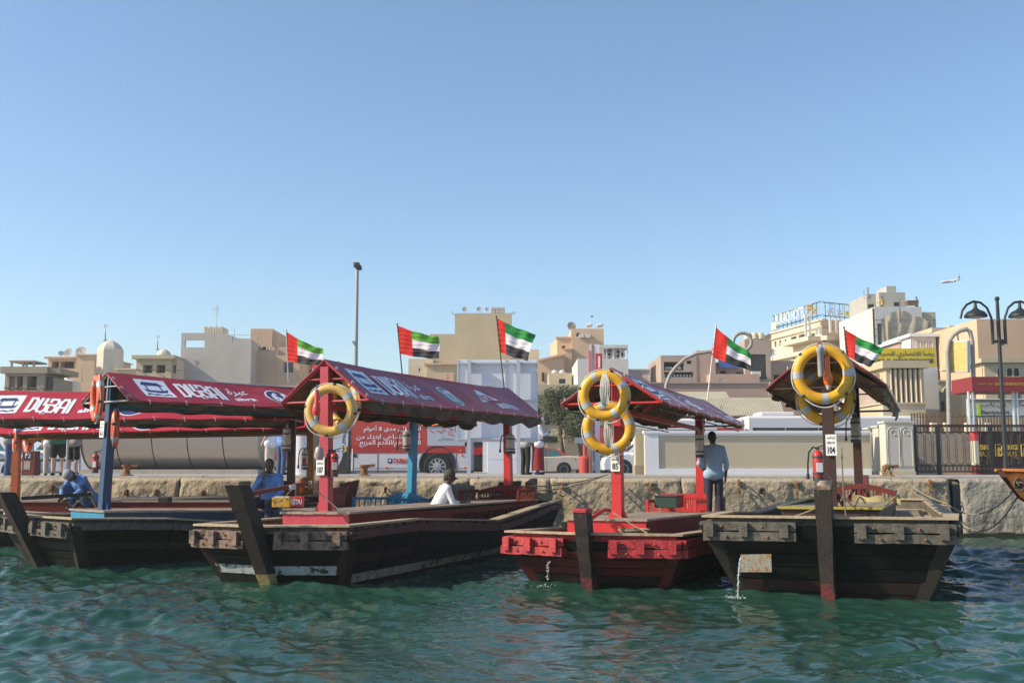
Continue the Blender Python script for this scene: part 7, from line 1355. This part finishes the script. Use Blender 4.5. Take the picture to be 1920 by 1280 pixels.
def corr(t, px0, px1, py0, py1, y, n, mk='corrugated'):
    a = P(px0, py0, y + 1.2); b = P(px1, py0, y + 1.2); z1 = a.z; z0 = P(px0, py1, y).z
    for k in range(n):
        xa = a.x + (b.x - a.x) * k / n; xb = a.x + (b.x - a.x) * (k + .62) / n; MB().hexa([(xa, y, z0 - .02), (xb, y, z0 - .02), (xb, y + 1.2, z1 - .02), (xa, y + 1.2, z1 - .02), (xa, y, z0 + .03), (xb, y, z0 + .03), (xb, y + 1.2, z1 + .03), (xa, y + 1.2, z1 + .03)]).build('awning_rib', mk, t, world=True)
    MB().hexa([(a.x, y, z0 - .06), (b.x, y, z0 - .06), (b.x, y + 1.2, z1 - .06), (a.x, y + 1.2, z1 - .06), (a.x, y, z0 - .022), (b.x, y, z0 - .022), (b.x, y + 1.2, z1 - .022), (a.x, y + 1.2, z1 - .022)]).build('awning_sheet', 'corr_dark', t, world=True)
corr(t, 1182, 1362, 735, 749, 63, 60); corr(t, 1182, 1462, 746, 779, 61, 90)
MB().box(P(1182, 0, 62).x, P(1470, 0, 62).x, 62.5, 62.7, GB, P(0, 765, 62).z).build('brown_wall', 'st_brown', t, world=True)  # plain brown wall below the awnings
# --- hotel
y = 128; t = bldg('hotel', 'cream hotel with a rooftop name sign in two scripts', 'hotel', 1560, y)
A = Vector((P(1448, 0, 134.5).x, 134.5)); Bc = Vector((P(1541, 0, 122).x, 122)); C = Vector((P(1640, 0, 126).x, 126))
def ft(t, A, B, pyl, pyr, ops, mk, mkp='glass_teal', rec=.35, zb=GB, nm='wall'):
    hA = P(0, pyl, A.y).z; m = MB(); O = []
    for (p0, p1, q0, q1) in ops:
        s0, z1_ = hit(A, B, p0, q0); s1, z0_ = hit(A, B, p1, q1); O.append((s0, s1, z0_, z1_))
    pn = facade(m, A, B, zb, hA, O, rec); m.build(nm, mk, t, world=True)
    for q in pn: m = MB(); m.add(q, [(0, 1, 2, 3)]); m.build('window_pane', mkp, t, world=True)
    return hA
zt_ = ft(t, A, Bc, 622, 600, [(1452, 1456, 640, 650), (1461, 1465, 638, 648), (1471, 1475, 636, 646), (1483, 1494, 632, 643), (1497, 1511, 628, 636), (1518, 1528, 626, 631), (1486, 1489, 670, 676)], 'st_cream')
zt2 = P(0, 598, 122).z
m = MB(); facade(m, Bc, C, GB, zt2, [], .2); m.build('wall', 'st_cream', t, world=True)
zt_ = zt2; m = MB(); facade(m, A, Bc, P(0, 598, 122).z - .01, zt2 + 0.001, [], .2) if zt2 > P(0, 598, 122).z - .01 else None; m.build('attic', 'st_cream', t, world=True) if m.v else None
m = MB(); m.add([(A.x, A.y, zt2), (Bc.x, Bc.y, zt2), (C.x, C.y, zt2), (C.x, 170, zt2), (A.x, 170, zt2)], [(0, 1, 2, 3, 4)]); m.build('roof', 'st_cream', t, world=True)
def band(t, A, B, z, h, pr, mk, nm='cornice'):
    A = Vector((A[0], A[1])); B = Vector((B[0], B[1])); d = (B - A).normalized(); n = Vector((d.y, -d.x)); a, b = A + n * pr, B + n * pr; m = MB(); m.hexa([(A.x, A.y, z), (B.x, B.y, z), (b.x, b.y, z), (a.x, a.y, z), (A.x, A.y, z + h), (B.x, B.y, z + h), (b.x, b.y, z + h), (a.x, a.y, z + h)]); m.build(nm, mk, t, world=True)
for py, h, pr in ((654, .45, .7), (664, .25, .45), (600, .2, .2)):
    z = P(0, py + 5, 122).z - (0 if py != 600 else -.0); band(t, A, Bc, z if py != 600 else zt2 - .2, h, pr, 'st_cream'); band(t, Bc, C, (z if py != 600 else zt2 - .2), h, pr, 'st_cream')
band(t, A.lerp(Bc, .45), Bc, P(0, 638, 122).z, .5, 1.6, 'st_cream', 'balcony'); band(t, Bc, C, P(0, 638, 122).z, .5, 1.6, 'st_cream', 'balcony')
band(t, Bc, C, P(0, 630, 122).z, .2, .25, 'st_tan', 'string_course'); band(t, Bc, C, P(0, 614, 122).z, .2, .2, 'st_tan', 'string_course'); band(t, A, Bc, P(0, 614, 122).z, .15, .2, 'st_tan', 'string_course')
for px0, py0, py1 in ((1508, 589, 630), (1516, 588, 628), (1554, 596, 624), (1565, 597, 624), (1529, 615, 627), (1536, 614, 626)):
    a = P(px0, py0, 120.5); b = P(px0, py1, 120.5); MB().box(a.x, a.x + .22, 120.3, 120.6, b.z, a.z).build('vertical_fin', 'st_white', t, world=True)
m = MB(); nrm = Vector(((Bc - A).normalized().y, -(Bc - A).normalized().x))
def onw(A, B, px, z, off=.4):
    s, _ = hit(A, B, px, 600); d = (Vector(B) - Vector(A)).normalized(); n = Vector((d.y, -d.x)); p = Vector(A) + d * s + n * off; return Vector((p.x, p.y, z))
fr = MB()
z0_, z1_ = zt2 + .15, zt2 + 2.0
for px in range(1452, 1540, 8): p = onw(A, Bc, px, z0_, .0); fr.bar(p - Vector((0, 0, .3)), Vector((p.x, p.y, z1_)), .06, .06)
for px in range(1548, 1622, 9): p = onw(Bc, C, px, z0_, .0); fr.bar(p - Vector((0, 0, .3)), Vector((p.x, p.y, z1_)), .06, .06)
fr.bar(onw(A, Bc, 1450, z1_, 0), onw(A, Bc, 1540, z1_, 0), .1, .1); fr.bar(onw(Bc, C, 1543, z1_, 0), onw(Bc, C, 1622, z1_, 0), .1, .1); fr.bar(onw(A, Bc, 1450, z0_ + .3, 0), onw(A, Bc, 1540, z0_ + .3, 0), .1, .1); fr.bar(onw(Bc, C, 1543, z0_ + .3, 0), onw(Bc, C, 1622, z0_ + .3, 0), .1, .1)
fo = fr.build('sign_frame', 'steel_dark', t, world=True)
def rooftext(s, A, B, px0, px1, mk, za, zb, bold=.008):
    p = onw(A, B, px0, 0, .6); q = onw(A, B, px1, 0, .6); m = MB(); put_text(m, s, lambda u, v: (p.x + (q.x - p.x) * u, p.y + (q.y - p.y) * u, v), 0, 1, za, zb, bold); m.build('sign_letters', mk, fo, world=True)
rooftext('BURAQ HOTEL', A, Bc, 1462, 1519, 'st_dome', zt2 + .35, zt2 + 1.9); rooftext(ar('البراق'), Bc, C, 1546, 1578, 'st_dome', zt2 + .1, zt2 + 2.0, .012); rooftext(ar('فندق'), Bc, C, 1598, 1620, 'st_dome', zt2 + .1, zt2 + 2.0, .012)
a = onw(A, Bc, 1452, zt2 + .2, .4); b = onw(A, Bc, 1461, zt2 + .9, .4); MB().bar(a + Vector((0, 0, .4)), b - Vector((0, 0, .3)), .1, .9).build('sign_plate', 'st_cream', t, world=True)
m = MB(); c = onw(A, Bc, 1534, zt2 + 1.3, .5)
for k in range(9): m.torus(.18 + .04 * (k % 3), .05, 10, 4, Matrix.Translation(c + Vector((.3 * math.cos(k * 2.1) - .06 * k, 0, .35 * math.sin(k * 1.7) - .03 * k))))
m.build('emblem', 'gold_txt', t, world=True); a = onw(Bc, C, 1584, zt2 + .8, .4); MB().box(a.x - .2, a.x + 1.0, a.y - .1, a.y, zt2 + .6, zt2 + 1.1).build('sign_plate', 'yellow_sign', t, world=True)
# --- tower under repair
y = 108; X_ = lambda px: P(px, 0, y).x; Z_ = lambda py: P(0, py, y).z; t = bldg('tower_block', 'white tower under repair wrapped in scaffold netting, workmen on its roof', 'building', 1680, y)
block(t, 1640, 1728, 575, y, 12, 'st_white', [(1648, 1657, 606, 700)], 'glass_teal', .3, parapet=.5); block(t, 1625, 1648, 551, y + 4, 6, 'st_conc', [(1632, 1644, 570, 577)], 'opening', .3); block(t, 1648, 1697, 548, y + 3, 6, 'st_conc', [(1681, 1692, 566, 574)], 'opening', .3); block(t, 1662, 1680, 536, y + 4, 3, 'st_conc')
m = MB(); A2 = (P(1620, 0, y + 14).x, y + 14); B2 = (P(1640, 0, y).x, y); facade(m, A2, B2, GB, Z_(575), [], .2); m.build('side_wall', 'st_cream', t, world=True)  # cream left face against greyer fronts: sunlight put into the colour
m = MB(); A2 = (P(1620, 0, y + 16).x, y + 16); B2 = (P(1626, 0, y + 6).x, y + 6); facade(m, A2, B2, GB, P(0, 552, y + 6).z, [], .2); m.build('side_wall', 'st_cream', t, world=True)  # same sunlit cream painted on the upper block's left face
for i, px in enumerate((1658, 1664, 1697, 1719, 1747, 1736)): a = P(px, 0, y - 1); MB().tube((a.x, y - 1.5, GB), (a.x, y - 1.5, Z_(600 if px > 1665 else 575)), .035, n=5).build('scaffold_pole', 'steel', t, world=True)
for py in (604, 620, 634): MB().tube((P(1634, 0, y).x, y - 1.6, Z_(py)), (P(1746, 0, y).x, y - 1.6, Z_(py)), .035, n=5).build('scaffold_pole', 'rust', t, world=True)
for px, p0, p1 in ((1650, 531, 550), (1657, 526, 547), (1659, 527, 547), (1718, 545, 572), (1744 - 5, 575, 590)): MB().tube((X_(px), y + 4, Z_(p1)), (X_(px), y + 4, Z_(p0)), .05, n=5).build('aerial', 'steel', t, world=True)
m = MB()
def net(a, b):
    px = 1652 + 94 * a; ridge = 580 + 24 * abs(a - .36) / .5 * (1 if a < .36 else .75) + 1.5 * math.sin(a * 22); py = ridge + (70 + 6 * math.sin(a * 9)) * b; 
    yy_ = y - 1.9 + .12 * math.sin(a * 25 + b * 2) + .05 * math.sin(b * 9 + a * 11); return tuple(P(px, py, yy_))
m.grid(net, 46, 30); m.build('scaffold_netting', 'net', t, smooth=80, world=True)
m = MB(); m.grid(lambda a, b: tuple(P(1655 + 16 * a * (1 - b * .1) + 3 * b, 602 + 46 * b, y - 2.4 + .2 * math.sin(a * 8))), 8, 8); m.build('netting_flap', 'net', t, smooth=80, world=True); MB().tube(P(1687, 560, y - 2), P(1687, 604, y - 2), .05, n=5).build('scaffold_pole', 'rust', t, world=True)
a = P(1698, 562, y + 1); b = P(1718, 572, y + 1); m = MB(); [m.box(a.x, b.x, y + .5, y + 1.5, b.z + .12 * k, b.z + .12 * k + .07) for k in range(4)]; o = m.build('timber_stack', 'picket', t, world=True); o['kind'] = 'stuff'
block(t, 1730, 1754, 585, y + 6, 6, 'st_tan', [(1743, 1750, 607, 613)], 'opening', .3)
for (px, py, lb, sh) in ((1655, 574, 'distant workman in yellow on the roof of the netted tower', 'c_hiviz'), (1719, 572, 'distant workman at the right corner of the netted tower roof', 'c_beige')):
    q = P(px, py, y + 2); person(lb, (q.x, q.y, P(0, 575, y).z - .35), .4, stand(elL=(-.3, .1, 1.2), wrL=(-.35, .3, 1.1)), 'skin_dark', sh, 'c_navy', scale=1.0)
# --- exchange building with yellow sign
y = 66; X_ = lambda px: P(px, 0, y).x; Z_ = lambda py: P(0, py, y).z; t = bldg('shop_building', 'white building carrying the yellow exchange sign', 'building', 1700, y); block(t, 1630, 1757, 688, y + .5, 7, 'st_white')
sb = MB().box(X_(1632), X_(1756), y, y + .3, Z_(687), Z_(653)); s_ = sb.build('sign_board', 'yellow_sign', t, world=True)
wtext(ar('رضا الانصاري للصرافة'), 1638, 1750, 658, 671, y, 'ink', s_, .02); wtext('DOHA AL ANSARI EXCHANGE', 1635, 1750, 672, 680, y, 'ink', s_, .05)
t = bldg('arcade_house', 'white roof lantern with three arches above the yellow sign', 'building', 1725, 72); block(t, 1709, 1754, 631, 72, 5, 'st_white', cornice=(.2, .2, 'wall_white')); [archo(t, px, 8, 637, 652, 72, 'st_tan', 'arched_window', .05, 'wall_white') for px in (1724, 1735, 1746)]
m = MB(); facade(m, (P(1706, 0, 76).x, 76), (P(1710, 0, 72).x, 72), GB, P(0, 631, 72).z, [], .1); m.build('side_wall', 'wall_white', t, world=True); block(t, 1687, 1706, 641, 74, 4, 'st_rose', cornice=(.2, .2, 'wall_white'))
y = 58; X_ = lambda px: P(px, 0, y).x; Z_ = lambda py: P(0, py, y).z; t = bldg('wind_tower', 'stone wind tower with six tall slots in front of the yellow sign', 'tower', 1690, y)
sl = [(1672 + 9.3 * k, 1675.5 + 9.3 * k, 694, 755) for k in range(6)]; block(t, 1661, 1731, 690, y, 3, 'st_tan', sl, 'opening', .5, cornice=(.40, .25, 'st_tan'))
for k in range(6): p = P(1673.7 + 9.3 * k, 691.5, y); m = MB(); m.prism([(p.x, p.z + .09), (p.x + .09, p.z), (p.x, p.z - .09), (p.x - .09, p.z)], y - .01, y - .003); m.build('diamond_vent', 'opening', t, world=True)
for k in range(7): x = X_(1669.5 + 9.3 * k); m = MB(); m.lathe([(.05, Z_(756)), (.045, Z_(752)), (.04, Z_(700)), (.06, Z_(697)), (.06, Z_(694))], 8, Matrix.Translation((x, y - .03, 0))); m.build('colonnette', 'st_cream', t, smooth=50, world=True)
block(t, 1655, 1735, 757, y - .3, 4, 'st_tan', cornice=(.08, .1, 'st_tan')); block(t, 1640, 1664, 700, y + 1, 3, 'st_pink')
m = MB(); facade(m, (P(1643, 0, y + 3).x, y + 3), (P(1660, 0, y).x, y), Z_(690), Z_(678), [], .1); m.build('cornice', 'st_cream', t, world=True)
t = bldg('house', 'plain white wall between the slotted tower and the beige block', 'building', 1745, 62); block(t, 1730, 1758, 688, 62, 4, 'st_white')
# --- beige block, arches, grey block
y = 76; t = bldg('apartment_building', 'tall beige block with a heavy cornice behind the curved lamp frame', 'building', 1772, y); block(t, 1753, 1783, 624, y, 8, 'st_tan', cornice=(.35, .35, 'st_tan')); block(t, 1783, 1796, 616, y + 2, 8, 'st_brown', cornice=(.2, .2, 'st_tan')); block(t, 1757, 1797, 716, y - 10, 3, 'st_tan', cornice=(.12, .1, 'st_tan')); archo(t, 1777, 26, 724, 800, y - 10.05, 'st_brown', 'archway', .05, 'st_tan'); MB().box(P(1789, 0, y - 10).x, P(1796, 0, y - 10).x, y - 10.4, y - 10, GB, P(0, 722, y - 10).z).build('column', 'st_peach', t, world=True); block(t, 1758, 1780, 735, y - 11, 2, 'st_brown', [(1762, 1768, 752, 770)], 'opening', .2)
t = bldg('apartment_building', 'narrow grey block with one edge coloured as sunlit left of the right hand block', 'building', 1815, 82); block(t, 1806, 1840, 684, 82, 6, 'st_grey'); MB().box(P(1800, 0, 80).x, P(1806, 0, 80).x, 80, 84, P(0, 728, 80).z, P(0, 697, 80).z).build('sunlit_edge', 'st_cream', t, world=True); MB().box(P(1800, 0, 80).x, P(1812, 0, 80).x, 79.9, 84, GB, P(0, 728, 80).z).build('green_hoarding', 'green_box', t, world=True)  # cream strip paints the sun on the grey block's left edge
y = 66; t = bldg('apartment_building', 'plain sandy block with one square window at the right edge', 'building', 1890, y); block(t, 1831, 1990, 598, y, 9, 'st_peach', [(1876, 1887, 636, 647)], 'glass_dark', .2); MB().box(P(1868, 0, y).x, P(1895, 0, y).x, y - .04, y - .01, P(0, 672, y).z, P(0, 630, y).z).build('painted_surround', 'st_orange', t, world=True) if False else None
y = 56; t = bldg('merchant_house', 'low old style facade with keyhole arches under the sandy block', 'building', 1885, y); block(t, 1845, 1990, 680, y, 5, 'st_tan', cornice=(.22, .25, 'st_tan'))
for px in (1874, 1892, 1905, 1935): archo(t, px, 11, 689, 706, y, 'opening', 'arched_window', .03, 'st_cream')
for px in (1876, 1907, 1938): a = P(px - 5, 733, y); b = P(px + 5, 747, y); MB().box(a.x, b.x, y - .03, y - .01, b.z, a.z).build('window', 'glass_dark', t, world=True)
for k in range(7): a = P(1836 + 2.4 * k, 0, y + .5); MB().box(a.x, a.x + .03, y + .2, y + .24, P(0, 746, y).z, P(0, 684, y).z).build('lattice_bar', 'st_cream', t, world=True)
m = MB(); facade(m, (P(1832, 0, y + 4).x, y + 4), (P(1845, 0, y).x, y), P(0, 684, y).z, P(0, 676, y).z, [], .1); m.build('side_cornice', 'st_cream', t, world=True); m = MB(); facade(m, (P(1834, 0, y + 4).x, y + 4), (P(1847, 0, y + .6).x, y + .6), GB, P(0, 684, y).z, [], .1); m.build('side_wall', 'st_cream', t, world=True)
# --- picket fence
y = 47; t = thing('picket_fence', 'brown picket fence beyond the railing, under the arches', 'fence', (PX(1790, y), y, RZ)); x = PX(1712, y)
while x < PX(1960, y): h = P(0, 774, y).z + random.uniform(-.03, .03); MB().box(x, x + .07, y, y + .03, RZ, h).build('picket', 'picket', t, world=True); x += .125
MB().box(PX(1712, y), PX(1960, y), y + .03, y + .06, P(0, 782, y).z, P(0, 780, y).z).build('rail', 'picket', t, world=True)
for px in (1747, 1772, 1812, 1848, 1930): a = P(px, 792, 45); MB().box(a.x, a.x + .22, 45, 45.25, RZ, a.z).build('bollard_block', 'st_cream', t, world=True) if False else tag(MB().box(a.x, a.x + .22, 45, 45.25, RZ, a.z).build('concrete_post', 'st_cream'), {1747: 'leftmost', 1772: 'second', 1812: 'middle', 1848: 'fourth', 1930: 'rightmost'}[px] + ' of the short cream posts peeping over the railing', 'post')
# --- background rows that close the view under the roofs
t = bldg('low_building', 'long beige building filling the background behind the left boats', 'building', 250, 62); block(t, -140, 505, 742, 62, 6, 'st_pink', [(10 + 60 * k, 24 + 60 * k, 800, 830) for k in range(8)], 'glass_dark', .2)
t = bldg('low_building', 'cream and grey shopfront row behind the bus', 'building', 700, 60); block(t, 507, 1000, 722, 60, 6, 'st_tan', [(520 + 42 * k, 546 + 42 * k, 810, 850) for k in range(11)], 'glass_dark', .2)
t = bldg('garden_wall', 'beige wall behind the green tree above the taxi', 'wall', 1050, 64); block(t, 1002, 1130, 721, 64, 4, 'st_tan', [(1110, 1125, 840, 870)], 'opening', .3)
t = bldg('low_building', 'brown shop wall behind the suv and gate pillar', 'building', 1180, 58); block(t, 1058, 1240, 797, 58, 3, 'st_brown')  # one even brown for the whole wall
t = thing('dark_sheet', 'dark green sheet drooping above the tourists', 'tarpaulin', (PX(110, 36), 36, RZ)); m = MB(); m.grid(lambda a, b: tuple(P(62 + 90 * a, 812 + 22 * b * (1 - (2 * a - 1) ** 2 * .5) + 4 * a, 36 + .3 * math.sin(a * 9))), 20, 6); m.build('sheet', 'green_box', t, smooth=80, world=True)  # dark green drooping sheet between two posts
for px in (62, 150): m = MB(); m.tube(P(px, 812, 36.1), (PX(px, 36.1), 36.1, RZ), .04); m.build('post', 'pole_grey', t, world=True)
# lattice fence and tree
y = 60; t = thing('lattice_fence', 'cream lattice screen behind the green tree', 'fence', (PX(1060, y), y, RZ)); a = P(1004, 757, y); b = P(1112, 784, y)
n = 46
for k in range(n): x = a.x + (b.x - a.x) * k / n; MB().box(x, x + .045, y, y + .04, b.z, a.z - (a.z - b.z) * .12 * math.sin(PI * k / n)).build('slat', 'st_cream', t, world=True)
for z in (a.z - .1, (a.z + b.z) / 2, b.z + .05): MB().box(a.x, b.x, y + .04, y + .07, z - .03, z + .03).build('rail', 'st_cream', t, world=True)
for x in (a.x, b.x): MB().box(x - .06, x + .06, y, y + .12, RZ, a.z).build('fence_post', 'st_cream', t, world=True)
def tree(label, px, y, pyt, pyb, wpx, n, seed):
    t = thing('tree', label, 'tree', (PX(px, y), y, RZ)); rr = random.Random(seed); zt_ = P(0, pyt, y).z; zb_ = P(0, pyb, y).z; c = PX(px, y); W_ = wpx * y / FPX / 2
    m = MB(); m.path([(c, y, RZ), (c + .1, y, RZ + 1), (c, y, (zb_ + RZ) / 2 + .6), (c - .1, y, zb_ + .5)], [.16, .13, .10, .06], 8)
    for k in range(8): a = rr.uniform(0, 6.28); q = Vector((c, y, rr.uniform(zb_ - .6, zb_ + .3))); e = q + Vector((math.cos(a) * W_ * .7, math.sin(a) * .9, rr.uniform(.6, 1.5))); m.path([q, q.lerp(e, .5) + Vector((0, 0, .15)), e], [.06, .04, .015], 5)
    m.build('trunk', 'bark', t, smooth=60, world=True)
    cl = [(Vector((c + rr.gauss(0, .42) * W_, y + rr.gauss(0, .7), zb_ + (zt_ - zb_) * rr.random() ** .8)), rr.uniform(.25, .6)) for _ in range(46)]
    for nm_, mk in (('crown', 'leaf'), ('crown', 'leaf2')):
        m = MB()
        for _ in range(n):
            p, r_ = rr.choice(cl); d = Vector((rr.gauss(0, 1), rr.gauss(0, 1), rr.gauss(0, 1))).normalized() * r_ * rr.random() ** .4; q = p + d; s = rr.uniform(.03, .075); u = Vector((rr.gauss(0, 1), rr.gauss(0, 1), rr.gauss(0, 1))).normalized(); v = u.orthogonal().normalized()
            m.add([q - u * s, q + v * s * .5, q + u * s, q - v * s * .5], [(0, 1, 2, 3)])
        m.build(nm_, mk, t, world=True)
tree('olive green tree spilling over the lattice left of the lifebuoys', 1052, 57, 738, 790, 108, 7000, 4)
tree('smaller bush behind the cream cabin left of the 85 boat', 1085, 55, 775, 815, 60, 4000, 9)
# --- aeroplanes and bird
def plane(label, px, py, y, span_px, rz=PI, txt=True):
    p = P(px, py, y); L = span_px * y / FPX; t = thing('aeroplane', label, 'aeroplane', p, Euler((0, -.16, .35 if rz else 0))); r = L * .055
    # nose towards -x
    m = MB(); xs_ = [-.5, -.485, -.45, -.38, -.2, 0, .2, .34, .44, .5]; rs_ = [.001, .4, .72, .96, 1, 1, .95, .72, .4, .1]; m.path([(x * L, 0, (.0 if x < .2 else (x - .2) * .1 * L)) for x in xs_], [r * q for q in rs_], 16); m.build('fuselage', 'plane', t, smooth=60)
    for s in (-1, 1):
        m = MB(); m.hexa([(-.12 * L, 0, -.02 * L), (.06 * L, 0, -.02 * L), (.22 * L, s * .48 * L, .03 * L), (.17 * L, s * .48 * L, .03 * L), (-.12 * L, 0, 0), (.06 * L, 0, 0), (.22 * L, s * .48 * L, .034 * L), (.17 * L, s * .48 * L, .034 * L)]); m.build('wing', 'plane', t); m = MB(); m.hexa([(.36 * L, 0, .02 * L), (.45 * L, 0, .02 * L), (.50 * L, s * .16 * L, .03 * L), (.47 * L, s * .16 * L, .03 * L), (.36 * L, 0, .028 * L), (.45 * L, 0, .028 * L), (.50 * L, s * .16 * L, .034 * L), (.47 * L, s * .16 * L, .034 * L)]); m.build('tailplane', 'plane', t)
        for d in (.16, .29): m = MB(); m.tube((-.09 * L + d * .35 * L, s * d * L, -.03 * L), (-.01 * L + d * .35 * L, s * d * L, -.03 * L), .022 * L, n=12); m.build('engine', 'plane', t, smooth=60)
    m = MB(); m.hexa([(.32 * L, -.004 * L, .05 * L), (.45 * L, -.004 * L, .04 * L), (.45 * L, .004 * L, .04 * L), (.32 * L, .004 * L, .05 * L), (.46 * L, -.003 * L, .21 * L), (.51 * L, -.003 * L, .21 * L), (.51 * L, .003 * L, .21 * L), (.46 * L, .003 * L, .21 * L)]); m.build('tail_fin', 'plane', t)
    m = MB(); m.hexa([(.35 * L, -.006 * L, .07 * L), (.455 * L, -.006 * L, .09 * L), (.455 * L, .006 * L, .09 * L), (.35 * L, .006 * L, .07 * L), (.39 * L, -.006 * L, .12 * L), (.48 * L, -.006 * L, .14 * L), (.48 * L, .006 * L, .14 * L), (.39 * L, .006 * L, .12 * L)]); m.build('tail_stripe', 'print_red', t)
    return t
plane('white airliner with a striped tail climbing at the right of the sky', 1783, 527, 3000, 48); plane('tiny distant aircraft high above the airliner', 1797, 426, 5000, 9)
p = P(1110, 593, 60); t = thing('bird', 'small bird flying above the orange tinted block', 'bird', p); m = MB(); m.sphere((0, 0, 0), (.09, .03, .03), 8); m.build('body', 'tarp_dark', t, smooth=60)
for s in (-1, 1): MB().add([(-.04, 0, 0), (.04, 0, 0), (.02, s * .12, .08 * s), (-.02, s * .12, .08 * s)], [(0, 1, 2, 3)]).build('wing', 'tarp_dark', t)
# ---------------------------------------------------------------- air: thin haze, added also to lift the dark tones
hz = MB(); hz.box(-310, 310, -70, 430, -2.2, 27.5); ho = hz.build('haze', 'white'); ho['kind'] = 'stuff'
hm = bpy.data.materials.new('haze'); hm.use_nodes = True; N = hm.node_tree.nodes; N.clear(); o_ = N.new('ShaderNodeOutputMaterial'); pv = N.new('ShaderNodeVolumePrincipled')
pv.inputs['Density'].default_value = .0010; pv.inputs['Color'].default_value = (.93, .95, .88, 1); pv.inputs['Anisotropy'].default_value = .3; hm.node_tree.links.new(pv.outputs[0], o_.inputs['Volume'])
ho.data.materials.clear(); ho.data.materials.append(hm)
